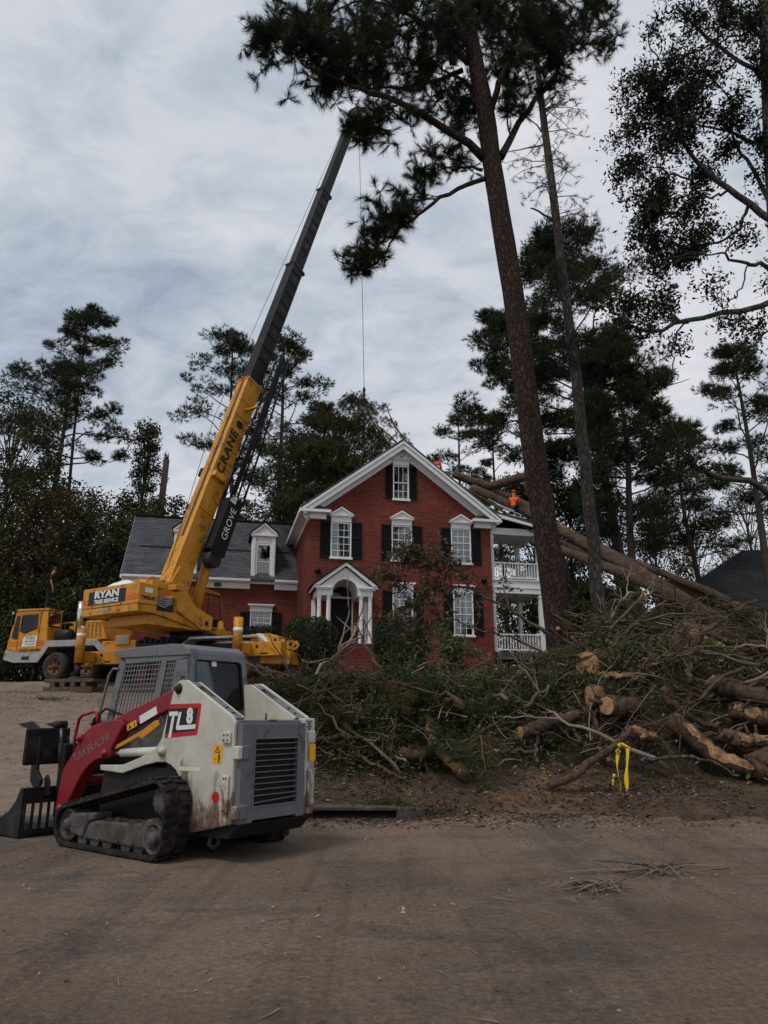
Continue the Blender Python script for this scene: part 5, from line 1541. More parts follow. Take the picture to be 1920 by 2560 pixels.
# rear end: counterweight pulleys, brackets
MB().prism([(-8.00, 0.50), (-9.35, 0.45), (-9.33, 0.85), (-8.95, 1.05), (-8.90, 1.42), (-8.50, 1.52), (-7.75, 1.50), (-8.00, 1.05)], -1.1, 1.10).build('rear_frame', M['cy'], CRN, 0.02)
for y0_, y1_ in ((1.12, 1.18), (0.75, 0.80)):
    MB().prism([(-8.20, 1.02), (-8.55, 1.02), (-8.87, 1.14), (-8.95, 1.28), (-8.85, 1.40), (-8.67, 1.38), (-8.45, 1.25), (-8.20, 1.20)], y0_, y1_).build('rear_bracket', M['cy'], CRN, 0.008)
    MB().prism([(-9.07, 0.90), (-9.40, 0.98), (-9.50, 1.12), (-9.40, 1.28), (-9.20, 1.25), (-9.05, 1.05)], y0_ - 0.15, y1_ - 0.15).build('rear_bracket', M['cy'], CRN, 0.008)
    MB().cyl((-8.81, y1_, 1.27), (-8.81, y1_ + 0.004, 1.27), 0.06, n=14).build('bracket_hole', M['cblack'], CRN)
    MB().cyl((-9.33, y1_ - 0.15, 1.12), (-9.33, y1_ - 0.146, 1.12), 0.07, n=14).build('bracket_hole', M['cblack'], CRN)
MB().box(-9.07, -8.93, 1.101, 1.106, 0.72, 0.90).build('rear_plate', M['sign_white'], CRN)
MB().box(-9.15, -9.00, 1.101, 1.13, 1.05, 1.28).build('tail_lamp', M['cgrey'], CRN, 0.02)

# superstructure: coordinates (along boom heading, to its right, up) from the turntable -----------------
TH = math.radians(34)
TD = Vector((math.sin(TH), math.cos(TH), 0)); TR = Vector((TD.y, -TD.x, 0)); T0 = Vector((-7.2, 27.85, 4.27))
def sup(p): return CI @ (T0 + TD * p.x + TR * p.y + Vector((0, 0, p.z)))
def sm_(mb, nm, mat, bev=0.015, parent=CRN): return mb.build(nm, mat, parent, bev, xf=sup)
sm_(MB().cyl((0, 0, -0.25), (0, 0, 0.12), 0.85, n=32), 'turntable', M['cblack'], 0)
cwt = sm_(MB().box(-3.55, -2.75, -1.82, 1.24, 0.74, 1.46), 'counterweight', M['cy'], 0.03)
sm_(MB().box(-3.54, -2.74, -1.80, 1.22, 0.48, 0.735), 'counterweight_tray', M['cy'], 0.03)
sm_(MB().box(-3.0, -0.6, -1.0, 1.0, 0.12, 0.47), 'turret_base', M['cy'], 0.02)
# turret side plates that carry the boom foot
tpol = [(-2.70, 0.50), (-2.72, 1.42), (-2.45, 1.52), (-1.55, 1.85), (-1.0, 1.80), (-0.70, 1.40), (0.10, 0.62), (0.02, 0.16), (-0.40, 0.12), (-1.9, 0.45)]
for b0, b1 in ((0.42, 0.50), (-0.50, -0.42)):
    sm_(MB().prism(tpol, b0, b1), 'turret_plate', M['cy'], 0.02)
# outer right-hand box plate with the sloping top
sm_(MB().prism([(-1.88, 1.24), (-1.80, 0.66), (-0.62, 0.13), (-0.20, 0.14), (-0.14, 0.62)], 1.10, 1.20), 'turret_side_box', M['cy'], 0.012)
sm_(MB().prism([(-1.90, 1.22), (-2.75, 0.80), (-2.72, 0.50), (-0.62, 0.135), (-0.2, 0.15), (-0.15, 0.60)], 0.502, 1.098), 'turret_side_floor', M['cy'], 0.012)
MB().box(-0.52, -0.38, 1.2005, 1.204, 0.30, 0.46).build('box_hatch', M['cblack'], CRN, xf=sup)
sm_(MB().box(-2.72, -1.95, 0.6, 1.15, 0.62, 1.10), 'hydraulic_bay', M['cblack'], 0.02)
hb = MB()
for k in range(5): hb.tube([(-2.70, 1.16, 0.80 + 0.06 * k), (-2.45, 1.24, 0.72 + 0.08 * k), (-2.2, 1.22, 0.85 + 0.05 * k), (-1.95, 1.10, 0.90 + 0.04 * k)], 0.022, 6)
hb.build('hydraulic_hoses', M['cgrey'], CRN, xf=sup)
# winches and clutter on top of the turret
for a, r_ in ((-2.3, 0.24), (-1.85, 0.20)):
    sm_(MB().lathe([(r_ * 1.25, -0.34), (r_ * 1.25, -0.30), (r_, -0.29), (r_, 0.29), (r_ * 1.25, 0.30), (r_ * 1.25, 0.34)], (a, 0, 1.62), 'y', 22), 'winch_drum', M['cy'], 0)
cl_ = MB()
rnd = random.Random(3)
for k in range(16):
    a = -2.9 + rnd.random() * 1.3; b_ = -1.2 + rnd.random() * 2.2
    cl_.box(a, a + 0.1 + rnd.random() * 0.3, b_, b_ + 0.1 + rnd.random() * 0.3, 1.40, 1.5 + rnd.random() * 0.16)
cl_.build('deck_fittings', M['cy'], CRN, 0.02, xf=sup)
# decals of the counterweight
sg = sm_(MB().box(-3.566, -3.551, -1.46, 0.56, 0.86, 1.32), 'company_sign', M['decal_black'], 0, cwt)
def sup_text(body, size, o, x, y, mat, nm, bold, sx, parent, **k):
    fr = frame_m(Vector(o), Vector(x), Vector(y))
    S = CI @ Matrix.Translation(T0) @ Matrix(((TD.x, TR.x, 0, 0), (TD.y, TR.y, 0, 0), (0, 0, 1, 0), (0, 0, 0, 1)))
    return text_mesh(body, size, mat, parent, S @ fr, nm, bold, sx, **k)
# the superstructure frame is left-handed (x, right, up): mirror the text's x axis to keep it readable
def rear_text(body, size, b, z, mat, nm, bold, sx, parent=cwt):
    m4 = CI @ frame_m(T0 + TD * (-3.570) + TR * b + Vector((0, 0, z)), TR, (0, 0, 1))
    return text_mesh(body, size, mat, parent, m4, nm, bold, sx)
def side_text(body, size, a, b, z, mat, nm, bold, sx, parent=cwt):
    m4 = CI @ frame_m(T0 + TD * a + TR * b + Vector((0, 0, z)), TD, (0, 0, 1))
    return text_mesh(body, size, mat, parent, m4, nm, bold, sx)
rear_text('RYAN', 0.33, -0.45, 1.185, M['decal_white'], 'company_lettering', 0.016, 1.55)
rear_text('TREE SERVICE', 0.185, -0.45, 0.945, M['decal_white'], 'company_lettering', 0.008, 1.18)
side_text('TMS640', 0.19, -3.15, 1.243, 0.95, M['cblack'], 'model_lettering', 0.006, 0.98)
sm_(MB().box(-3.30, -2.98, 1.241, 1.244, 1.14, 1.30), 'data_plate', M['sign_white'], 0, cwt)
for z0, z1 in ((0.98, 1.06), (0.88, 0.95)):
    sm_(MB().box(-3.556, -3.5505, 0.60, 1.22, z0, z1), 'orange_stripe', M['corange'], 0, cwt)
    sm_(MB().box(-3.556, -3.5505, -1.80, -1.48, z0, z1), 'orange_stripe', M['corange'], 0, cwt)
sm_(MB().box(-3.546, -3.5405, -0.95, -0.35, 0.60, 0.70), 'grey_plate', M['cgrey'], 0, cwt)
bo = MB()
for b_, z in ((-1.2, 1.40), (0.35, 1.39), (-1.25, 0.80), (0.35, 0.80), (-1.3, 0.58), (0.3, 0.58)): bo.cyl((-3.57, b_, z), (-3.55, b_, z), 0.03, n=8)
bo.build('counterweight_bolts', M['rusty_rim'], cwt, xf=sup)
# operator's cab on the left of the boom
oc = sm_(MB().prism([(0.15, 0.45), (0.15, 1.98), (1.15, 2.05), (1.85, 1.95), (2.18, 0.50)], -1.55, -0.62), 'operator_cab', M['cy'], 0.02)
sm_(MB().prism([(0.85, 0.95), (0.95, 1.85), (1.75, 1.80), (1.98, 0.85)], -0.618, -0.606), 'cab_side_glass', M['dark_glass'], 0, oc)
sm_(MB().prism([(0.80, 0.60), (0.92, 1.90), (1.82, 1.88), (2.12, 0.55)], -0.6195, -0.6185), 'glass_seal', M['cblack'], 0, oc)
sm_(MB().box(1.2, 1.23, -0.605, -0.600, 0.9, 1.83), 'glass_bar', M['cblack'], 0, oc)
fa = MB(); fa.lathe([(0.20, 0.30), (0.17, 0.42), (0.12, 0.45), (0.12, 0.62), (0.06, 0.68), (0.0, 0.7)], (1.05, 0.35, 0.0), 'z', 16)
fa.box(0.75, 1.35, 0.05, 0.65, 0.12, 0.29)
sm_(fa, 'swing_motor', M['cy'], 0)
# boom ------------------------------------------------------------------------------
BP = Vector((-7.87, 26.86, 5.82)); BT = at(884, 292, 36.0)
bd = (BT - BP).normalized(); BL = (BT - BP).length
bn = TR.cross(bd).normalized()          # toward the upper (camera-facing) face
if bn.z < 0: bn = -bn
br_ = bd.cross(bn).normalized()         # to the right
def bm(p): return CI @ (BP + bd * p.x + br_ * p.y + bn * p.z)
SEC = [(0.0, 0.322 * BL, 0.62, 0.86), (0.322 * BL - 0.2, 0.566 * BL, 0.53, 0.74), (0.566 * BL - 0.2, 0.762 * BL, 0.45, 0.64), (0.762 * BL - 0.2, BL, 0.38, 0.54)]
boom = []
for i, (a, b_, w_, h_) in enumerate(SEC):
    mb = MB()
    if i == 0: mb.prism([(a - 0.35, -0.10), (a + 0.4, -h_ / 2), (b_, -h_ / 2), (b_, h_ / 2), (a + 0.2, h_ / 2), (a - 0.35, 0.25)], -w_ / 2, w_ / 2)
    else: mb.box(a, b_, -w_ / 2, w_ / 2, -h_ / 2, h_ / 2)
    o = mb.build('boom_section', M['cy'] if i == 0 else M['cdark'], CRN, 0.03, xf=bm)
    boom.append(o)
    # end collar with wear-pad lug
    c = MB().box(b_ - 0.10, b_ + 0.02, -w_ / 2 - 0.03, w_ / 2 + 0.03, -h_ / 2 - 0.06, h_ / 2 + 0.03)
    c.bar((b_, -w_ / 2 - 0.12, h_ / 2 + 0.05), (b_, w_ / 2, h_ / 2 + 0.05), 0.03, 0.03)
    c.cyl((b_ - 0.05, -w_ * 0.3, -h_ / 2 - 0.05), (b_ - 0.05, w_ * 0.5, -h_ / 2 - 0.05), 0.09, n=12)
    c.build('boom_collar', M['cy'] if i == 0 else M['cblack'], o, 0.01, xf=bm)
    # stiffener ribs on the side faces, round lightening holes
    step = 0.95; x = a + 2.4 if i == 0 else b_ - 0.7; k = 0
    rb_l = []; hl_l = []
    if i == 0:
        for x in (3.5, 4.9, 5.7, 6.6, 7.5, 8.3, 9.1):
            for sy in (1, -1): rb_l.append(MB().box(x, x + 0.05, *sorted((w_ / 2 * sy, (w_ / 2 + 0.035) * sy)), -h_ / 2 + 0.02, h_ / 2 - 0.02))
        for sy in (1, -1): hl_l.append(MB().cyl((7.95, w_ / 2 * sy, 0.0), (7.95, (w_ / 2 + 0.006) * sy, 0.0), 0.19, n=20))
    elif i < 3:
        n_ = 9 if i == 1 else 7
        for k in range(n_):
            x = b_ - 0.55 - k * 0.75
            for sy in (1, -1):
                rb_l.append(MB().box(x, x + 0.035, *sorted((w_ / 2 * sy, (w_ / 2 + 0.025) * sy)), -h_ / 2 + 0.03, h_ / 2 - 0.03))
                if k in (0, 3, 5, 7): hl_l.append(MB().cyl((x - 0.36, w_ / 2 * sy, 0.0), (x - 0.36, (w_ / 2 + 0.005) * sy, 0.0), 0.14, n=16))
    for q in rb_l: q.build('boom_rib', M['cy'] if i == 0 else M['cdark'], o, xf=bm)
    for q in hl_l: q.build('boom_hole', M['cblack'], o, xf=bm)
# worn strip along the top of the base section, hand rail of welds
B0 = SEC[0]
MB().box(2.2, B0[1] - 0.1, -0.07, 0.07, B0[3] / 2 + 0.001, B0[3] / 2 + 0.012).build('grease_strip', M['timber'], boom[0], xf=bm)
for sy in (1, -1):
    MB().box(0.5, B0[1] - 0.12, *sorted((0.20 * sy, 0.315 * sy)), B0[3] / 2 + 0.001, B0[3] / 2 + 0.014).build('top_flange', M['cy_worn'], boom[0], xf=bm)
MB().box(5.0, 5.25, 0.32, 0.52, -0.25, 0.42).build('jib_bracket', M['cy_worn'], boom[0], 0.01, xf=bm)
MB().box(8.75, 8.85, 0.32, 1.0, -0.10, 0.02).build('jib_stay', M['cy'], boom[0], 0.01, xf=bm)
m4 = CI @ frame_m(BP + bd * 6.45 + br_ * (0.31 + 0.038) + bn * 0.10, bd, bn)
text_mesh('CRANE', 0.56, M['cblack'], boom[0], m4, 'boom_lettering', 0.012, 1.12, space=1.12)
# boom foot lugs
MB().prism([(-0.75, -0.35), (-0.2, -0.45), (0.9, -0.43), (0.9, 0.30), (0.1, 0.42), (-0.5, 0.30)], -0.40, -0.315).prism([(-0.75, -0.35), (-0.2, -0.45), (0.9, -0.43), (0.9, 0.30), (0.1, 0.42), (-0.5, 0.30)], 0.315, 0.40).build('boom_foot', M['cy'], boom[0], 0.02, xf=bm)
# boom head with sheaves
hd = MB().prism([(BL - 0.2, -0.30), (BL + 0.55, -0.62), (BL + 0.72, -0.45), (BL + 0.60, 0.25), (BL + 0.2, 0.34), (BL - 0.2, 0.30)], -0.24, -0.20)
hd.prism([(BL - 0.2, -0.30), (BL + 0.55, -0.62), (BL + 0.72, -0.45), (BL + 0.60, 0.25), (BL + 0.2, 0.34), (BL - 0.2, 0.30)], 0.20, 0.24)
hd.build('boom_head', M['cblack'], boom[3], 0.01, xf=bm)
for q in ((BL + 0.42, -0.40), (BL + 0.38, 0.12)):
    MB().lathe([(0.20, -0.17), (0.21, -0.15), (0.17, -0.1), (0.21, -0.05), (0.17, 0.0), (0.21, 0.05), (0.17, 0.1), (0.21, 0.15), (0.2, 0.17)], (q[0], 0, q[1]), 'y', 20).build('head_sheave', M['cdark'], boom[3], xf=bm)
# hoist cable: winch -> boom top -> head
cbw = MB().tube([bm(Vector((-0.9, 0, 0.35))), bm(Vector((BL * 0.25, -0.52, 0.75))), bm(Vector((BL * 0.55, -0.25, 0.6))), bm(Vector((BL + 0.38, 0, 0.33)))], 0.012, 5)
cbw.build('hoist_cable', M['cblack'], CRN)
MB().box(5.2, 5.6, -0.62, -0.33, 0.05, 0.40).build('cable_reel', M['cdark'], boom[0], 0.05, xf=bm)
# lift cylinder from the turret to the underside of the base section
lc0 = Vector((-0.05, 0, 0.55)); q1 = sup(lc0); q2 = bm(Vector((6.2, 0, -0.55)))
lo_ = MB().cyl(q1, q1 + (q2 - q1) * 0.62, 0.20, n=20).build('lift_cylinder', M['cy'], CRN)
MB().cyl(q1 + (q2 - q1) * 0.62, q2, 0.12, n=16).build('lift_rod', M['silver'], lo_)
# folded lattice jib on the right of the base section -----------------------------------
JY0, JY1 = 0.55, 1.00
JZ = -0.42
def jp(x, y, z): return bm(Vector((x, y, z + JZ)))
def bmj(p): return bm(p + Vector((0, 0, JZ)))
jb = MB().prism([(1.9, -0.62), (1.7, -0.20), (1.9, 0.16), (4.3, 0.10), (4.5, -0.62)], JY0, JY0 + 0.05)
jb.prism([(1.9, -0.62), (1.7, -0.20), (1.9, 0.16), (4.3, 0.10), (4.5, -0.62)], JY1 - 0.05, JY1)
jb.box(2.0, 4.3, JY0 + 0.052, JY1 - 0.052, -0.58, 0.08)
jo = jb.build('jib_butt', M['cdark'], CRN, 0.02, xf=bmj)
MB().lathe([(0.30, -0.20), (0.33, -0.17), (0.33, 0.17), (0.30, 0.20)], (1.65, (JY0 + JY1) / 2, -0.25), 'y', 20).build('jib_sheave', M['cblack'], jo, xf=bmj)
cc = [((4.3, JY0, 0.08), (12.2, JY0 + 0.05, 0.02)), ((4.3, JY1, 0.08), (12.2, JY1 - 0.08, 0.02)), ((4.3, JY0, -0.60), (12.2, JY0 + 0.05, -0.42)), ((4.3, JY1, -0.60), (12.2, JY1 - 0.08, -0.42))]
lat = MB()
for a, b_ in cc: lat.cyl(jp(*a), jp(*b_), 0.045, n=8)
def lerp(a, b_, t): return tuple(a[i] + (b_[i] - a[i]) * t for i in range(3))
nseg = 13
for k in range(nseg):
    t0, t1 = k / nseg, (k + 1) / nseg
    for i, j in ((0, 1), (2, 3), (0, 2), (1, 3)):
        p_, q_ = (lerp(*cc[i], t0), lerp(*cc[j], t1)) if k % 2 == 0 else (lerp(*cc[j], t0), lerp(*cc[i], t1))
        lat.cyl(jp(*p_), jp(*q_), 0.020, n=6, caps=False)
        lat.cyl(jp(*lerp(*cc[i], t0)), jp(*lerp(*cc[j], t0)), 0.016, n=6, caps=False)
lat.build('jib_lattice', M['cdark'], jo)
MB().box(4.3, 12.1, JY1 - 0.03, JY1 - 0.0, -0.12, 0.10).build('jib_side_channel', M['cdark'], jo, xf=bmj)
m4 = CI @ frame_m(BP + bd * 3.25 + br_ * (JY1 + 0.004) + bn * (-0.28 + JZ), bd, bn)
text_mesh('GROVE', 0.42, M['decal_white'], jo, m4, 'jib_lettering', 0.0, 1.05)
MB().box(4.15, 4.45, JY1 + 0.001, JY1 + 0.006, -0.25, 0.05).build('jib_plate', M['sign_white'], jo, xf=bmj)

# hook ball on its line, with the sling below ---------------------------------------------------
hx = at(910, 1006, 36.0)
hk = empty('hook_ball', hx, 0, 'black headache ball hanging from the crane line above the roof', 'hook')
tip = BT + bd * 0.5 - bn * 0.4
MB().cyl((0, 0, 0.9), (tip.x - hx.x, tip.y - hx.y, tip.z - hx.z), 0.014, n=6).build('hoist_line', M['cblack'], hk)
MB().lathe([(0.02, 0.92), (0.07, 0.80), (0.09, 0.70), (0.05, 0.55), (0.07, 0.50), (0.05, 0.30), (0.06, 0.22), (0.14, 0.18), (0.19, 0.08), (0.205, 0.0), (0.19, -0.08), (0.14, -0.15), (0.07, -0.19), (0.06, -0.26), (0.03, -0.28)], (0, 0, 0), 'z', 18).build('ball', M['cblack'], hk)
MB().tube([(0, 0, -0.27), (0, 0, -0.36), (0.06, 0, -0.42), (0.06, 0, -0.50), (0, 0, -0.55), (-0.05, 0, -0.50)], 0.028, 8).build('hook', M['cblack'], hk)
sl_ = empty('lifting_sling', hx, 0, 'long reddish lifting sling hanging from the hook ball into the treetop', 'sling')
M['sling'] = plain('red_sling', (0.17, 0.065, 0.045), 0.8, 0, 0.25)
MB().bar((0.0, 0, -0.52), (-0.09, 0.05, -3.0), 0.05, 0.02, (0, 1, 0)).build('strap', M['sling'], sl_)
MB().bar((0.02, 0, -0.52), (0.02, -0.05, -3.0), 0.05, 0.02, (0, 1, 0)).build('strap', M['sling'], sl_)

# white tarp bundle on the counterweight, cribbing under the outrigger -------------------------------
tb = MB(); rnd = random.Random(8)
gx, gy = 14, 9; vv = []
for i in range(gx + 1):
    for j in range(gy + 1):
        u, v = i / gx, j / gy
        hgt = 0.30 * math.sin(math.pi * min(1, max(0, u))) ** 0.5 * math.sin(math.pi * v) ** 0.5 + 0.06 * rnd.random() * math.sin(math.pi * u) * math.sin(math.pi * v)
        p = T0 + TD * (-3.3 + 0.6 * v) + TR * (-1.2 + 1.5 * u) + Vector((0, 0, 1.47 + hgt * (0.55 + 0.45 * u)))
        vv.append(p)
tb.add(vv, [(i * (gy + 1) + j, (i + 1) * (gy + 1) + j, (i + 1) * (gy + 1) + j + 1, i * (gy + 1) + j + 1) for i in range(gx) for j in range(gy)], True)
tag(tb.build('folded_tarp', M['sign_white']), 'crumpled white tarp lying on top of the crane counterweight', 'tarp')
crib = empty('timber_cribbing', CM @ Vector((-1.63, 2.2, 0)), CR, 'stack of dark timbers under the crane outrigger pad', 'cribbing')
cz = gz(*(CM @ Vector((-1.63, 2.2, 0))).xy) - CO.z
ztop = 0.0
h_ = (ztop - cz) / 3
MB().box(-1.0, 1.0, -0.35, 0.35, ztop - h_ * 0.9, ztop).build('top_plank', M['timber'], crib, 0.012)
for k, x in enumerate((-0.62, -0.18, 0.25, 0.66)):
    MB().box(x - 0.10, x + 0.10, -0.34, 0.34, cz + h_, ztop - h_ * 0.9 - 0.003).build('cross_block', M['timber'], crib, 0.012)
MB().box(-0.99, 1.02, -0.36, 0.34, cz - 0.05, cz + h_ - 0.003).build('bottom_plank', M['timber'], crib, 0.012)
for o in crib.children: pass
crib.location.z = CO.z
# ------------------------------------------------------------------ foliage builders
RG = np.random.default_rng(21)


def unit(a):
    return a / np.maximum(np.linalg.norm(a, axis=-1, keepdims=True), 1e-9)


def needle_mesh(P, D, n, L, w, spread, rng, shoot=0.12, droop=0.0, tone0=0.5, tone_var=0.5):
    """tufts of needles: P tuft tips (N,3), D their directions; returns verts, tris, tone"""
    N_ = len(P)
    d = np.repeat(D, n, 0) * 1.0 + rng.normal(0, spread, (N_ * n, 3))
    d[:, 2] -= droop
    d = unit(d)
    l = L * (0.65 + 0.5 * rng.random((N_ * n, 1)))
    b = np.repeat(P, n, 0) - np.repeat(D, n, 0) * (shoot * rng.random((N_ * n, 1)))
    s = unit(np.cross(d, rng.normal(0, 1, (N_ * n, 3)))) * (w / 2)
    V = np.stack([b - s, b + s, b + d * l], 1).reshape(-1, 3)
    F = np.arange(N_ * n * 3).reshape(-1, 3)
    t = np.repeat(np.clip(tone0 + (rng.random(N_) - 0.5) * tone_var, 0, 1), n) + (rng.random(N_ * n) - 0.5) * 0.25
    return V, F, np.clip(t, 0, 1)


def leaf_mesh(P, size, rng, aspect=0.5, tone=None, up=0.3, tone_var=0.5, tone0=0.45):
    """one diamond-shaped leaf per point"""
    n = len(P)
    nr = unit(rng.normal(0, 1, (n, 3)) + np.array([0, 0, up]))
    t = unit(np.cross(nr, rng.normal(0, 1, (n, 3))))
    s = np.cross(nr, t)
    l = (size * (0.6 + 0.8 * rng.random((n, 1)))) / 2
    fold = nr * l * 0.25
    V = np.stack([P - t * l, P + s * l * aspect + fold, P + t * l, P - s * l * aspect + fold], 1).reshape(-1, 3)
    F = np.arange(n * 4).reshape(-1, 4)
    tn = np.clip((tone if tone is not None else tone0) + (rng.random(n) - 0.5) * tone_var, 0, 1)
    return V, F, tn


def join_np(parts):
    V = []; F = []; T = []; b = 0
    for v, f, t in parts:
        V.append(v); F.append(f + b); T.append(t); b += len(v)
    return np.concatenate(V), np.concatenate(F), np.concatenate(T)


def bez(pts, n):
    """smooth polyline through control points (Catmull-Rom)"""
    pts = [Vector(p) for p in pts]
    if len(pts) < 3:
        return [pts[0].lerp(pts[-1], i / n) for i in range(n + 1)]
    out = []
    m = len(pts) - 1
    for i in range(n + 1):
        t = i / n * m; k = min(int(t), m - 1); f = t - k
        p0, p1, p2, p3 = pts[max(k - 1, 0)], pts[k], pts[k + 1], pts[min(k + 2, m)]
        out.append(0.5 * ((2 * p1) + (p2 - p0) * f + (2 * p0 - 5 * p1 + 4 * p2 - p3) * f * f + (3 * p1 - p0 - 3 * p2 + p3) * f ** 3))
    return out


def wob(pts, amp, rnd):
    return [p + Vector((rnd.uniform(-1, 1), rnd.uniform(-1, 1), rnd.uniform(-1, 1))) * (amp if 0 < i < len(pts) - 1 else 0) for i, p in enumerate(pts)]


def taper(r0, r1, n, pw=1.0):
    return [r0 + (r1 - r0) * (i / (n - 1)) ** pw for i in range(n)]


def clump(c, rad, n, rng, flat=0.6, fill=0.35):
    """points in a flattened blob, denser toward its shell; and their outward directions"""
    d = unit(rng.normal(0, 1, (n, 3)))
    r = (fill + (1 - fill) * rng.random((n, 1)) ** 0.6) * rad
    p = d * r * np.array([1, 1, flat])
    return np.array(c) + p, unit(d * np.array([1, 1, 0.8]) + np.array([0, 0, 0.35]))


def pine(label, x, y, top, r, seed, crown_from=0.5, crown_r=3.0, limbs=26, tufts=1500, needles=11, nl=0.27, nw=0.026,
         lean=(0, 0), mat='needle_far', bmat='far_bark', group=None, base=None, bend=0.3, flat=0.5, stubs=4, name='pine_tree'):
    rnd = random.Random(seed); rng = np.random.default_rng(seed)
    z0 = (gz(x, y) if base is None else base) - 0.15
    h = top - z0
    root = empty(name, (x, y, z0), 0, label, 'tree', group)
    tp_ = bez([(0, 0, 0), (lean[0] * 0.3 + rnd.uniform(-bend, bend), lean[1] * 0.3, h * 0.33), (lean[0] * 0.68 + rnd.uniform(-bend, bend), lean[1] * 0.68, h * 0.68), (lean[0], lean[1], h)], 16)
    tr = MB(); tr.tube(tp_, taper(r, r * 0.16, 17, 1.1), 9)
    cl = []; tw = 0
    P = []; D = []
    for i in range(limbs):
        f = (i + rnd.random() * 0.8) / limbs
        hf = crown_from + (0.985 - crown_from) * f
        k = hf * 16; j = min(int(k), 15); b = tp_[j].lerp(tp_[j + 1], k - j)
        shp = (0.45 + 0.75 * math.sin(math.pi * min(1, 0.18 + f * 0.80))) * (1 - 0.45 * f * f)
        L = crown_r * shp * rnd.uniform(0.55, 1.12)
        a = i * 2.4 + rnd.uniform(-0.5, 0.5)
        d = Vector((math.cos(a), math.sin(a), 0))
        rise = rnd.uniform(0.0, 0.45) + 0.35 * f
        pts = wob(bez([b, b + d * L * 0.4 + Vector((0, 0, L * rise * 0.5)), b + d * L * 0.75 + Vector((0, 0, L * rise * 0.8)), b + d * L + Vector((0, 0, L * rise))], 5), L * 0.05, rnd)
        tr.tube(pts, taper(max(0.03, r * 0.22 * (1 - 0.5 * f)), 0.012, 6), 5, caps=False)
        for q in range(rnd.randint(3, 5)):
            t = rnd.uniform(0.45, 1.0); p = pts[min(int(t * 5), 5)]
            side = Vector((-d.y, d.x, 0)) * rnd.uniform(-0.45, 0.45) * L * 0.7
            c = p + side + Vector((0, 0, rnd.uniform(-0.05, 0.4)))
            tr.tube([p, (p + c) / 2 + Vector((0, 0, 0.05)), c], [0.02, 0.014, 0.008], 4, caps=False)
            cl.append((c, rnd.uniform(0.42, 0.8) * (0.7 + 0.3 * crown_r / 3)))
    for k in range(stubs):     # dead stubs below the crown
        hf = rnd.uniform(0.25, crown_from); k2 = hf * 16; b = tp_[int(k2)]
        a = rnd.uniform(0, 6.28); L = rnd.uniform(0.3, 1.3)
        tr.tube([b, b + Vector((math.cos(a) * L, math.sin(a) * L, rnd.uniform(-0.1, 0.3)))], [0.035, 0.01], 4)
    per = max(4, int(tufts * 2.2) // len(cl))
    tone = []
    for c, rad in cl:
        p, d = clump(c, rad, per, rng, flat)
        P.append(p); D.append(d)
    P = np.concatenate(P); D = np.concatenate(D)
    tr.build('trunk', M[bmat], root)
    V, F, T = needle_mesh(P, D, needles, nl, nw, 0.55, rng, 0.10)
    np_mesh('crown', V, F, M[mat], root, T)
    return root


def broadleaf(label, x, y, top, rad, seed, crown_from=0.25, leaves=7000, leaf=0.17, mat='leaf_far', bmat='far_bark', r=0.16, shape='oval', group=None,
              lean=(0, 0), clumps=60, base=None, name='leafy_tree', cat='tree', tone0=0.45, csize=0.30):
    rnd = random.Random(seed); rng = np.random.default_rng(seed)
    z0 = (gz(x, y) if base is None else base) - 0.1
    h = top - z0
    root = empty(name, (x, y, z0), 0, label, cat, group)
    tp_ = bez([(0, 0, 0), (lean[0] * 0.3 + rnd.uniform(-.2, .2), lean[1] * 0.3, h * 0.3), (lean[0] * 0.65 + rnd.uniform(-.3, .3), lean[1] * 0.65, h * 0.65), (lean[0], lean[1], h * 0.96)], 12)
    tr = MB(); tr.tube(tp_, taper(r, r * 0.12, 13), 8)
    P = []; tone = []
    per = leaves // clumps
    for i in range(clumps):
        f = (i + rnd.random()) / clumps
        hf = crown_from + (1 - crown_from) * f
        k = min(hf * 12, 11.99); b = tp_[int(k)].lerp(tp_[int(k) + 1], k - int(k))
        if shape == 'cone': w_ = rad * (1.05 - f) ** 0.75
        elif shape == 'bush': w_ = rad * math.sqrt(max(0.02, 1 - f ** 2.2))
        else: w_ = rad * math.sqrt(max(0.03, 1 - (2 * f - 0.85) ** 2 / 1.6))
        a = i * 2.4 + rnd.uniform(-0.6, 0.6); q = rnd.random() ** 0.5
        c = b + Vector((math.cos(a) * w_ * q, math.sin(a) * w_ * q, rnd.uniform(-0.3, 0.5)))
        lo = tp_[max(0, int(k) - 2)]
        if q > 0.3: tr.tube(wob(bez([lo, (lo + c) / 2 + Vector((0, 0, 0.15)), c], 4), 0.08, rnd), taper(0.045 if r > 0.08 else 0.02, 0.008, 5), 4, caps=False)
        cr = rad * csize * rnd.uniform(0.7, 1.3)
        p, d = clump(c, cr, per, rng, 0.75, 0.15)
        P.append(p); tone.append(np.full(per, tone0 + rnd.uniform(-0.22, 0.22)))
    P = np.concatenate(P); tone = np.concatenate(tone)
    tr.build('trunk', M[bmat], root)
    V, F, T = leaf_mesh(P, leaf, rng, 0.55, tone, 0.35, 0.45)
    np_mesh('crown', V, F, M[mat], root, T)
    return root


def ux(u, Y, v=1300):
    return at(u, v, Y).x


def zt(v, Y, u=960):
    return at(u, v, Y).z


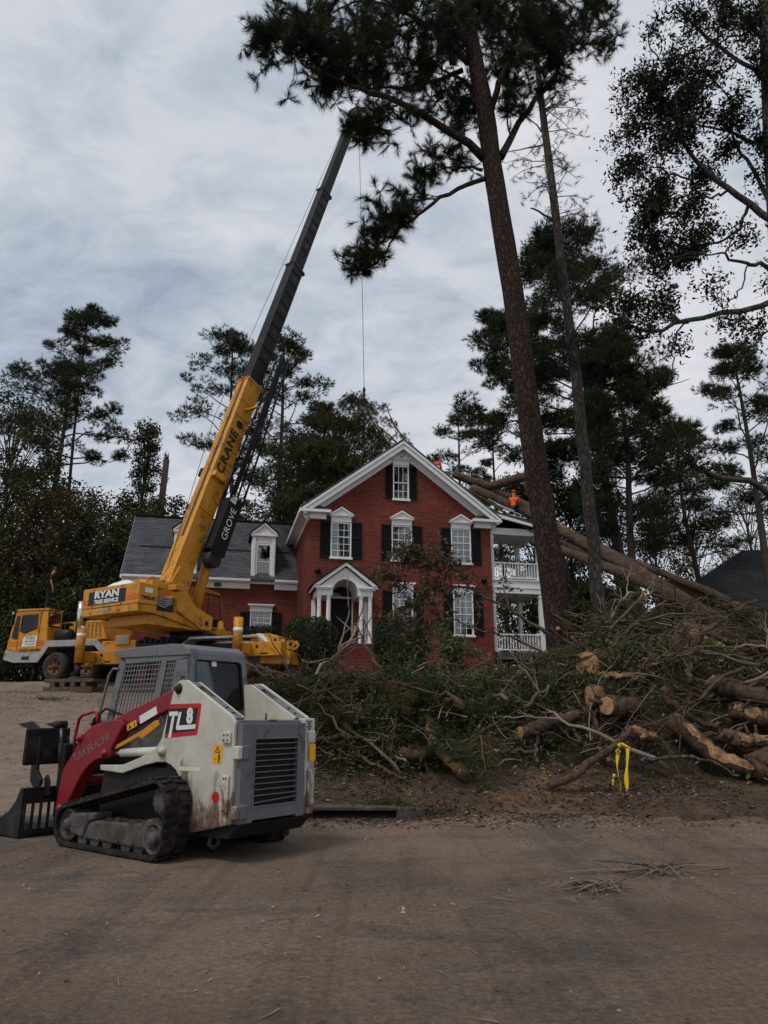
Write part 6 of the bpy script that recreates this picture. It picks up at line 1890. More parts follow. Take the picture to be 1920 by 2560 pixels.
# ------------------------------------------------------------------ the big pine in front of the house
def hero_pine():
    rnd = random.Random(4); rng = np.random.default_rng(4)
    Y = 17.0
    c7 = lambda x, y: (550 + x * 0.8258, y * 0.8258)
    root = empty('pine_tree', (at(1404, 1640, Y).x, Y, 0), 0, 'tall leaning pine with thick reddish plated trunk in front of the side porch', 'tree')
    O_ = Vector(root.location)
    def W(u, v, dy=0.0): return at(u, v, Y + dy) - O_
    tpx = [(1412, 1760), (1404, 1640), (1390, 1520), (1377, 1423), (1354, 1260), (1331, 1099), (1308, 925), (1285, 752), (1264, 620), (1244, 498), (1228, 390), (1215, 289), (1200, 210), (1186, 139), (1163, 0), (1140, -130), (1125, -260)]
    dia = [0.72, 0.645, 0.62, 0.61, 0.60, 0.585, 0.57, 0.565, 0.56, 0.55, 0.53, 0.50, 0.48, 0.45, 0.36, 0.26, 0.12]
    path = bez([W(u, v) for u, v in tpx], 96)
    rad_ = [float(np.interp(i / 96 * 16, range(17), dia)) / 2 * 0.97 for i in range(97)]
    tb_ = MB(); tb_.tube(path, rad_, 40)
    # relief of the bark plates in the mesh itself
    v = np.array([tuple(p) for p in tb_.v]); n_ = 40
    ctr = np.repeat(np.array([tuple(p) for p in path]), n_, 0)
    ang = np.tile(np.arange(n_), 97) * (2 * math.pi / n_)
    hh = v[:, 2]
    cell = fbm(np.cos(ang) * 2.2 + hh * 0.9 + 5, np.sin(ang) * 2.2 + hh * 0.9, 4) + 0.5 * fbm(np.cos(ang) * 5 + 40, np.sin(ang) * 5 + hh * 2.5, 2)
    v = ctr + (v - ctr) * (1 + 0.16 * (cell[:, None] - 0.66))
    tb_.v = [tuple(p) for p in v]
    trunk = tb_.build('trunk', M['pine_bark'], root)
    # cut knots showing pale wood
    for (u, vv) in ((1395, 1572), (1432, 1595)):
        p = W(u, vv, -0.33)
        MB().lathe([(0.055, 0.0), (0.05, 0.03), (0.0, 0.035)], (0, 0, 0), 'z', 12).build('pruned_knot', M['wood'], trunk, xf=lambda q, p=p: p + Vector((q.x, -q.z, q.y)))
    limbs = {
        'a': ([(800, 480, 0), (740, 425, -.3), (640, 365, -.7), (540, 310, -1.0), (450, 280, -1.2), (380, 255, -1.3), (300, 215, -1.5), (245, 190, -1.6)], 0.13),
        'b': ([(805, 540, 0), (730, 565, -.3), (660, 605, -.5), (600, 650, -.7), (545, 690, -.8), (510, 745, -.9), (478, 795, -.9)], 0.075),
        'c': ([(795, 515, 0), (740, 505, .3), (690, 505, .6), (655, 520, .8)], 0.05),
        'd': ([(850, 475, 0), (880, 410, .2), (940, 320, .4), (1000, 245, .5), (1022, 212, .5), (1012, 160, .5), (1030, 60, .4)], 0.12),
        'e': ([(1020, 205, .5), (1060, 140, .3), (1150, 128, .2), (1205, 95, .1)], 0.05),
        'f': ([(822, 330, 0), (845, 250, -.3), (880, 170, -.5), (905, 80, -.6), (930, -30, -.7)], 0.11),
        'g': ([(775, 320, 0), (745, 250, .4), (690, 220, .8), (640, 195, 1.1)], 0.09),
        'h': ([(735, 212, .6), (650, 245, .9), (560, 265, 1.1), (470, 268, 1.2), (400, 250, 1.2)], 0.08),
        'i': ([(750, 190, 0), (680, 110, .4), (600, 60, .8), (520, 20, 1.0), (440, 5, 1.1), (375, 18, 1.2), (340, 40, 1.2)], 0.10),
        'j': ([(760, 150, 0), (700, 40, -.8), (640, -40, -1.4), (560, -100, -1.8)], 0.09),
        'k': ([(745, 60, 0), (800, -30, .6), (880, -90, 1.0), (980, -110, 1.2), (1080, -60, 1.2), (1150, -20, 1.1)], 0.09),
        'l': ([(540, 310, -1.0), (500, 360, -1.1), (460, 400, -1.2), (405, 445, -1.2)], 0.035),
        'm': ([(450, 280, -1.2), (330, 160, -1.7), (220, 100, -2.0), (120, 70, -2.2)], 0.05),
        'n': ([(600, 60, .8), (420, 110, .6), (300, 90, .5), (180, 30, .4)], 0.05),
        'o': ([(880, 410, .2), (860, 300, 0.0), (900, 260, -.2)], 0.03),
    }
    lm = MB(); allp = []
    for key, (px, r0) in limbs.items():
        pts = wob(bez([W(*c7(x, y), dy) for x, y, dy in px], 16), 0.035, rnd)
        lm.tube(pts, taper(r0, max(0.015, r0 * 0.22), 17, 0.8), 8)
        allp += [(p, r0) for p in pts[3:]]
    AP = np.array([tuple(p) for p, _ in allp])
    # foliage masses: centre (crop px), radii px, depth, tufts
    cl = [(130, 120, 75, 55, -1.9, 60), (170, 60, 80, 55, -.5, 60), (110, 165, 40, 25, -1.8, 18), (250, 130, 85, 65, -1.5, 80), (280, 30, 90, 50, 0, 60), (330, 180, 75, 50, -1.3, 70), (400, 120, 80, 60, -.5, 70), (420, 40, 90, 50, .8, 55),
          (380, 235, 70, 40, -.9, 55), (480, 190, 70, 55, -.3, 60), (520, 100, 75, 60, .6, 60), (560, 30, 80, 50, .8, 50), (560, 230, 55, 35, .8, 36), (620, 150, 60, 50, .9, 45), (640, 60, 70, 55, .6, 46), (300, 265, 25, 18, -1.2, 10), (340, 270, 40, 20, -1.2, 16),
          (700, 130, 55, 55, .6, 36), (720, 30, 70, 50, -.4, 40), (800, 30, 80, 60, .2, 56), (870, 90, 75, 70, -.5, 70), (950, 40, 85, 65, .3, 70), (900, 190, 55, 60, -.4, 46), (960, 140, 65, 60, .4, 60), (1040, 60, 80, 65, .5, 66), (1110, 40, 70, 55, .9, 50), (1150, 80, 50, 40, .3, 30),
          (1120, 140, 40, 22, .2, 18), (1170, 10, 45, 40, 1.0, 24), (1000, 200, 45, 45, .4, 30), (870, 270, 45, 45, -.1, 28), (900, 330, 55, 35, 0, 26), (990, 260, 30, 25, .4, 12), (660, 290, 55, 50, .9, 30), (720, 270, 45, 45, .6, 24), (700, 340, 50, 45, .7, 28), (700, 400, 60, 45, .7, 32), (650, 470, 50, 35, .8, 26), (730, 470, 45, 40, .5, 20),
          (600, 545, 38, 32, .5, 22), (630, 520, 35, 25, .7, 14), (750, 330, 40, 40, .4, 18), (460, 350, 50, 40, -1.2, 34), (430, 400, 45, 38, -1.2, 28), (400, 360, 28, 22, -1.2, 12), (480, 400, 40, 30, -1.1, 18), (560, 370, 40, 30, -.9, 14), (590, 330, 45, 25, -.8, 14),
          (530, 600, 38, 35, -.6, 26), (480, 640, 45, 40, -.8, 34), (440, 690, 40, 30, -.8, 26), (500, 690, 40, 30, -.8, 20), (430, 760, 45, 30, -.9, 34), (390, 800, 38, 20, -.9, 20), (470, 770, 35, 25, -.9, 18), (550, 640, 30, 30, -.7, 14), (570, 580, 28, 25, -.2, 12),
          (780, 100, 60, 80, 1.4, 36), (840, 20, 80, 60, 1.6, 40), (480, 60, 70, 60, -1.6, 36), (220, 70, 60, 50, -2.4, 36), (660, 100, 90, 80, -1.2, 60), (740, 150, 60, 70, 1.0, 40), (600, 200, 60, 40, -.4, 36), (830, 110, 60, 70, .8, 44), (1010, 120, 70, 50, .9, 44), (560, 120, 70, 60, -.8, 40), (860, 210, 50, 50, .6, 26), (400, 190, 70, 45, -.2, 36)]
    P = []; D = []
    for cx, cy, rx, ry, dy, n in cl:
        c0 = W(*c7(cx, cy), dy)
        sx = (W(*c7(cx + rx, cy), dy) - c0).length; sz = (W(*c7(cx, cy + ry), dy) - c0).length
        # twigs from the nearest limb
        k = np.argmin(np.linalg.norm(AP - np.array(c0), axis=1)); a = Vector(AP[k])
        n = int(n * 2.0); nt_ = max(4, n // 6)
        for q in range(nt_):
            e = c0 + Vector((rnd.gauss(0, 0.72) * sx, rnd.gauss(0, 0.6) * sx, rnd.gauss(0, 0.68) * sz))
            tw = wob(bez([a, a.lerp(e, 0.5) + Vector((0, 0, -0.12 * (e - a).length)), e], 6), 0.05, rnd)
            lm.tube(tw, taper(0.016, 0.006, 7), 4, caps=False)
            m = max(2, n // nt_)
            for i in range(m):
                t = rnd.uniform(0.45, 1.0); p = tw[min(6, int(t * 6 + 0.5))]
                d = Vector((rnd.gauss(0, 1), rnd.gauss(0, 1), rnd.gauss(0.25, 0.8))).normalized()
                l = rnd.uniform(0.15, 0.5) * (0.5 + sx * 0.5)
                e2 = p + d * l
                lm.tube([p, e2], [0.006, 0.004], 3, caps=False)
                for w_ in (0.35, 0.6, 0.8, 1.0): P.append(p + d * l * w_); D.append(d)
    lm.build('limbs', M['pine_bark'], root)
    P = np.array([tuple(p) for p in P]); D = np.array([tuple(p) for p in D])
    V, F, T = needle_mesh(P, D, 18, 0.26, 0.009, 0.45, rng, 0.10, 0.04)
    np_mesh('crown', V, F, M['needle'], root, T)
    return root


hero_pine()


# ------------------------------------------------------------------ slender second pine behind it
def slim_pine():
    rnd = random.Random(14); rng = np.random.default_rng(14)
    Y = 22.0
    px = [(1517, 1690), (1514, 1603), (1490, 1472), (1485, 1367), (1472, 1262), (1462, 1157), (1451, 1052), (1440, 940), (1430, 867), (1409, 702), (1384, 495), (1363, 330), (1351, 231), (1343, 150), (1336, 60), (1330, -40)]
    b = at(1514, 1603, Y)
    root = empty('pine_tree', (b.x, Y, 0), 0, 'slender grey barked pine standing just right of the big reddish pine', 'tree')
    O_ = Vector(root.location)
    W = lambda u, v, dy=0: at(u, v, Y + dy) - O_
    path = bez([W(*p) for p in px], 60)
    tr = MB(); tr.tube(path, [float(np.interp(i / 60 * 15, [0, 2, 8, 12, 15], [0.23, 0.20, 0.165, 0.115, 0.05])) for i in range(61)], 18)
    tr.build('trunk', M['grey_bark'], root)
    lm = MB(); P = []; D = []
    c7 = lambda x, y: (550 + x * 0.8258, y * 0.8258)
    for a, e, r0 in (((1005, 665), (940, 630), .05), ((985, 340), (1042, 300), .03), ((975, 440), (865, 462), .03), ((1000, 560), (925, 550), .02), ((975, 400), (930, 350), .03)):
        lm.tube(wob(bez([W(*c7(*a)), (W(*c7(*a)) + W(*c7(*e))) / 2 + Vector((0, 0, .03)), W(*c7(*e))], 5), 0.03, rnd), taper(r0, r0 * 0.5, 6), 6)
    for k in range(105):
        t = rnd.uniform(0.50, 1.0); p = path[min(60, int(t * 60))]
        a = rnd.uniform(0, 6.28); L = rnd.uniform(0.5, 1.7) * (1.1 - 0.35 * abs(t - 0.8) * 4)
        e = p + Vector((math.cos(a) * L, math.sin(a) * L, rnd.uniform(-0.5, 0.35)))
        tw = wob(bez([p, (p + e) / 2 + Vector((0, 0, .12)), e], 5), 0.05, rnd)
        lm.tube(tw, taper(0.02, 0.006, 6), 4, caps=False)
        for q in range(9):
            s_ = tw[rnd.randint(2, 5)]; d = Vector((rnd.gauss(0, 1), rnd.gauss(0, 1), rnd.gauss(-0.1, 0.8))).normalized()
            l = rnd.uniform(0.1, 0.45)
            lm.tube([s_, s_ + d * l], [0.006, 0.004], 3, caps=False)
            P += [s_ + d * l, s_ + d * l * 0.6]; D += [d, d]
    lm.build('side_branches', M['grey_bark'], root)
    P = np.array([tuple(p) for p in P]); D = np.array([tuple(p) for p in D])
    V, F, T = needle_mesh(P, D, 14, 0.22, 0.008, 0.5, rng, 0.10, 0.1)
    np_mesh('crown', V, F, M['needle'], root, T)


slim_pine()


# ------------------------------------------------------------------ leafy oak reaching in from the right
def right_oak():
    rnd = random.Random(31); rng = np.random.default_rng(31)
    Y = 15.5
    root = empty('oak_tree', (at(1990, 1700, Y).x, Y, gz(at(1990, 1700, Y).x, Y) - 0.1), 0, 'dark leafy oak reaching in from the right edge above the debris', 'tree')
    O_ = Vector(root.location)
    c7 = lambda x, y: (550 + x * 0.8258, y * 0.8258)
    W = lambda x, y, dy=0: at(*c7(x, y), Y + dy) - O_
    tr = MB()
    tp_ = bez([Vector((0, 0, 0)), W(1735, 1300), W(1715, 1000), W(1690, 700), W(1668, 400), W(1652, 120), W(1640, -200)], 40)
    tr.tube(tp_, taper(0.36, 0.10, 41), 16)
    tr.build('trunk', M['grey_bark'], root)
    lb = [([(1690, 690), (1630, 630), (1540, 575), (1470, 520), (1430, 470), (1370, 410), (1300, 370)], .10, -.5),
          ([(1705, 850), (1640, 800), (1600, 800), (1550, 790), (1520, 765), (1470, 770)], .06, -.8),
          ([(1715, 930), (1659, 915), (1540, 950), (1420, 965), (1330, 1000), (1260, 990), (1195, 948)], .085, -1.0),
          ([(1672, 450), (1600, 420), (1560, 405), (1470, 385), (1380, 350)], .06, .5),
          ([(1660, 250), (1600, 200), (1500, 130), (1420, 60), (1380, 10)], .07, .4),
          ([(1655, 130), (1590, 60), (1520, -20), (1450, -80)], .07, -.6),
          ([(1540, 575), (1480, 600), (1400, 590), (1320, 620)], .035, -.5),
          ([(1470, 520), (1420, 540), (1340, 520), (1260, 480)], .035, -.2),
          ([(1430, 470), (1340, 300), (1260, 240), (1230, 220)], .03, 0),
          ([(1600, 620), (1560, 700), (1480, 740), (1380, 720), (1290, 700)], .045, .3),
          ([(1500, 130), (1420, 160), (1330, 180), (1300, 130), (1310, 80)], .03, .4),
          ([(1690, 690), (1620, 520), (1560, 440), (1540, 300), (1480, 220)], .06, .8),
          ([(1420, 965), (1380, 1020), (1370, 1090), (1385, 1150)], .025, -1),
          ([(1600, 800), (1570, 880), (1530, 930), (1500, 1010)], .02, -.8),
          ([(1715, 990), (1650, 1010), (1620, 1060), (1600, 1090)], .03, -1.2)]
    lm = MB(); AP = []
    for px, r0, dy in lb:
        m = len(px)
        pts = wob(bez([W(x, y, dy * i / (m - 1)) for i, (x, y) in enumerate(px)], 14), 0.05, rnd)
        lm.tube(pts, taper(r0, max(0.012, r0 * 0.25), 15), 7)
        AP += pts[2:]
    A_ = np.array([tuple(p) for p in AP])
    cl = [(1420, 60, 60, 70, 110), (1500, 40, 70, 80, 130), (1600, 60, 80, 90, 170), (1640, 200, 60, 90, 120), (1520, 180, 80, 70, 150), (1400, 190, 80, 60, 130), (1310, 110, 25, 40, 26), (1280, 220, 40, 35, 50), (1320, 280, 60, 50, 90), (1230, 300, 40, 50, 50), (1260, 380, 60, 50, 90),
          (1360, 330, 70, 60, 130), (1450, 300, 80, 60, 150), (1560, 320, 80, 70, 130), (1400, 420, 70, 60, 120), (1310, 450, 65, 50, 100), (1220, 430, 50, 35, 40), (1170, 440, 30, 20, 12), (1250, 520, 70, 45, 80), (1340, 540, 70, 50, 100), (1190, 545, 35, 25, 22), (1230, 600, 45, 25, 26), (1440, 560, 70, 50, 80),
          (1540, 470, 70, 60, 70), (1620, 420, 50, 60, 60), (1330, 650, 70, 45, 110), (1270, 690, 50, 50, 90), (1420, 660, 80, 50, 110), (1300, 760, 60, 50, 110), (1400, 760, 80, 50, 120), (1350, 830, 60, 35, 70), (1260, 820, 25, 25, 16), (1480, 700, 60, 40, 50), (1250, 900, 40, 30, 40), (1200, 930, 40, 40, 50), (1330, 900, 50, 30, 50),
          (1160, 900, 25, 40, 24), (1230, 980, 40, 30, 36), (1480, 870, 50, 40, 26), (1600, 700, 50, 60, 36), (1620, 560, 40, 50, 30), (1650, 850, 40, 60, 24), (1560, 960, 60, 40, 30), (1640, 1000, 50, 50, 26), (1400, 1050, 30, 50, 20), (1300, 1020, 50, 30, 26), (1590, 1070, 60, 40, 20)]
    P = []
    for cx, cy, rx, ry, n in cl:
        dy = rnd.uniform(-1.2, 1.0)
        c0 = W(cx, cy, dy); sx = (W(cx + rx, cy, dy) - c0).length; sz = (W(cx, cy + ry, dy) - c0).length
        a = Vector(A_[np.argmin(np.linalg.norm(A_ - np.array(c0), axis=1))])
        nt_ = max(3, n // 10)
        for q in range(nt_):
            e = c0 + Vector((rnd.gauss(0, .5) * sx, rnd.gauss(0, .45) * sx, rnd.gauss(0, .5) * sz))
            tw = wob(bez([a, a.lerp(e, .5) + Vector((0, 0, .1)), e], 5), 0.06, rnd)
            lm.tube(tw, taper(0.014, 0.004, 6), 4, caps=False)
            for i in range(8 * n // nt_):
                p = tw[rnd.randint(2, 5)] + Vector((rnd.gauss(0, .14), rnd.gauss(0, .14), rnd.gauss(0, .13)))
                P.append(p)
    lm.build('limbs', M['grey_bark'], root)
    P = np.array([tuple(p) for p in P])
    V, F, T = leaf_mesh(P, 0.115, rng, 0.42, None, 0.1, 0.7, 0.4)
    np_mesh('crown', V, F, M['leaf'], root, T)


right_oak()

# ------------------------------------------------------------------ pines and woodland behind
G1 = 'trees behind the crane and house'
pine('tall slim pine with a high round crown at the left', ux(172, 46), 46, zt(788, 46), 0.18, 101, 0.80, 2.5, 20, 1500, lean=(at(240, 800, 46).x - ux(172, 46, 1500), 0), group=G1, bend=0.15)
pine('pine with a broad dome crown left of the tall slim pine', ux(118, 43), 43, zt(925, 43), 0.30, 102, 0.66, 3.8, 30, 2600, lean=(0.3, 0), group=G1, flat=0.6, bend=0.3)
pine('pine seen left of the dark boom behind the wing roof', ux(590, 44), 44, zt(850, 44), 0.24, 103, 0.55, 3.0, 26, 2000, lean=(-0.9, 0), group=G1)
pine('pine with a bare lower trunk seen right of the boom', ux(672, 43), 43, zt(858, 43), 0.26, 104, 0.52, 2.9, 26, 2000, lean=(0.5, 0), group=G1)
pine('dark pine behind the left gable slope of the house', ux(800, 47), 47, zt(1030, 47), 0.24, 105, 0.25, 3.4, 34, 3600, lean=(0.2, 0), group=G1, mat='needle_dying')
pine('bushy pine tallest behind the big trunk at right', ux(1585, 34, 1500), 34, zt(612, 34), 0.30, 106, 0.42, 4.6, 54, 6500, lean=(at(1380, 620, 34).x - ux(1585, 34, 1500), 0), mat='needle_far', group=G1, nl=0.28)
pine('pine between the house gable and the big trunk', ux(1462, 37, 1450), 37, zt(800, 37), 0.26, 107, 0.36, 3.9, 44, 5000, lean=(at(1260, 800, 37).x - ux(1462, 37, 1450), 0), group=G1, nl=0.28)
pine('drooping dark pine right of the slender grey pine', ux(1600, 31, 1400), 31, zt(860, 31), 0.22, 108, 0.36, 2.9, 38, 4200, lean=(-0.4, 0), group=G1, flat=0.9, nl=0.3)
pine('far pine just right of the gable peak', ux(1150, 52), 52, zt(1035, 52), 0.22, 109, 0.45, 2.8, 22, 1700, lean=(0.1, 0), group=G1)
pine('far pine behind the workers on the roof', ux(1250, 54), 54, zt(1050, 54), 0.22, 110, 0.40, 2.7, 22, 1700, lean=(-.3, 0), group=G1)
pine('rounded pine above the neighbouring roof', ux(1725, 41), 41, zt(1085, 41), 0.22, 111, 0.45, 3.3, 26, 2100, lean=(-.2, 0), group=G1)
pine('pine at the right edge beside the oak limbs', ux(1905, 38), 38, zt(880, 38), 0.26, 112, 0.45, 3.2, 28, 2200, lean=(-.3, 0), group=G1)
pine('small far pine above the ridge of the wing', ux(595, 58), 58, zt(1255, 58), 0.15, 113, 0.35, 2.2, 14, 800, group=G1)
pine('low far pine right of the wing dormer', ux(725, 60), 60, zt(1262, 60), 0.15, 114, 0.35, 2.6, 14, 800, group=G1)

LT = [
    ('broad green crown close behind the left roof slope', 760, 41, 1075, 3.4, 221, 'oval', 'leaf_far', 7000, .1),
    ('olive green tree between the boom and the gable', 850, 43, 1040, 2.8, 222, 'oval', 'leaf_far', 6000, .15),
    ('dark tree filling in behind the wing ridge', 690, 44, 1190, 2.6, 223, 'oval', 'leaf_far', 5000, .1),  # label, u, Y, top v, radius m, seed, shape, mat, leaves, crown_from
    ('tall conical sweetgum left of the crane boom', 340, 47, 1048, 2.5, 201, 'cone', 'leaf_far', 6500, .22),
    ('brownish tree cut by the left edge of the picture', -20, 36, 985, 3.0, 202, 'oval', 'leaf_far', 6200, .35),
    ('leafy tree behind the crane cab roof', 50, 40, 1165, 3.2, 203, 'oval', 'leaf_far', 7000, .15),
    ('dense tree left of the slim pine trunk', 150, 50, 1215, 3.2, 204, 'oval', 'leaf_far', 6500, .2),
    ('dense tree between the slim pine and the sweetgum', 265, 44, 1235, 2.9, 205, 'oval', 'leaf_far', 6500, .12),
    ('low tree beside the wing gable end', 425, 46, 1245, 2.4, 206, 'oval', 'leaf_far', 5000, .12),
    ('brown tinged tree above the standing worker', 105, 35, 1225, 2.3, 207, 'oval', 'leaf_brown', 4200, .15),
    ('understorey tree behind the counterweight', 235, 36, 1290, 2.4, 208, 'oval', 'leaf_far', 5200, .08),
    ('understorey tree behind the boom foot', 345, 38, 1275, 2.4, 209, 'oval', 'leaf_far', 5200, .08),
    ('leafy tree low above the neighbouring roof ridge', 1740, 55, 1225, 3.4, 210, 'oval', 'leaf_far', 5200, .1),
    ('leafy tree left of the neighbouring roof', 1640, 50, 1235, 2.8, 211, 'oval', 'leaf_far', 5200, .1),
    ('dim tree behind the side porch posts', 1330, 44, 1180, 3.2, 212, 'oval', 'leaf_far', 5600, .05),
    ('dim tree between the big trunk and the slender pine', 1440, 42, 1190, 2.8, 213, 'oval', 'leaf_far', 5200, .05),
    ('far tree at the right edge above the dark roof', 1890, 56, 1190, 3.4, 214, 'oval', 'leaf_far', 4800, .1),
    ('green tree showing past the left rake of the gable', 900, 50, 1075, 2.6, 215, 'oval', 'leaf_far', 4200, .1),
    ('dim tree beyond the slender pine', 1540, 44, 1230, 2.6, 216, 'oval', 'leaf_far', 4800, .05)]
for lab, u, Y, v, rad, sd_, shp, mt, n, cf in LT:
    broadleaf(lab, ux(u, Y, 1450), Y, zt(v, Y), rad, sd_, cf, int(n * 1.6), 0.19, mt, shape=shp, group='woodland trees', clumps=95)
SH = [  # shrubs: label, u, Y, top v, radius
    ('dark evergreen shrub left of the crane bumper', -25, 33.5, 1480, 2.0, 301, 'leaf_far'),
    ('shrub behind the crane cab', 90, 34.0, 1470, 2.0, 302, 'leaf_far'),
    ('shrub behind the exhaust stack', 190, 33.5, 1490, 1.9, 303, 'leaf_far'),
    ('shrub behind the radiator hood', 285, 33.8, 1500, 1.9, 304, 'leaf_far'),
    ('tall thicket behind the man on the cab', 30, 37.5, 1340, 2.8, 305, 'leaf_far'),
    ('tall thicket left of the counterweight', 170, 38.5, 1360, 2.8, 306, 'leaf_far'),
    ('thicket right behind the counterweight', 300, 39.5, 1370, 2.6, 307, 'leaf_far'),
    ('dark juniper clump right of the big pine trunk', 1470, 25.5, 1480, 1.1, 308, 'leaf_far'),
    ('dark juniper beside the slender pine', 1575, 25.0, 1490, 1.2, 309, 'leaf_far'),
    ('low shrub under the fallen trunks', 1690, 31.5, 1520, 1.3, 310, 'leaf_far'),
    ('low shrub before the dark neighbouring roof', 1860, 33.0, 1535, 1.5, 311, 'leaf_far'),
    ('shrub seen through the lower porch', 1300, 38, 1450, 2.2, 312, 'leaf_far'),
    ('shrub seen through the porch right of the posts', 1390, 37, 1440, 2.0, 313, 'leaf_far')]
for lab, u, Y, v, rad, sd_, mt in SH:
    broadleaf(lab, ux(u, Y, 1550), Y, zt(v, Y), rad, sd_, 0.02, 7000, 0.15, mt, 'far_bark', 0.06, 'bush', 'woodland shrubs', clumps=44, name='shrub', cat='shrub', csize=0.36)

# broken snag left of the boom
sn = empty('broken_snag', (ux(398, 47), 47, 3.0), 0, 'bare broken tree trunk standing left of the crane boom', 'tree')
sb = MB(); hh = zt(1150, 47) - 3.0
sb.tube([(0, 0, 0), (-0.1, 0, hh * 0.5), (0.15, 0, hh)], [0.30, 0.25, 0.20], 10, caps=True)
for k in range(7):
    a = k * 0.9; sb.tube([(0.15 + 0.13 * math.cos(a), 0.13 * math.sin(a), hh - 0.2), (0.17 + 0.1 * math.cos(a), 0.1 * math.sin(a), hh + 0.2 + 0.6 * ((k * 37) % 10) / 10)], [0.07, 0.01], 4)
sb.build('trunk', M['far_bark'], sn)
# leafless arching limb far right and bare trunks in the wood
for lab, pxs, Y, r0 in (('leaning grey trunk with a fork in the left wood', [(0, 1165), (60, 1190), (110, 1230), (130, 1300), (128, 1500)], 41, 0.16),
                        ('pale thin trunk leaning right of the cab worker', [(262, 1480), (290, 1390), (330, 1330), (380, 1280)], 37, 0.09),
                        ('straight grey trunk behind the man on the cab', [(165, 1560), (178, 1450), (188, 1340)], 36, 0.17),
                        ('thin leafless trunk right of the slim pine', [(205, 1560), (212, 1400), (225, 1250)], 38, 0.08),
                        ('bare arching limb in front of the right pines', [(1930, 1240), (1880, 1205), (1800, 1195), (1740, 1165), (1700, 1120), (1680, 1065), (1655, 1060)], 33, 0.17)):
    o = empty('bare_tree', at(*pxs[-1], Y) if pxs[0][1] < 1200 else at(*pxs[0], Y), 0, lab, 'tree')
    b0 = Vector(o.location)
    rnd = random.Random(len(lab))
    pts = wob(bez([at(u, v, Y) - b0 for u, v in pxs], 16), 0.06, rnd)
    if pxs[0][1] < 1200: pts = pts[::-1]
    mb = MB(); mb.tube(pts, taper(r0, r0 * 0.35, 17), 9)
    for k in range(10):
        p = pts[rnd.randint(6, 16)]; d = Vector((rnd.gauss(0, 1), rnd.gauss(0, .6), rnd.gauss(.3, .7))).normalized() * rnd.uniform(.6, 2.2)
        mb.tube(wob(bez([p, p + d * .5 + Vector((0, 0, .1)), p + d], 4), .06, rnd), taper(r0 * .3, .012, 5), 5)
    mb.build('trunk', M['far_bark'], o)
# ------------------------------------------------------------------ storm debris
def sstep(t):
    t = np.clip(t, 0, 1); return t * t * (3 - 2 * t)


def pile_h(x, y):
    """thickness of the brush heap above the bank"""
    x = np.asarray(x, float); y = np.asarray(y, float)
    s = y - kerb_y(x)
    front = 1.05 - 0.10 * sstep((x - 3.6) / 1.5) + 0.5 * sstep((-0.6 - x) / 1.0) + (fbm(x * 0.8 + 60, y * 0.3) - 0.47) * 0.9
    rt = sstep((x - 2.6) / 2.2)
    h = sstep((s - front) / 1.7) * (0.78 + 0.60 * rt) * (1 - sstep((s - 3.0 - 2.2 * rt) / (2.6 + 0.8 * rt)))
    h = h * sstep((x + 2.9) / 1.2)
    return h * (0.40 + 1.30 * fbm(x * 0.9 + 3, y * 0.9))


def pile_z(x, y): return ground_z(x, y) + pile_h(x, y)


def hit(u, v, y0=10.8, y1=24.0):
    Y = np.arange(y0, y1, 0.02)
    r = (u - 960) / 1835.0; up = (1280 - v) / 1835.0
    d = np.array([r, math.cos(PITCH) - up * math.sin(PITCH), math.sin(PITCH) + up * math.cos(PITCH)])
    X = d[0] / d[1] * Y; Z = CAM_H + d[2] / d[1] * Y
    k = np.nonzero(Z <= pile_z(X, Y))[0]
    return float(Y[k[0]]) if len(k) else 16.0


def LP(px, lift=0.1, tilt=0.0):
    """pixels of a log -> points lying on the heap, 'lift' metres toward the viewer"""
    a, b = hit(*px[0]), hit(*px[-1])
    if tilt: b = a + tilt
    n = len(px) - 1
    return [at(u, v, a + (b - a) * i / n - lift) for i, (u, v) in enumerate(px)]


# dark inner mass of leaves and bark under the loose brush
px_ = np.linspace(-3.2, 15, 150); py_ = np.linspace(11.4, 20.5, 80)
PX, PY = np.meshgrid(px_, py_)
PZ = pile_z(PX, PY) - 0.22 + (fbm(PX * 4, PY * 4) - 0.47) * 0.35
II2 = np.arange(PX.size).reshape(PX.shape)
qd = np.stack([II2[:-1, :-1], II2[:-1, 1:], II2[1:, 1:], II2[1:, :-1]], -1).reshape(-1, 4)
M['heap'] = soil_mat('rotting_leaf_mass', [(0.35, (0.010, 0.008, 0.006)), (0.7, (0.032, 0.025, 0.016)), (0.95, (0.075, 0.055, 0.036))], 6.0, 1.0)
tag(np_mesh('leaf_mass', np.stack([PX.ravel(), PY.ravel(), PZ.ravel()], 1), qd, M['heap'], smooth=True), 'dark rotting mass of leaves and bark inside the brush heap', 'debris', kind='stuff')


def tube_np(paths, radii, sides=4):
    """many thin tubes at once: paths (n,m,3), radii (n,m) -> verts, quads"""
    n, m, _ = paths.shape
    t = np.gradient(paths, axis=1); t = unit(t)
    ref = np.where(np.abs(t[..., 2:3]) > 0.9, np.array([1.0, 0, 0]), np.array([0, 0, 1.0]))
    a = unit(np.cross(t, ref)); b = np.cross(t, a)
    ang = np.arange(sides) * 2 * math.pi / sides
    V = paths[:, :, None, :] + (a[:, :, None, :] * np.cos(ang)[None, None, :, None] + b[:, :, None, :] * np.sin(ang)[None, None, :, None]) * radii[:, :, None, None]
    idx = np.arange(n * m * sides).reshape(n, m, sides)
    q = np.stack([idx[:, :-1, :], np.roll(idx[:, :-1, :], -1, 2), np.roll(idx[:, 1:, :], -1, 2), idx[:, 1:, :]], -1).reshape(-1, 4)
    return V.reshape(-1, 3), q


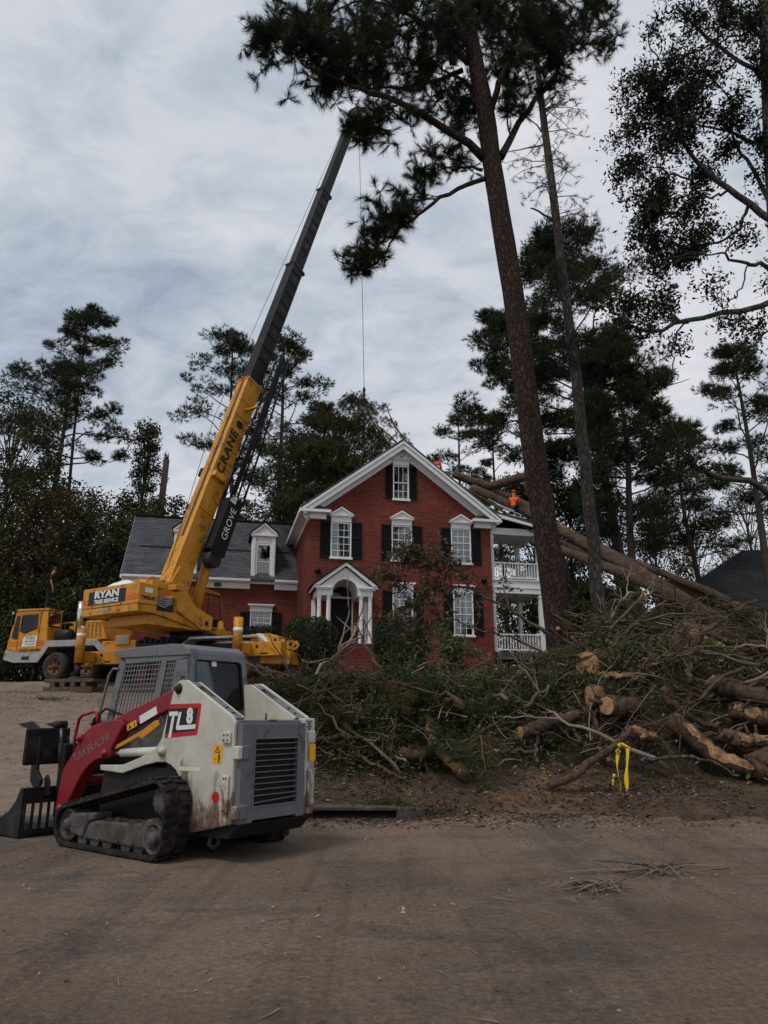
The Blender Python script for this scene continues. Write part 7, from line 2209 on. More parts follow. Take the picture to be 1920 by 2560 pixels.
def rand_pts(n, x0, x1, y0, y1, rng, minh=0.12):
    out = []
    while sum(len(o) for o in out) < n:
        x = rng.uniform(x0, x1, n); y = rng.uniform(y0, y1, n)
        k = pile_h(x, y) > minh
        out.append(np.stack([x[k], y[k]], 1))
    return np.concatenate(out)[:n]


def twigs(n, rng, x0, x1, y0, y1, lmin, lmax, r, lift=0.25, pitch=0.35, ground=False, seg=6):
    p = rand_pts(n, x0, x1, y0, y1, rng) if not ground else np.stack([rng.uniform(x0, x1, n), rng.uniform(y0, y1, n)], 1)
    z = (pile_z(p[:, 0], p[:, 1]) if not ground else ground_z(p[:, 0], p[:, 1]) + 0.012) + rng.normal(0, 0.12, n) * (0 if ground else 1) + (0 if ground else 0.02)
    az = rng.uniform(0, 2 * math.pi, n); pt = rng.normal(0, pitch, n) + (0 if ground else lift)
    L = lmin + (lmax - lmin) * rng.random(n) ** 2
    d = np.stack([np.cos(az) * np.cos(pt), np.sin(az) * np.cos(pt), np.sin(pt)], 1)
    s = unit(np.cross(d, np.array([0, 0, 1.0])))
    t = np.linspace(-0.5, 0.5, seg)[None, :, None]
    curve = (t ** 2) * (rng.normal(0, 0.35, (n, 1, 1)) * s[:, None, :] + rng.normal(-0.1, 0.3, (n, 1, 1)) * np.array([0, 0, 1.0]))
    P = np.stack([p[:, 0], p[:, 1], z], 1)[:, None, :] + (d[:, None, :] * t + curve) * L[:, None, None]
    P += rng.normal(0, 0.012, P.shape) * (0 if ground else 1)
    if ground: P[:, :, 2] = ground_z(P[:, :, 0], P[:, :, 1]) + 0.014
    R = (r * (0.5 + rng.random((n, 1)))) * np.linspace(1.0, 0.35, seg)[None, :] * (0.6 + 0.4 * L[:, None] / lmax)
    return tube_np(P, R, 4)


rg = np.random.default_rng(77)
V, F = twigs(2200, rg, -2.6, 13, 11.8, 18.6, 0.3, 1.7, 0.012)
tag(np_mesh('loose_twigs', V, F, M['twig'], smooth=True), 'tangle of thin brown twigs all over the brush heap', 'twigs', kind='stuff')
V, F = twigs(1500, rg, -2.4, 13, 11.8, 17.5, 0.3, 1.5, 0.011, 0.3, 0.5)
tag(np_mesh('grey_twigs', V, F, M['grey_twig'], smooth=True), 'pale grey dry twigs sticking out of the brush heap', 'twigs', kind='stuff')
# pine boughs: hanging tufts, thick on the left half of the heap
def heap_tufts(n, x0, x1, y0, y1, rng, droop, nl, mat, name, label, per=13, lift=0.12, tone0=0.5):
    p = rand_pts(n, x0, x1, y0, y1, rng)
    z = pile_z(p[:, 0], p[:, 1]) + rng.normal(lift, 0.14, n)
    az = rng.uniform(0, 2 * math.pi, n)
    D = unit(np.stack([np.cos(az), np.sin(az) - 0.5, rng.normal(-0.15, 0.4, n)], 1))
    V, F, T = needle_mesh(np.stack([p[:, 0], p[:, 1], z], 1), D, per, nl, 0.0065, 0.38, rng, 0.22, droop, tone0, 0.6)
    tag(np_mesh(name, V, F, M[mat], None, T), label, 'boughs', kind='stuff')


heap_tufts(1500, -2.8, 1.0, 11.9, 17.6, rg, 0.35, 0.23, 'needle', 'pine_boughs', 'green pine boughs heaped on the left part of the brush heap', 15)
heap_tufts(900, -2.6, 2.0, 11.7, 16.5, rg, 0.6, 0.24, 'needle_dying', 'drooping_pine_needles', 'yellowing pine needles drooping among the green boughs', 13)
heap_tufts(1500, 2.0, 13.5, 11.8, 18.5, rg, 0.3, 0.22, 'needle', 'pine_tops', 'dark pine tops scattered through the right part of the heap', 12)
# single pine boughs: a bent stem feathered with long needles
def bough(x, y, az, L, droop, mat, seed, label, group):
    rnd = random.Random(seed); rng = np.random.default_rng(seed)
    z = float(pile_z(x, y)) + 0.05
    root = empty('pine_bough', (x, y, z), 0, label, 'bough', group)
    d = Vector((math.cos(az), math.sin(az), 0))
    pts = wob(bez([(0, 0, 0), d * L * .35 + Vector((0, 0, .22 * L)), d * L * .75 + Vector((0, 0, (.22 - droop * .4) * L)), d * L + Vector((0, 0, (.15 - droop) * L))], 10), .02, rnd)
    mb = MB(); mb.tube(pts, taper(.018, .005, 11), 6)
    P = []; D = []
    for k in range(11):
        for side in (-1, 1):
            if k < 2: continue
            q = pts[k]; sd_ = Vector((-d.y, d.x, 0)) * side
            l = L * .38 * (1.1 - k / 14) * rnd.uniform(.6, 1.2)
            e = q + sd_ * l * .7 + d * l * .7 + Vector((0, 0, -droop * .35 * l + rnd.gauss(0, .03)))
            mb.tube([q, (q + e) / 2 + Vector((0, 0, .03)), e], [.007, .005, .003], 4, caps=False)
            dr = (e - q).normalized()
            for t in (.35, .55, .75, .9, 1.0): P.append(q.lerp(e, t)); D.append(dr)
    for t in range(4, 11): P.append(pts[t]); D.append((pts[t] - pts[t - 1]).normalized())
    mb.build('stem', M['twig'], root)
    V, F, T = needle_mesh(np.array([tuple(p) for p in P]), np.array([tuple(p) for p in D]), 16, .21, .006, .30, rng, .12, .18 + .3 * droop, .55, .5)
    np_mesh('needles', V, F, M[mat], root, T)


rb_ = random.Random(404); nb_ = 0
while nb_ < 64:
    x = rb_.uniform(-2.5, 1.6) if nb_ < 50 else rb_.uniform(1.6, 9)
    y = rb_.uniform(12.0, 16.2)
    if pile_h(x, y) < .12: continue
    bough(x, y, rb_.gauss(-1.57, .9), rb_.uniform(.6, 1.35), rb_.uniform(.15, .75), rb_.choice(['needle_dying', 'needle_dying', 'needle_far', 'needle_far']), 900 + nb_, 'long needled pine bough drooping from the brush heap', 'pine boughs on the brush heap')
    nb_ += 1
# leafy shoots
def heap_leaves(n, blobs, size, mat, name, label, rng, tone0=0.5):
    P = []
    for (x, y, rx, ry, w_, lift) in blobs:
        m = int(n * w_)
        q = np.stack([rng.normal(x, rx, m), rng.normal(y, ry, m)], 1)
        z = pile_z(q[:, 0], q[:, 1]) + np.abs(rng.normal(0, lift, m)) + 0.02
        P.append(np.stack([q[:, 0], q[:, 1], z], 1))
    V, F, T = leaf_mesh(np.concatenate(P), size, rng, 0.5, None, 0.5, 0.8, tone0)
    tag(np_mesh(name, V, F, M[mat], None, T), label, 'leaves', kind='stuff')


heap_leaves(15000, [(1.0, 14.2, .7, .8, .35, .16), (0.4, 13.2, .5, .5, .2, .12), (1.9, 13.2, .5, .4, .2, .14), (3.2, 14.5, .9, 1.0, .15, .15), (6.5, 13.5, 1.5, 1.0, .10, .12), (-0.8, 13.0, .9, .7, .12, .14), (4.6, 12.9, 1.2, .4, .12, .12)], 0.08, 'leaf_heap', 'fallen_green_leaves', 'dull green leafy shoots in the middle of the heap', rg)
heap_leaves(3000, [(-0.6, 13.4, .8, .8, .22, .14), (0.6, 12.9, .8, .5, .22, .12), (2.6, 13.2, 1.0, .7, .3, .12), (5.5, 13.6, 1.5, .9, .26, .12)], 0.07, 'leaf_fresh', 'olive_leafy_brush', 'lighter olive leaves scattered through the front of the heap', rg, 0.4)
heap_leaves(2600, [(1.25, 16.2, .55, .35, .55, .30), (1.0, 15.4, .5, .3, .3, .2), (1.7, 14.6, .4, .3, .15, .12)], 0.085, 'leaf_fresh', 'pale_green_shoots', 'bright pale green leafy shoots below the brick wall', rg, 0.6)
heap_leaves(5200, [(-1, 13, 1.0, .8, .2, .14), (2, 12.6, 1.2, .5, .25, .06), (5, 13.0, 1.6, .8, .3, .08), (9, 14, 2.0, 1.5, .25, .1)], 0.065, 'litter', 'dead_leaves_on_heap', 'dead brown leaves caught in the heap', rg, 0.35)


# ------------------------------------------------------------------ single logs and limbs
def ring_wood():
    m, t, b, N_, L_ = nodes('sawn_wood')
    tc = N_('ShaderNodeTexCoord')
    wv = N_('ShaderNodeTexWave'); wv.wave_type = 'RINGS'; wv.rings_direction = 'SPHERICAL'
    wv.inputs['Scale'].default_value = 9; wv.inputs['Distortion'].default_value = 2.5; wv.inputs['Detail'].default_value = 3
    L_(tc.outputs['Object'], wv.inputs['Vector'])
    n = noise_node(t, 9, 6, 0.6)
    r = ramp_node(t, [(0.2, (0.30, 0.155, 0.065)), (0.8, (0.47, 0.29, 0.14))]); L_(wv.outputs['Fac'], r.inputs[0])
    f = ramp_node(t, [(0.45, (0, 0, 0)), (0.7, (0.8, 0.8, 0.8))]); L_(n.outputs['Fac'], f.inputs[0])
    c = mixc(t, f.outputs[0], r.outputs[0], (0.20, 0.095, 0.04))
    L_(c, b.inputs['Base Color']); b.inputs['Roughness'].default_value = 0.85
    return m


M['sawn'] = ring_wood()


def log_obj(name, label, pts, r0, r1, cat='log', mat='log_bark', cut=None, torn=None, n=16, seed=0, strips=(), group=None, wobble=0.03, knots=3, steps=14):
    """bark-covered limb; cut: 0/1 ends with a sawn face; torn: ends with splinters; strips: bare pale streaks"""
    rnd = random.Random(seed or len(label))
    o0 = Vector(pts[0])
    root = empty(name, o0, 0, label, cat, group)
    path = wob(bez([Vector(p) - o0 for p in pts], steps), wobble, rnd)
    rr = [r * rnd.uniform(0.94, 1.06) for r in taper(r0, r1, steps + 1)]
    mb = MB(); mb.tube(path, rr, n)
    v = [Vector(p) for p in mb.v]
    mb.v = [tuple(p + Vector((rnd.gauss(0, 1), rnd.gauss(0, 1), rnd.gauss(0, 1))) * (r0 * 0.035)) for p in v]
    for k in range(knots):
        p = path[rnd.randint(2, steps - 1)]; d = Vector((rnd.gauss(0, 1), rnd.gauss(0, 1), abs(rnd.gauss(.2, 1)))).normalized()
        mb.tube([p, p + d * (r0 * rnd.uniform(1.3, 2.6))], [r0 * 0.30, r0 * 0.16], 6)
    mb.build('bark', M[mat], root)
    for e in (cut or ()):
        i, j = (0, 1) if e == 0 else (-1, -2)
        d = (path[i] - path[j]).normalized(); r = rr[i]
        c = MB().cyl(path[i] - d * 0.02, path[i] + d * 0.012, r * 0.93, r * 0.90, n=20)
        cm = c.build('sawn_end', M['sawn'], root)
    for e in (torn or ()):
        i, j = (0, 1) if e == 0 else (-1, -2)
        d = (path[i] - path[j]).normalized(); r = rr[i]; a = d.orthogonal().normalized(); b = d.cross(a)
        s = MB()
        for k in range(11):
            t = k * 2.4; q = path[i] + (a * math.cos(t) + b * math.sin(t)) * r * 0.7 * rnd.random() ** 0.5
            s.cyl(q - d * 0.05, q + d * r * rnd.uniform(0.5, 2.4) + (a * rnd.gauss(0, 1) + b * rnd.gauss(0, 1)) * r * 0.2, r * rnd.uniform(0.18, 0.40), 0.004, n=5, smooth=False)
        s.build('splintered_end', M['wood'], root)
    for (t0, t1, ang, wd) in strips:
        i0, i1 = int(t0 * steps), int(t1 * steps)
        s = MB(); vs_ = []
        for i in range(i0, i1 + 1):
            d = (path[min(i + 1, steps)] - path[max(i - 1, 0)]).normalized()
            side = d.cross(Vector((0, 0, 1))).normalized(); upv = side.cross(d)
            ww = wd * (0.35 + 0.65 * math.sin(math.pi * (i - i0 + 0.5) / (i1 - i0 + 1))) * rnd.uniform(0.7, 1.2)
            for q in range(4):
                a = ang + (q / 3 - 0.5) * ww
                vs_.append(path[i] + (side * math.cos(a) + upv * math.sin(a)) * (rr[i] * 1.03 + 0.006))
        m = i1 - i0
        s.add(vs_, [(4 * i + q, 4 * i + q + 1, 4 * i + q + 5, 4 * i + q + 4) for i in range(m) for q in range(3)], True)
        s.build('bare_wood', M['wood'], root)
    return root


def A(u, v, Y): return at(u, v, Y)


FA = -2.2    # angle on the camera-facing side of a log running left-right
log_obj('log', 'thick pine log with round pale sawn end at the foot of the big pine', LP([(1468, 1660), (1530, 1660), (1595, 1662)], 0.35, 0.9), 0.235, 0.25, cut=(0,), n=20)
log_obj('log', 'thick sawn log in the middle right of the heap with torn orange bark', LP([(1474, 1741), (1555, 1748), (1640, 1750)], 0.22, 0.8), 0.19, 0.21, cut=(0,), n=20, strips=((0.0, 0.35, 0.4, 1.4),))
log_obj('log', 'shorter log with sawn face lying in front of the middle right log', LP([(1517, 1764), (1570, 1768), (1625, 1768)], 0.40, 0.5), 0.16, 0.165, cut=(0,), n=20)
log_obj('log', 'grey barked log leaning at the left with a torn upper end', LP([(850, 1822), (910, 1782), (984, 1738)], 0.16), 0.145, 0.125, torn=(1,), seed=5, strips=((0.78, 1.0, 1.2, 2.0),))
log_obj('broken_limb', 'curved limb with stripped pale side running down to the mud', LP([(1055, 1762), (1075, 1800), (1082, 1840), (1103, 1881), (1138, 1915), (1176, 1945)], 0.16), 0.095, 0.085, 'limb', torn=(0,), strips=((0.25, 0.98, 0.45, 1.5), (0.5, 0.95, -0.3, 0.9)), seed=3)
log_obj('broken_limb', 'heavy limb with torn pale wood sliding down at the right', LP([(1683, 1801), (1725, 1838), (1774, 1878), (1837, 1913), (1890, 1928)], 0.16), 0.145, 0.12, 'limb', torn=(1,), strips=((0.4, 1.0, 0.45, 1.3), (0.15, 0.4, 0.7, 0.7)), seed=6)
log_obj('broken_limb', 'long thin pole slanting up to the yellow tape', [A(1372, 1966, 11.0), A(1445, 1930, 11.0), A(1501, 1892, 10.98), A(1550, 1850, 10.95), A(1580, 1818, 10.93)], 0.055, 0.045, 'limb', seed=7, knots=4)
log_obj('broken_limb', 'dark pole lying flat in the mud under the tape', LP([(1366, 1968), (1459, 1977), (1524, 1966)], 0.16), 0.06, 0.05, 'limb', seed=8)
log_obj('torn_slab', 'big torn slab of pale wood on top of the heap at the right', LP([(1728, 1592), (1795, 1624), (1860, 1655)], 0.16), 0.15, 0.11, 'wood', torn=(0,), strips=((0.0, 1.0, 0.45, 1.8), (0.0, 0.9, 1.2, 1.4)), seed=9)
log_obj('torn_chunk', 'chunk of reddish torn bark beside the yellow tape', LP([(1580, 1832), (1605, 1838), (1630, 1842)], 0.16), 0.10, 0.07, 'wood', torn=(1,), strips=((0.1, 1.0, 0.7, 1.6),), seed=10, knots=1)
log_obj('small_log', 'small sawn log end poking out below the left boughs', LP([(1062, 1889), (1030, 1885), (1000, 1880)], 0.16), 0.075, 0.08, cut=(0,), seed=11)
log_obj('broken_limb', 'short stick with a pale broken tip above the mud', LP([(1228, 1881), (1285, 1878), (1345, 1876)], 0.16), 0.035, 0.03, 'limb', torn=(0,), seed=12, strips=((0.0, 0.25, 0.7, 2.2),))
log_obj('broken_limb', 'short upright stick standing in the middle of the heap', LP([(1340, 1905), (1342, 1860), (1338, 1812)], 0.16), 0.03, 0.026, 'limb', mat='grey_bark', seed=13)
log_obj('broken_limb', 'hooked limb bending down left of the yellow tape', LP([(1470, 1770), (1492, 1815), (1503, 1850), (1500, 1880), (1518, 1897)], 0.16), 0.045, 0.03, 'limb', torn=(1,), seed=14, strips=((0.7, 1.0, 0.45, 1.6),))
log_obj('torn_slab', 'narrow stripped slab lying right of the round sawn end', LP([(1496, 1688), (1545, 1692), (1600, 1697)], 0.16), 0.06, 0.045, 'wood', torn=(0,), strips=((0.0, 1.0, 0.45, 1.8),), seed=15)
log_obj('broken_limb', 'long limb crossing the top of the heap at the right', LP([(1600, 1700), (1670, 1655), (1740, 1600), (1790, 1560)], 0.16), 0.06, 0.04, 'limb', seed=16)
log_obj('broken_limb', 'dark forked limb rising beside the front steps', LP([(985, 1735), (958, 1690), (935, 1650), (905, 1600), (893, 1560)], 0.16), 0.05, 0.02, 'limb', seed=17)
log_obj('broken_limb', 'limb lying across the upper heap left of the sawn end', LP([(1180, 1710), (1250, 1690), (1320, 1660), (1395, 1640)], 0.16), 0.04, 0.025, 'limb', mat='grey_bark', seed=18)
log_obj('broken_limb', 'pale grey limb low at the right edge of the heap', LP([(1600, 1905), (1680, 1890), (1760, 1900), (1850, 1940)], 0.16), 0.03, 0.02, 'limb', mat='grey_bark', seed=19)
log_obj('log', 'dark thick log at the far right bottom corner of the heap', LP([(1880, 1925), (1930, 1900), (1990, 1880)], 0.16), 0.18, 0.2, seed=20)
log_obj('torn_slab', 'reddish torn trunk piece near the right edge', LP([(1830, 1775), (1880, 1790), (1930, 1800)], 0.16), 0.13, 0.12, 'wood', strips=((0.0, 0.9, 0.45, 1.4),), seed=22)
EX = [('mossy log lying behind the round sawn log', [(1560, 1625), (1640, 1612), (1725, 1600)], .15, .13, 'log', (), ()),
      ('thick dark log across the top right of the heap', [(1705, 1572), (1800, 1600), (1915, 1628)], .17, .19, 'log', (), ()),
      ('sloping log half sunk in the right brush', [(1775, 1702), (1850, 1728), (1930, 1748)], .13, .15, 'log', (0,), ()),
      ('half buried log left of the yellow tape', [(1300, 1832), (1375, 1806), (1450, 1790)], .10, .09, 'log', (0,), ()),
      ('grey limb crossing the centre of the heap', [(1150, 1765), (1250, 1728), (1352, 1700)], .055, .04, 'limb', (), ()),
      ('pale stripped pole lying over the right brush', [(1615, 1668), (1755, 1645), (1885, 1612)], .045, .035, 'limb', (), ((0.1, .9, .6, 1.6),)),
      ('forked limb hanging over the front of the right heap', [(1655, 1722), (1690, 1768), (1740, 1800), (1790, 1812)], .06, .04, 'limb', (), ()),
      ('short thick broken log near the right edge', [(1800, 1835), (1850, 1850), (1905, 1852)], .11, .10, 'log', (), ((0.5, 1., .5, 1.5),)),
      ('crooked limb sticking out left of the hooked one', [(1395, 1730), (1425, 1775), (1432, 1820), (1450, 1850)], .04, .025, 'limb', (), ()),
      ('dark limb lying low among the left boughs', [(790, 1850), (860, 1840), (940, 1850), (1010, 1842)], .045, .03, 'limb', (), ()),
      ('thin arched limb above the left boughs', [(820, 1740), (880, 1700), (950, 1695), (1010, 1720)], .035, .02, 'limb', (), ()),
      ('grey limb leaning toward the drain', [(880, 1880), (940, 1915), (1010, 1945)], .03, .022, 'limb', (), ())]
for k, (lab, px, r0, r1, kind_, ct, stp) in enumerate(EX):
    log_obj('log' if kind_ == 'log' else 'broken_limb', lab, LP(px, 0.20), r0, r1, kind_, ('log_bark', 'tan_bark')[k % 2], cut=ct, torn=() if ct else (1,), n=14, seed=300 + k, strips=stp, knots=4)
# cluster of upright splintered stems
st_ = empty('splintered_stump', at(1238, 1690, hit(1238, 1690)), 0, 'cluster of upright splintered pale stems above the middle of the heap', 'stump')
o0 = Vector(st_.location); rnd = random.Random(2)
for k, (u, v, h) in enumerate(((1217, 1688, 46), (1226, 1690, 54), (1236, 1690, 38), (1246, 1688, 50), (1256, 1686, 48), (1262, 1690, 30))):
    a = A(u, v, o0.y) - o0; b = A(u + rnd.uniform(-5, 5), v - h, o0.y + 0.08) - o0
    s = MB(); s.tube([a, (a + b) / 2, b], [0.05, 0.045, 0.04], 9)
    q = s.build('stem', M['log_bark'], st_)
    s = MB()
    for i in range(5): s.cyl(b + Vector((rnd.gauss(0, .015), rnd.gauss(0, .015), -0.03)), b + Vector((rnd.gauss(0, .02), rnd.gauss(0, .02), rnd.uniform(.04, .13))), 0.02, 0.003, n=5, smooth=False)
    s.build('splinters', M['wood'], q)
# countable bare branches spread through the heap
rnd = random.Random(91)
nbr = 0
while nbr < 120:
    x = rnd.uniform(-2.2, 10.5); y = rnd.uniform(12.0, 17.2)
    if pile_h(x, y) < 0.12 or (x > 3.6 and y > 15.8): continue
    nbr += 1
    z = float(pile_z(x, y)) + rnd.uniform(-0.02, 0.25)
    a = rnd.uniform(0, 6.28); L = rnd.uniform(0.7, 2.4); pz = rnd.gauss(0.08, 0.30)
    d = Vector((math.cos(a), math.sin(a) * 0.7, pz)); p = Vector((x, y, z))
    o = empty('bare_branch', p, 0, 'bare broken branch lying loose in the brush heap', 'branch', 'bare branches in the brush heap')
    bow = Vector((rnd.gauss(0, .12), rnd.gauss(0, .12), rnd.gauss(.03, .12))) * L
    pts = wob(bez([-d * L / 2, bow * .7 - d * L * .15, bow + d * L * .15, d * L / 2], 10), 0.022 * L, rnd)
    mb = MB(); r = rnd.uniform(0.012, 0.042) * (0.6 + 0.3 * L); mb.tube(pts, taper(r, r * 0.35, 11), 7)
    def fork(q, dr, ln, rr, dep):
        e = q + dr * ln; m_ = (q + e) / 2 + Vector((rnd.gauss(0, .06), rnd.gauss(0, .06), rnd.gauss(.02, .05))) * ln
        path = wob(bez([q, m_, e], 5), .03 * ln, rnd)
        mb.tube(path, taper(rr, rr * .4, 6), 5)
        if dep:
            for i in range(rnd.randint(1, 3)):
                fork(path[rnd.randint(2, 5)], (dr + Vector((rnd.gauss(0, .5), rnd.gauss(0, .5), rnd.gauss(.1, .45)))).normalized(), ln * rnd.uniform(.4, .75), rr * .5, dep - 1)
    for q in range(rnd.randint(2, 5)):
        i = rnd.randint(3, 9)
        fork(pts[i], (d.normalized() + Vector((rnd.gauss(0, .6), rnd.gauss(0, .6), rnd.gauss(.15, .5)))).normalized(), L * rnd.uniform(.2, .45), r * .5, 2)
    mb.build('branch_wood', M[rnd.choice(['twig', 'grey_twig', 'log_bark', 'tan_bark'])], o)

# ------------------------------------------------------------------ trunks fallen across the house
log_obj('fallen_pine', 'longest fallen pine trunk running from the porch roof down to the right', [A(1180, 1222, 33.4), A(1262, 1258, 32.8), A(1335, 1290, 32.0), A(1407, 1328, 31.2), A(1470, 1362, 30.3), A(1574, 1418, 28.8), A(1680, 1486, 27.0), A(1815, 1570, 24.6)], 0.22, 0.30, 'trunk', 'tan_bark', n=22, strips=((0.34, 0.50, 1.4, 1.1),), seed=41, knots=2, steps=28, wobble=0.02)
log_obj('fallen_pine', 'second fallen trunk close below the longest one', [A(1330, 1352, 31.6), A(1417, 1380, 30.6), A(1522, 1420, 29.2), A(1627, 1462, 27.7), A(1732, 1520, 26.0), A(1830, 1565, 24.4)], 0.19, 0.25, 'trunk', 'tan_bark', n=20, seed=42, steps=24, wobble=0.02)
log_obj('fallen_pine', 'third fallen trunk reaching furthest to the right edge', [A(1600, 1446, 29.6), A(1680, 1466, 28.7), A(1760, 1492, 27.8), A(1837, 1521, 26.8), A(1930, 1556, 25.6)], 0.19, 0.25, 'trunk', 'tan_bark', n=20, seed=43, steps=20, wobble=0.02)
log_obj('fallen_pine', 'slim fallen trunk lying between the longest trunk and the second one', [A(1400, 1350, 31.4), A(1500, 1398, 29.9), A(1610, 1446, 28.3), A(1720, 1508, 26.6), A(1800, 1552, 25.2)], 0.12, 0.17, 'trunk', 'tan_bark', n=16, seed=47, steps=20, wobble=0.02)
log_obj('fallen_pine', 'uppermost slim fallen trunk fanning out to the right', [A(1470, 1352, 31.0), A(1580, 1402, 29.6), A(1700, 1450, 28.2), A(1830, 1505, 26.8)], 0.11, 0.16, 'trunk', 'tan_bark', n=16, seed=48, steps=20, wobble=0.02)
log_obj('broken_log', 'broken trunk lying level on the roof with a splintered end', [A(1136, 1184, 33.8), A(1181, 1203, 33.6), A(1225, 1214, 33.4), A(1270, 1203, 33.2), A(1318, 1190, 33.0)], 0.19, 0.22, 'trunk', 'tan_bark', torn=(1,), n=18, seed=44, knots=4)
log_obj('broken_log', 'trunk lying beside the orange shirted sawyer on the roof slope', [A(1225, 1222, 33.6), A(1280, 1246, 33.2), A(1335, 1276, 32.6)], 0.18, 0.20, 'trunk', 'tan_bark', n=18, seed=45)
log_obj('broken_limb', 'snapped limb standing behind the big trunk with yellow torn wood', [A(1345, 1300, 33.0), A(1330, 1255, 33.0), A(1312, 1206, 33.0)], 0.11, 0.10, 'limb', torn=(1,), seed=46)
for k, (pp, r_) in enumerate(((([(1150, 1215), (1230, 1262), (1330, 1330)]), 0.06), ([(1200, 1262), (1260, 1290), (1322, 1322)], 0.05))):
    log_obj('roof_branch', ['dark branch lying along the broken porch roof edge', 'thin branch below it on the porch roof edge'][k], [A(u, v, 31.6 - 0.2 * k) for u, v in pp], r_, r_ * .6, 'branch', 'twig', seed=50 + k)
rf_ = np.random.default_rng(5)
# broken boards on the porch roof
for k, (u, v, L, a) in enumerate(((1262, 1268, .9, .25), (1275, 1276, 1.2, .32), (1240, 1258, .8, .40), (1295, 1292, .7, .2))):
    c = A(u, v, 31.2)
    b = MB().box(-L / 2, L / 2, -0.06, 0.06, -0.012, 0.012)
    o = b.build('broken_board', M['white']); o.location = c; o.rotation_euler = (0.2, a, 0.3)
    tag(o, 'splintered white trim board on the porch roof, ' + ['second from the left', 'third from the left', 'leftmost of four', 'rightmost of four'][k], 'board', 'broken trim boards on the porch roof')


# ------------------------------------------------------------------ pine crown hanging over the left roof slope
def roof_crown():
    rnd = random.Random(61); rng = np.random.default_rng(61)
    o0 = A(880, 1180, 34.5)
    root = empty('fallen_treetop', o0, 0, 'brownish pine crown lying over the left slope of the main roof', 'tree')
    br = MB(); P = []; D = []
    spine = [[(1010, 1150), (960, 1100), (930, 1050), (905, 1005), (880, 992)], [(1000, 1165), (900, 1120), (800, 1110), (720, 1150)], [(990, 1175), (880, 1170), (780, 1190), (700, 1240)], [(940, 1205), (850, 1180), (760, 1160), (690, 1120)],
             [(930, 1215), (830, 1220), (740, 1250), (700, 1275)], [(990, 1150), (930, 1080), (850, 1050), (780, 1060)], [(1030, 1125), (1000, 1085), (975, 1040), (965, 1010)], [(905, 1220), (850, 1165), (840, 1100), (850, 1040)], [(880, 1190), (800, 1150), (740, 1110), (720, 1060)],
             [(1010, 1140), (980, 1095), (950, 1070), (915, 1020)]]
    for si, px in enumerate(spine):
        dy = rnd.uniform(-1.0, 1.2)
        pts = wob(bez([A(u, v, 34.0 + dy + 0.3 * i) - o0 for i, (u, v) in enumerate(px)], 12), 0.05, rnd)
        br.tube(pts, taper(0.06, 0.012, 13), 6)
        nsub = 46 if si not in (6, 9) else 7
        for q in range(nsub):
            p = pts[rnd.randint(2, 12)]; L = rnd.uniform(.4, 1.3)
            d = Vector((rnd.gauss(-.3, .8), rnd.gauss(0, .7), rnd.gauss(-.25, .5))).normalized()
            e = p + d * L + Vector((0, 0, -0.22 * L))
            tw = bez([p, p + d * L * .5 + Vector((0, 0, .08)), e], 4)
            br.tube(tw, taper(0.014, 0.005, 5), 4, caps=False)
            for i in range(15):
                s = tw[rnd.randint(1, 4)] + Vector((rnd.gauss(0, .14), rnd.gauss(0, .14), rnd.gauss(0, .12)))
                P.append(s); D.append(Vector((d.x + rnd.gauss(0, .5), d.y + rnd.gauss(0, .5), -0.5 + rnd.gauss(0, .4))).normalized())
    br.build('branches', M['twig'], root)
    P = np.array([tuple(p) for p in P]); D = np.array([tuple(p) for p in D])
    V, F, T = needle_mesh(P, D, 15, 0.30, 0.014, 0.42, rng, 0.15, 0.5, 0.42, 0.7)
    np_mesh('needles', V, F, M['needle_dying'], root, T)


roof_crown()


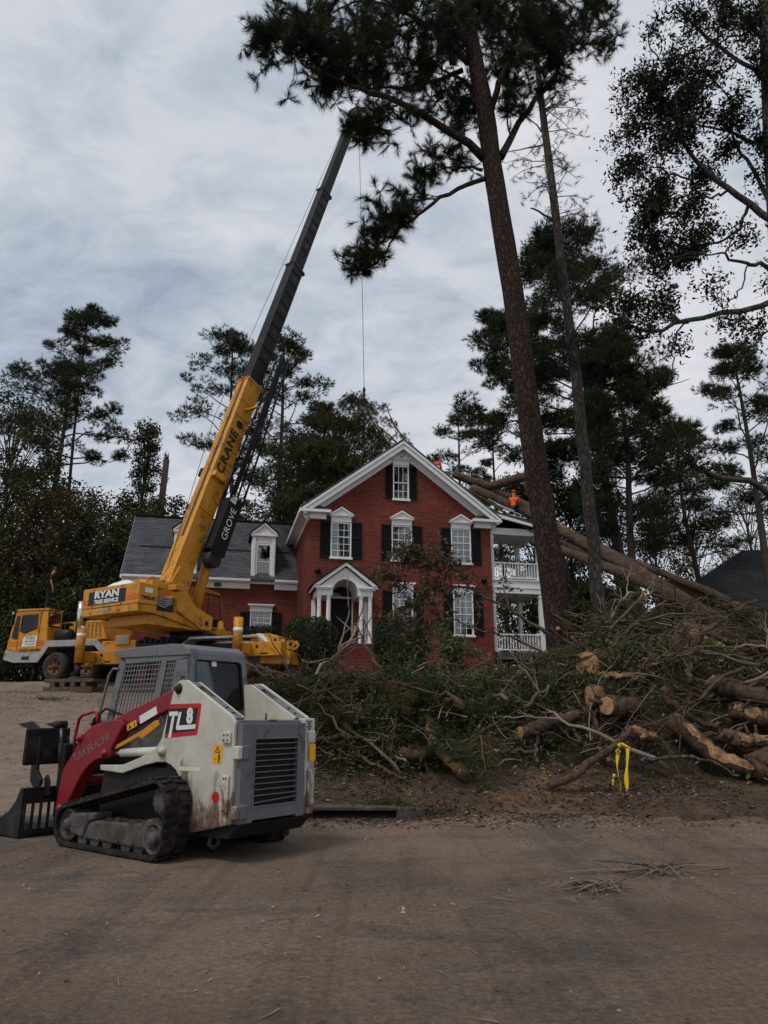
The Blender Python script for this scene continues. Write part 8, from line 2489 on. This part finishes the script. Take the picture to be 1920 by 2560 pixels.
# ------------------------------------------------------------------ wilted branch leaning before the front windows
def wilted_branch():
    rnd = random.Random(71); rng = np.random.default_rng(71)
    Y = 19.0
    o0 = A(1372, 1590, Y)
    root = empty('wilted_branch', o0, 0, 'broken branch with wilted brown leaves leaning before the front windows', 'branch')
    mb = MB(); P = []
    main = [[(1372, 1590), (1325, 1556), (1277, 1525), (1219, 1494), (1171, 1470), (1132, 1465), (1085, 1478), (1040, 1480)], [(1372, 1640), (1300, 1600), (1240, 1585), (1180, 1570), (1130, 1545), (1100, 1520)],
            [(1132, 1465), (1110, 1430), (1080, 1410), (1040, 1400), (1000, 1400)], [(1171, 1470), (1140, 1420), (1100, 1380), (1060, 1370)], [(1085, 1478), (1050, 1500), (1010, 1520), (985, 1545)], [(1040, 1480), (1000, 1460), (970, 1440), (955, 1430)],
            [(1110, 1430), (1095, 1470), (1090, 1520), (1110, 1560)], [(1219, 1494), (1190, 1450), (1150, 1430), (1120, 1395)], [(1130, 1545), (1090, 1560), (1070, 1590), (1075, 1620)], [(1277, 1525), (1262, 1480), (1262, 1440), (1270, 1400)], [(1080, 1410), (1040, 1380), (1010, 1370)],
            [(1180, 1570), (1200, 1540), (1190, 1500)], [(1100, 1520), (1060, 1540), (1030, 1580), (1040, 1610)]]
    dens = [0.55, 0.15, 1.5, 1.0, 1.3, 1.3, 0.7, 0.35, 0.4, 0.3, 1.4, 0.1, 0.6]
    for k, (px, ds) in enumerate(zip(main, dens)):
        pts = wob(bez([A(u, v, Y + 0.0 * i + (0 if k < 2 else rnd.uniform(-.4, .4))) - o0 for i, (u, v) in enumerate(px)], 14), 0.03, rnd)
        r0 = (0.055, 0.035)[k] if k < 2 else 0.022
        mb.tube(pts, taper(r0, 0.008, 15), 7)
        for q in range(int(32 * ds) + 4):
            t = rnd.randint(8 if k == 0 else 3, 14); p = pts[t]
            d = Vector((rnd.gauss(-.2, .7), rnd.gauss(0, .6), rnd.gauss(.05, .6))).normalized() * rnd.uniform(.15, .65)
            tw = wob(bez([p, p + d * .5, p + d], 4), 0.02, rnd)
            mb.tube(tw, taper(0.009, 0.004, 5), 4, caps=False)
            for i in range(int(9 * min(1.2, ds + .3))):
                P.append(tw[rnd.randint(1, 4)] + Vector((rnd.gauss(0, .07), rnd.gauss(0, .07), rnd.gauss(-.03, .06))))
    mb.build('stems', M['twig'], root)
    V, F, T = leaf_mesh(np.array([tuple(p) for p in P]), 0.13, rng, 0.42, None, 0.2, 0.9, 0.45)
    np_mesh('leaves', V, F, M['leaf_wilt'], root, T)


wilted_branch()


# ------------------------------------------------------------------ clipped shrubs at the door
def clipped(label, u, v, Y, rx, rz, seed, n=9000):
    rng = np.random.default_rng(seed)
    c = A(u, v, Y); zb = gz(c.x, Y)
    root = empty('clipped_shrub', (c.x, Y, zb), 0, label, 'shrub', 'clipped shrubs at the front door')
    d = unit(rng.normal(0, 1, (n, 3)))
    bump_ = 1 + 0.10 * (fbm(d[:, 0] * 3 + seed, d[:, 2] * 3 + d[:, 1] * 2) - 0.47) * 2
    r = (0.80 + 0.22 * rng.random(n) ** 0.5) * bump_
    e = 0.72     # squarish, like hedge shears leave it
    dd = np.sign(d) * np.abs(d) ** e
    P = dd * r[:, None] * np.array([rx, rx * 0.9, rz]) + np.array([0, 0, c.z - zb])
    P = P[P[:, 2] > 0.03]
    V, F, T = leaf_mesh(P, 0.075, rng, 0.55, None, 0.6, 0.9, 0.4)
    np_mesh('foliage', V, F, M['box_leaf'], root, T)
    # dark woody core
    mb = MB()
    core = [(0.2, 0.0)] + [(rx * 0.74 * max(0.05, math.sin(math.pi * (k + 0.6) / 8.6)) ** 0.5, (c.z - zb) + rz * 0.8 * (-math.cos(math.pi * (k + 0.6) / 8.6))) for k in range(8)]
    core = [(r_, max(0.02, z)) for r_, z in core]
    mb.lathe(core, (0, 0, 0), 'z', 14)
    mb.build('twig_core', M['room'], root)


clipped('rounded clipped shrub left of the front steps', 775, 1606, 27.0, 0.98, 0.92, 5)
clipped('rounded clipped shrub right of the front steps', 1005, 1602, 27.2, 1.02, 0.86, 6)
clipped('low clipped hedge under the wing window', 652, 1592, 31.6, 0.85, 0.45, 7, 3000)


broadleaf('bright variegated shrub in front of the brick wall', 1.35, 16.4, 2.95, 0.62, 515, 0.1, 2600, 0.085, 'leaf_fresh', 'twig', 0.03, 'bush', None, clumps=26, name='shrub', cat='shrub', tone0=0.6, csize=0.4)
broadleaf('dull green broken shrub left of the bright variegated one', 0.2, 16.0, 2.5, 0.6, 516, 0.1, 2200, 0.08, 'leaf_far', 'twig', 0.03, 'bush', None, clumps=24, name='shrub', cat='shrub', csize=0.4)


# ------------------------------------------------------------------ people
def skin_mesh(name, verts, edges, radii, mat, parent, root=0, sub=2):
    me = bpy.data.meshes.new(name)
    me.from_pydata([tuple(v) for v in verts], edges, [])
    me.materials.append(mat)
    o = link(name, me, parent)
    m = o.modifiers.new('skin', 'SKIN'); m.use_smooth_shade = True; m.branch_smoothing = 0.6
    if not me.skin_vertices: me.attributes
    for i, r in enumerate(radii):
        sv = me.skin_vertices[0].data[i]
        sv.radius = r if isinstance(r, tuple) else (r, r)
        sv.use_root = (i == root)
    s = o.modifiers.new('sub', 'SUBSURF'); s.levels = sub; s.render_levels = sub
    return o


M['skin'] = plain('skin', (0.36, 0.19, 0.125), 0.55, 0, 0.12, 14)
M['black_cloth'] = plain('black_cloth', (0.010, 0.010, 0.012), 0.85, 0, 0.3, 9, 0.2)
M['denim'] = plain('dark_trousers', (0.012, 0.013, 0.018), 0.9, 0, 0.3, 9, 0.2)
M['orange_cloth'] = plain('hi_vis_orange', (0.72, 0.115, 0.010), 0.75, 0, 0.15, 9, 0.2)
M['hair'] = plain('brown_hair', (0.030, 0.019, 0.012), 0.8, 0, 0.4, 30, 0.3)
M['helmet'] = plain('orange_helmet', (0.70, 0.10, 0.012), 0.4)


def person(label, loc, rz, J, top, legs, hat=None, scale=1.0, visible_legs=True):
    """J: joints in metres, facing +x.  head, neck, chest, belly, hip, and l/r shoulder, elbow, wrist, hand, hipj, knee, ankle, toe"""
    root = empty('person', loc, rz, label, 'person')
    root.scale = (scale,) * 3
    V = []; E = []; R = []
    def add(k, r, p=None):
        V.append(Vector(J[k])); R.append(r)
        if p is not None: E.append((p, len(V) - 1))
        return len(V) - 1
    hip = add('hip', 0.06); be = add('belly', 0.05, hip); ch = add('chest', 0.05, be); ne = add('neck', 0.055, ch)
    hb = add('headbase', 0.07, ne); he = add('head', (0.085, 0.10), hb); cr = add('crown', 0.06, he)
    arm_pts = {}
    for s in 'lr':
        sh = add(s + 'shoulder', 0.045, ch); el = add(s + 'elbow', 0.044, sh); wr = add(s + 'wrist', 0.030, el); ha = add(s + 'hand', (0.042, 0.020), wr)
        d = (Vector(J[s + 'hand']) - Vector(J[s + 'wrist'])).normalized(); sd_ = d.orthogonal().normalized()
        for q in range(4):      # fingers
            b = Vector(J[s + 'hand']) + sd_ * (0.024 * (q - 1.5)) + d * 0.02
            V.append(b); R.append(0.011); E.append((ha, len(V) - 1)); i = len(V) - 1
            V.append(b + d * (0.06 - 0.008 * abs(q - 1.4))); R.append(0.008); E.append((i, len(V) - 1))
        t = Vector(J[s + 'wrist']) * 0.6 + Vector(J[s + 'hand']) * 0.4 + sd_ * 0.045
        V.append(t); R.append(0.011); E.append((wr, len(V) - 1)); V.append(t + d * 0.045); R.append(0.008); E.append((len(V) - 2, len(V) - 1))
        hj = add(s + 'hipj', 0.06, hip); kn = add(s + 'knee', 0.058, hj); an = add(s + 'ankle', 0.042, kn); to = add(s + 'toe', 0.036, an)
    skin_mesh('body', V, E, R, M['skin'], root)
    # shirt
    K = [J[k] for k in ('hip', 'belly', 'chest')]; K[0] = Vector(J['hip']) + (Vector(J['belly']) - Vector(J['hip'])) * 0.15
    top_n = Vector(J['chest']).lerp(Vector(J['neck']), 0.75)
    Vs = [Vector(k) for k in K] + [top_n]; Es = [(0, 1), (1, 2), (2, 3)]; Rs = [0.150, 0.142, 0.158, 0.075]
    for s in 'lr':
        a = Vector(J[s + 'shoulder']); b = a.lerp(Vector(J[s + 'elbow']), 0.85)
        Vs += [a, b]; n = len(Vs); Es += [(2, n - 2), (n - 2, n - 1)]; Rs += [0.085, 0.066]
    skin_mesh('shirt', Vs, Es, Rs, M[top], root, 1)
    Vs = [Vector(J['hip']) + Vector((0, 0, 0.06))]; Rs = [0.145]; Es = []
    for s in 'lr':
        for k, r in (('hipj', 0.105), ('knee', 0.078), ('ankle', 0.066)):
            Vs.append(Vector(J[s + k])); Rs.append(r); Es.append((0 if k == 'hipj' else len(Vs) - 2, len(Vs) - 1))
    skin_mesh('trousers', Vs, Es, Rs, M[legs], root, 0)
    for s in 'lr':
        a = Vector(J[s + 'ankle']); b = Vector(J[s + 'toe'])
        skin_mesh('boot', [a + Vector((0, 0, 0.05)), a + Vector((-0.02, 0, -0.03)), b], [(0, 1), (1, 2)], [0.062, 0.056, 0.045], M['hair'], root, 1)
    hd = Vector(J['head']); up = (Vector(J['crown']) - Vector(J['headbase'])).normalized(); fw = Vector(J['face']).normalized()
    sd_ = up.cross(fw).normalized()
    def hm(q): return hd + fw * q.x + sd_ * q.y + up * q.z
    face = MB()
    face.lathe([(0.012, -0.02), (0.016, 0.0), (0.008, 0.025)], (0.115, 0, 0.0), 'z', 8)
    for s in (1, -1): face.lathe([(0.004, -0.03), (0.016, -0.015), (0.018, 0.015), (0.006, 0.03)], (0.0, 0.095 * s, 0.0), 'z', 8)
    face.build('nose_and_ears', M['skin'], root, xf=hm)
    eyes = MB()
    for s in (1, -1): eyes.lathe([(0.0, -0.008), (0.010, 0), (0.0, 0.008)], (0.098, 0.035 * s, 0.022), 'z', 8)
    eyes.lathe([(0.0, -0.006), (0.022, 0), (0.0, 0.006)], (0.090, 0, -0.055), 'z', 8)
    eyes.build('eyes_and_mouth', M['hair'], root, xf=hm)
    hr_ = MB()
    prof = [(0.102, -0.02), (0.108, 0.03), (0.10, 0.075), (0.075, 0.11), (0.03, 0.128), (0.0, 0.13)] if not hat else [(0.145, 0.035), (0.14, 0.05), (0.118, 0.055), (0.116, 0.09), (0.09, 0.135), (0.04, 0.155), (0.0, 0.157)]
    hr_.lathe(prof, (-0.012, 0, 0.0), 'z', 16)
    hr_.build('hair' if not hat else 'helmet', M['hair' if not hat else hat], root, xf=hm)
    return root


def standing(lean=0.05, headdown=0.0, arms=None):
    J = dict(hip=(0, 0, 0.93), belly=(0.0, 0, 1.08), chest=(lean * .7, 0, 1.30), neck=(lean, 0, 1.46), headbase=(lean + .02 + .05 * headdown, 0, 1.52), head=(lean + .04 + .10 * headdown, 0, 1.61), crown=(lean + .03 + .13 * headdown, 0, 1.68), face=(1, 0, -1.0 * headdown))
    for s, q in (('l', 1), ('r', -1)):
        J[s + 'shoulder'] = (lean * .9, 0.185 * q, 1.40); J[s + 'elbow'] = (lean - .03, 0.225 * q, 1.13); J[s + 'wrist'] = (lean + .06, 0.22 * q, 0.90); J[s + 'hand'] = (lean + .08, 0.215 * q, 0.82)
        J[s + 'hipj'] = (0, 0.09 * q, 0.88); J[s + 'knee'] = (0.03, 0.10 * q, 0.48); J[s + 'ankle'] = (0, 0.11 * q, 0.09); J[s + 'toe'] = (0.15, 0.125 * q, 0.04)
    if arms: J.update(arms)
    return J


pr = CM @ Vector((1.25, 0.72, 2.755))
person('man in black shirt and black trousers standing on the crane cab roof', pr, math.radians(28), standing(0.07, 0.55), 'black_cloth', 'denim')
# sawyer on the roof slope, back turned; sits back on the trunk
J2 = standing(0.16, 0.5, dict(lelbow=(.28, .26, 1.12), lwrist=(.48, .12, 1.02), lhand=(.55, .08, 1.0), relbow=(.24, -.27, 1.15), rwrist=(.46, -.16, 1.05), rhand=(.53, -.12, 1.03),
                              lknee=(.22, .14, .52), rknee=(.18, -.14, .50), lankle=(.06, .16, .09), rankle=(.02, -.16, .09), ltoe=(.2, .18, .05), rtoe=(.16, -.18, .05)))
p2 = A(1286, 1316, 32.0)
person('sawyer in orange shirt, back turned, standing by the trunk on the porch roof', p2, math.radians(70), J2, 'orange_cloth', 'denim', 'helmet')
J3 = standing(0.34, 0.9, dict(belly=(.10, 0, 1.06), chest=(.26, 0, 1.22), lelbow=(.46, .24, 0.95), lwrist=(.55, .12, .75), lhand=(.57, .10, .67), relbow=(.44, -.24, .96), rwrist=(.55, -.12, .78), rhand=(.57, -.10, .70)))
J3.update(neck=(.42, 0, 1.32), headbase=(.48, 0, 1.35), head=(.56, 0, 1.36), crown=(.64, 0, 1.38), lshoulder=(.34, .185, 1.28), rshoulder=(.34, -.185, 1.28))
p3 = A(1084, 1214, 34.6)
person('bent worker in bright orange shirt just behind the gable peak', p3, math.radians(60), J3, 'orange_cloth', 'denim', 'helmet')
# chainsaw in the sawyer's hands
cs = empty('chainsaw', p2 + Matrix.Rotation(math.radians(70), 3, 'Z') @ Vector((0.58, 0, 0.98)), math.radians(70), 'chainsaw held by the sawyer on the porch roof', 'chainsaw')
MB().box(-0.12, 0.14, -0.07, 0.07, -0.06, 0.09).build('motor', M['helmet'], cs, 0.02)
MB().box(0.14, 0.55, -0.008, 0.008, -0.045, 0.03).build('guide_bar', M['silver'], cs, 0.006)
MB().tube([(-0.1, 0.07, 0.0), (0.0, 0.1, 0.12), (0.06, 0.0, 0.15), (0.06, -0.08, 0.05)], 0.012, 6).build('handle', M['cblack'], cs)

# ------------------------------------------------------------------ caution tape on the pole
M['tape'] = plain('caution_tape', (0.80, 0.56, 0.012), 0.4, 0, 0.06)
TY = 10.88
tp0 = A(1553, 1858, TY)
tape = empty('caution_tape', tp0, 0, 'yellow caution tape tied to a pole and hanging over the mud', 'tape')
def ribbon(px, nm, w0=0.05, tw=0.0, seed=1):
    rnd = random.Random(seed)
    pts = bez([A(u, v, TY - 0.02) - tp0 for u, v in px], 22); vs_ = []
    for i, p in enumerate(pts):
        d = (pts[min(i + 1, 22)] - pts[max(i - 1, 0)]).normalized()
        a = 0.5 * math.sin(i * 0.45 + seed) + tw * i / 22
        s = Vector((math.cos(a), math.sin(a), 0)); s = (s - d * s.dot(d)).normalized()
        n = d.cross(s)
        w_ = w0 * (0.72 + 0.28 * math.cos(i * 0.7 + seed))
        for q in (-1, -0.33, 0.33, 1): vs_.append(p + s * (w_ / 2 * q) + n * (0.006 * (1 - q * q) * math.sin(i * .6)))
    mb = MB().add(vs_, [(4 * i + q, 4 * i + q + 1, 4 * i + q + 5, 4 * i + q + 4) for i in range(22) for q in range(3)], True)
    o = mb.build(nm, M['tape'], tape)
    m = o.modifiers.new('thick', 'SOLIDIFY'); m.thickness = 0.0012
    return o
ribbon([(1553, 1858), (1547, 1872), (1544, 1890), (1543, 1915), (1546, 1940), (1552, 1962), (1550, 1978)], 'tape_tail', 0.05, 1.2, 1)
ribbon([(1555, 1858), (1565, 1866), (1569, 1874), (1568, 1910), (1566, 1945), (1567, 1975), (1562, 2000)], 'tape_tail', 0.062, -0.6, 2)
ribbon([(1545, 1885), (1546, 1868), (1553, 1858)], 'tape_loop', 0.075, 0.5, 3)
ribbon([(1536, 1935), (1533, 1950), (1532, 1962)], 'tape_scrap', 0.04, 0.4, 4)
text_mesh('CAU', 0.045, M['cblack'], tape, frame_m(A(1566, 1980, TY - 0.06) - tp0, (0.05, 0, -1), (1, -0.3, 0)), 'tape_lettering', 0.003)
text_mesh('CAUT', 0.042, M['cblack'], tape, frame_m(A(1546, 1876, TY - 0.06) - tp0, (0.25, 0, 1), (-1, 0.1, 0.25)), 'tape_lettering', 0.003)

# ------------------------------------------------------------------ litter on the ground
def litter(n, rng, region, size, mat, name, label, dens=None, aspect=0.5, tone0=0.5, hgt=0.012):
    x0, x1, y0, y1 = region
    x = rng.uniform(x0, x1, n * 3); y = rng.uniform(y0, y1, n * 3)
    k = (dens(x, y) if dens is not None else np.ones(n * 3)) > rng.random(n * 3)
    x, y = x[k][:n], y[k][:n]; m = len(x)
    P = np.stack([x, y, ground_z(x, y) + hgt + 0.008 * rng.random(m)], 1)
    nr = unit(np.stack([rng.normal(0, .28, m), rng.normal(0, .28, m), np.ones(m)], 1))
    t = unit(np.cross(nr, rng.normal(0, 1, (m, 3)))); s = np.cross(nr, t)
    l = (size * (0.35 + 1.1 * rng.random((m, 1)) ** 2)) / 2
    asp = aspect * (0.4 + rng.random((m, 1)))
    V = np.stack([P - t * l, P + s * l * asp + nr * l * .2, P + t * l, P - s * l * asp + nr * l * .2], 1).reshape(-1, 3)
    tag(np_mesh(name, V, np.arange(m * 4).reshape(-1, 4), M[mat], None, np.clip(tone0 + (rng.random(m) - .5) * .9, 0, 1)), label, 'litter', kind='stuff')


rl = np.random.default_rng(123)
clus = lambda x, y: np.clip((fbm(x * .7 + 8, y * .9) - 0.40) * 3.2, 0, 1)
litter(11000, rl, (-6, 6.5, 3.4, 10.6), 0.03, 'litter', 'road_litter', 'scattered dead leaves and wood chips on the muddy road', lambda x, y: clus(x, y) * np.interp(y, [3, 7, 10.6], [.10, .4, 1.0]), tone0=0.6)
litter(12000, rl, (-2.6, 7.5, 9.6, 12.9), 0.06, 'litter', 'bank_litter', 'dead leaves and chips thick along the road edge and bank', lambda x, y: (0.25 + clus(x, y)) * np.interp(y, [9.6, 10.4], [.1, 1]), tone0=0.3)
litter(2600, rl, (-2.6, 7.5, 10.0, 12.6), 0.09, 'needle_dying', 'green_scraps', 'torn green needles and leaf scraps along the bank', lambda x, y: clus(x + 5, y), 0.14, 0.5)
litter(7000, rl, (-14, -3, 9.5, 27), 0.06, 'litter', 'drive_litter', 'leaf litter along the dirt drive', lambda x, y: np.clip(clus(x, y) * .5 + np.exp(-((x + 12.0) / 2.6) ** 2) * 1.0, 0, 1), tone0=0.5)
litter(4500, rl, (-13, 9, 22, 33), 0.07, 'litter', 'yard_litter', 'dead leaves around the crane and house', None, tone0=0.4)
V, F = twigs(420, rl, -5.5, 6.5, 3.6, 10.6, 0.03, 0.22, 0.0032, ground=True, seg=4)
tag(np_mesh('road_twigs', V, F, M['grey_twig'], smooth=True), 'small twigs lying on the muddy road', 'twigs', kind='stuff')
V, F = twigs(900, rl, -2.5, 7.5, 10.2, 12.9, 0.1, 0.7, 0.006, ground=True)
tag(np_mesh('bank_twigs', V, F, M['twig'], smooth=True), 'twigs lying on the bare bank below the heap', 'twigs', kind='stuff')
# tufts of torn greenery lying on the drive and bank
def green_clump(label, u, v, r, n, mat, seed, zz=None):
    rng = np.random.default_rng(seed)
    p = None
    for Y in np.linspace(5, 30, 600):
        q = at(u, v, float(Y))
        if q.z <= gz(q.x, q.y): p = q; break
    z0 = gz(p.x, p.y)
    root = empty('torn_sprig', (p.x, p.y, z0), 0, label, 'sprig')
    P = rng.normal(0, 1, (n, 3)) * np.array([r, r * .6, r * .16]); P[:, 2] = np.abs(P[:, 2]) + 0.02
    if mat.startswith('needle'):
        az = rng.uniform(0, 6.28, n); V, F, T = needle_mesh(P, unit(np.stack([np.cos(az), np.sin(az), rng.normal(.1, .2, n)], 1)), 12, .2, .006, .4, rng, .15, .1)
    else: V, F, T = leaf_mesh(P, .03 if mat == 'litter' else .07, rng, .4, None, .8, .8, .5)
    np_mesh('leaves', V, F, M[mat], root, T)
    mb = MB(); rnd = random.Random(seed)
    for k in range(26 if mat == 'litter' else 5): mb.tube([(rnd.gauss(0, r * .5), rnd.gauss(0, r * .3), .02), (rnd.gauss(0, r * .7), rnd.gauss(0, r * .5), .05 + .05 * rnd.random()), (rnd.gauss(0, r * 1.2), rnd.gauss(0, r * .7), .03)], [.008, .006, .003] if mat != 'litter' else [.004, .005, .003], 4)
    mb.build('stems', M['twig' if mat != 'litter' else 'grey_twig'], root)


green_clump('small torn leafy sprig lying on the dirt drive', 118, 1752, 0.30, 260, 'leaf_fresh', 5)
green_clump('tuft of green needles at the kerb beside the drain', 965, 2020, 0.18, 60, 'needle_dying', 6)
green_clump('leafy scrap at the road edge right of the drain', 1085, 2030, 0.22, 160, 'leaf_far', 7)
green_clump('dry twiggy scrap on the road at the right', 1480, 2235, 0.22, 70, 'litter', 8)
green_clump('flattened scrap of grass on the road below the heap', 1640, 2190, 0.3, 80, 'litter', 9)
# ------------------------------------------------------------------ single out each loose branch and bough by its colour and what it lies nearest to
def to_px(P):
    q = Vector(P) - Vector((0, 0, CAM_H)); c = q.y * math.cos(PITCH) + q.z * math.sin(PITCH); up = q.z * math.cos(PITCH) - q.y * math.sin(PITCH)
    return 960 + 1835 * q.x / c, 1280 - 1835 * up / c


MARKS = [('yellow caution tape', 1555, 1900), ('round sawn log end', 1468, 1657), ('big pine foot', 1395, 1640), ('storm drain', 890, 2030), ('front steps', 890, 1650), ('loader tail', 775, 1880),
         ('torn slab on top', 1795, 1625), ('curved stripped limb', 1110, 1860), ('heavy torn limb', 1780, 1880), ('bright variegated shrub', 1110, 1640), ('slender pine foot', 1512, 1615), ('leaning grey log', 915, 1780)]
TONE = {'twig_bark': 'brown', 'grey_twig': 'pale grey', 'log_bark': 'dark barked', 'tan_bark': 'tan', 'pine_needles': 'dark green', 'dying_pine_needles': 'yellowing', 'far_pine_needles': 'green'}
ORD = ['nearest', 'second nearest', 'third nearest', 'fourth nearest', 'fifth nearest', 'sixth nearest', 'seventh nearest', 'eighth nearest', 'ninth nearest', 'tenth nearest']
for pre, noun in (('bare_branch', 'bare branch'), ('pine_bough', 'pine bough')):
    sets = {}
    for o in [o for o in COL.objects if o.name.split('.')[0] == pre]:
        mt = [c for c in o.children if c.name.startswith(('branch_wood', 'needles'))][0].data.materials[0].name
        sets.setdefault(TONE[mt], []).append((o, to_px(o.location)))
    for tone, lst in sets.items():
        rank = {m[0]: [o for o, _ in sorted(lst, key=lambda e: math.hypot(e[1][0] - m[1], e[1][1] - m[2]))] for m in MARKS}
        for o, (u, v) in lst:
            best = min(MARKS, key=lambda m: (rank[m[0]].index(o), math.hypot(u - m[1], v - m[2])))
            k = rank[best[0]].index(o)
            o['label'] = f'{ORD[k] if k < 10 else str(k + 1) + "th nearest"} {tone} {noun} to the {best[0]}'
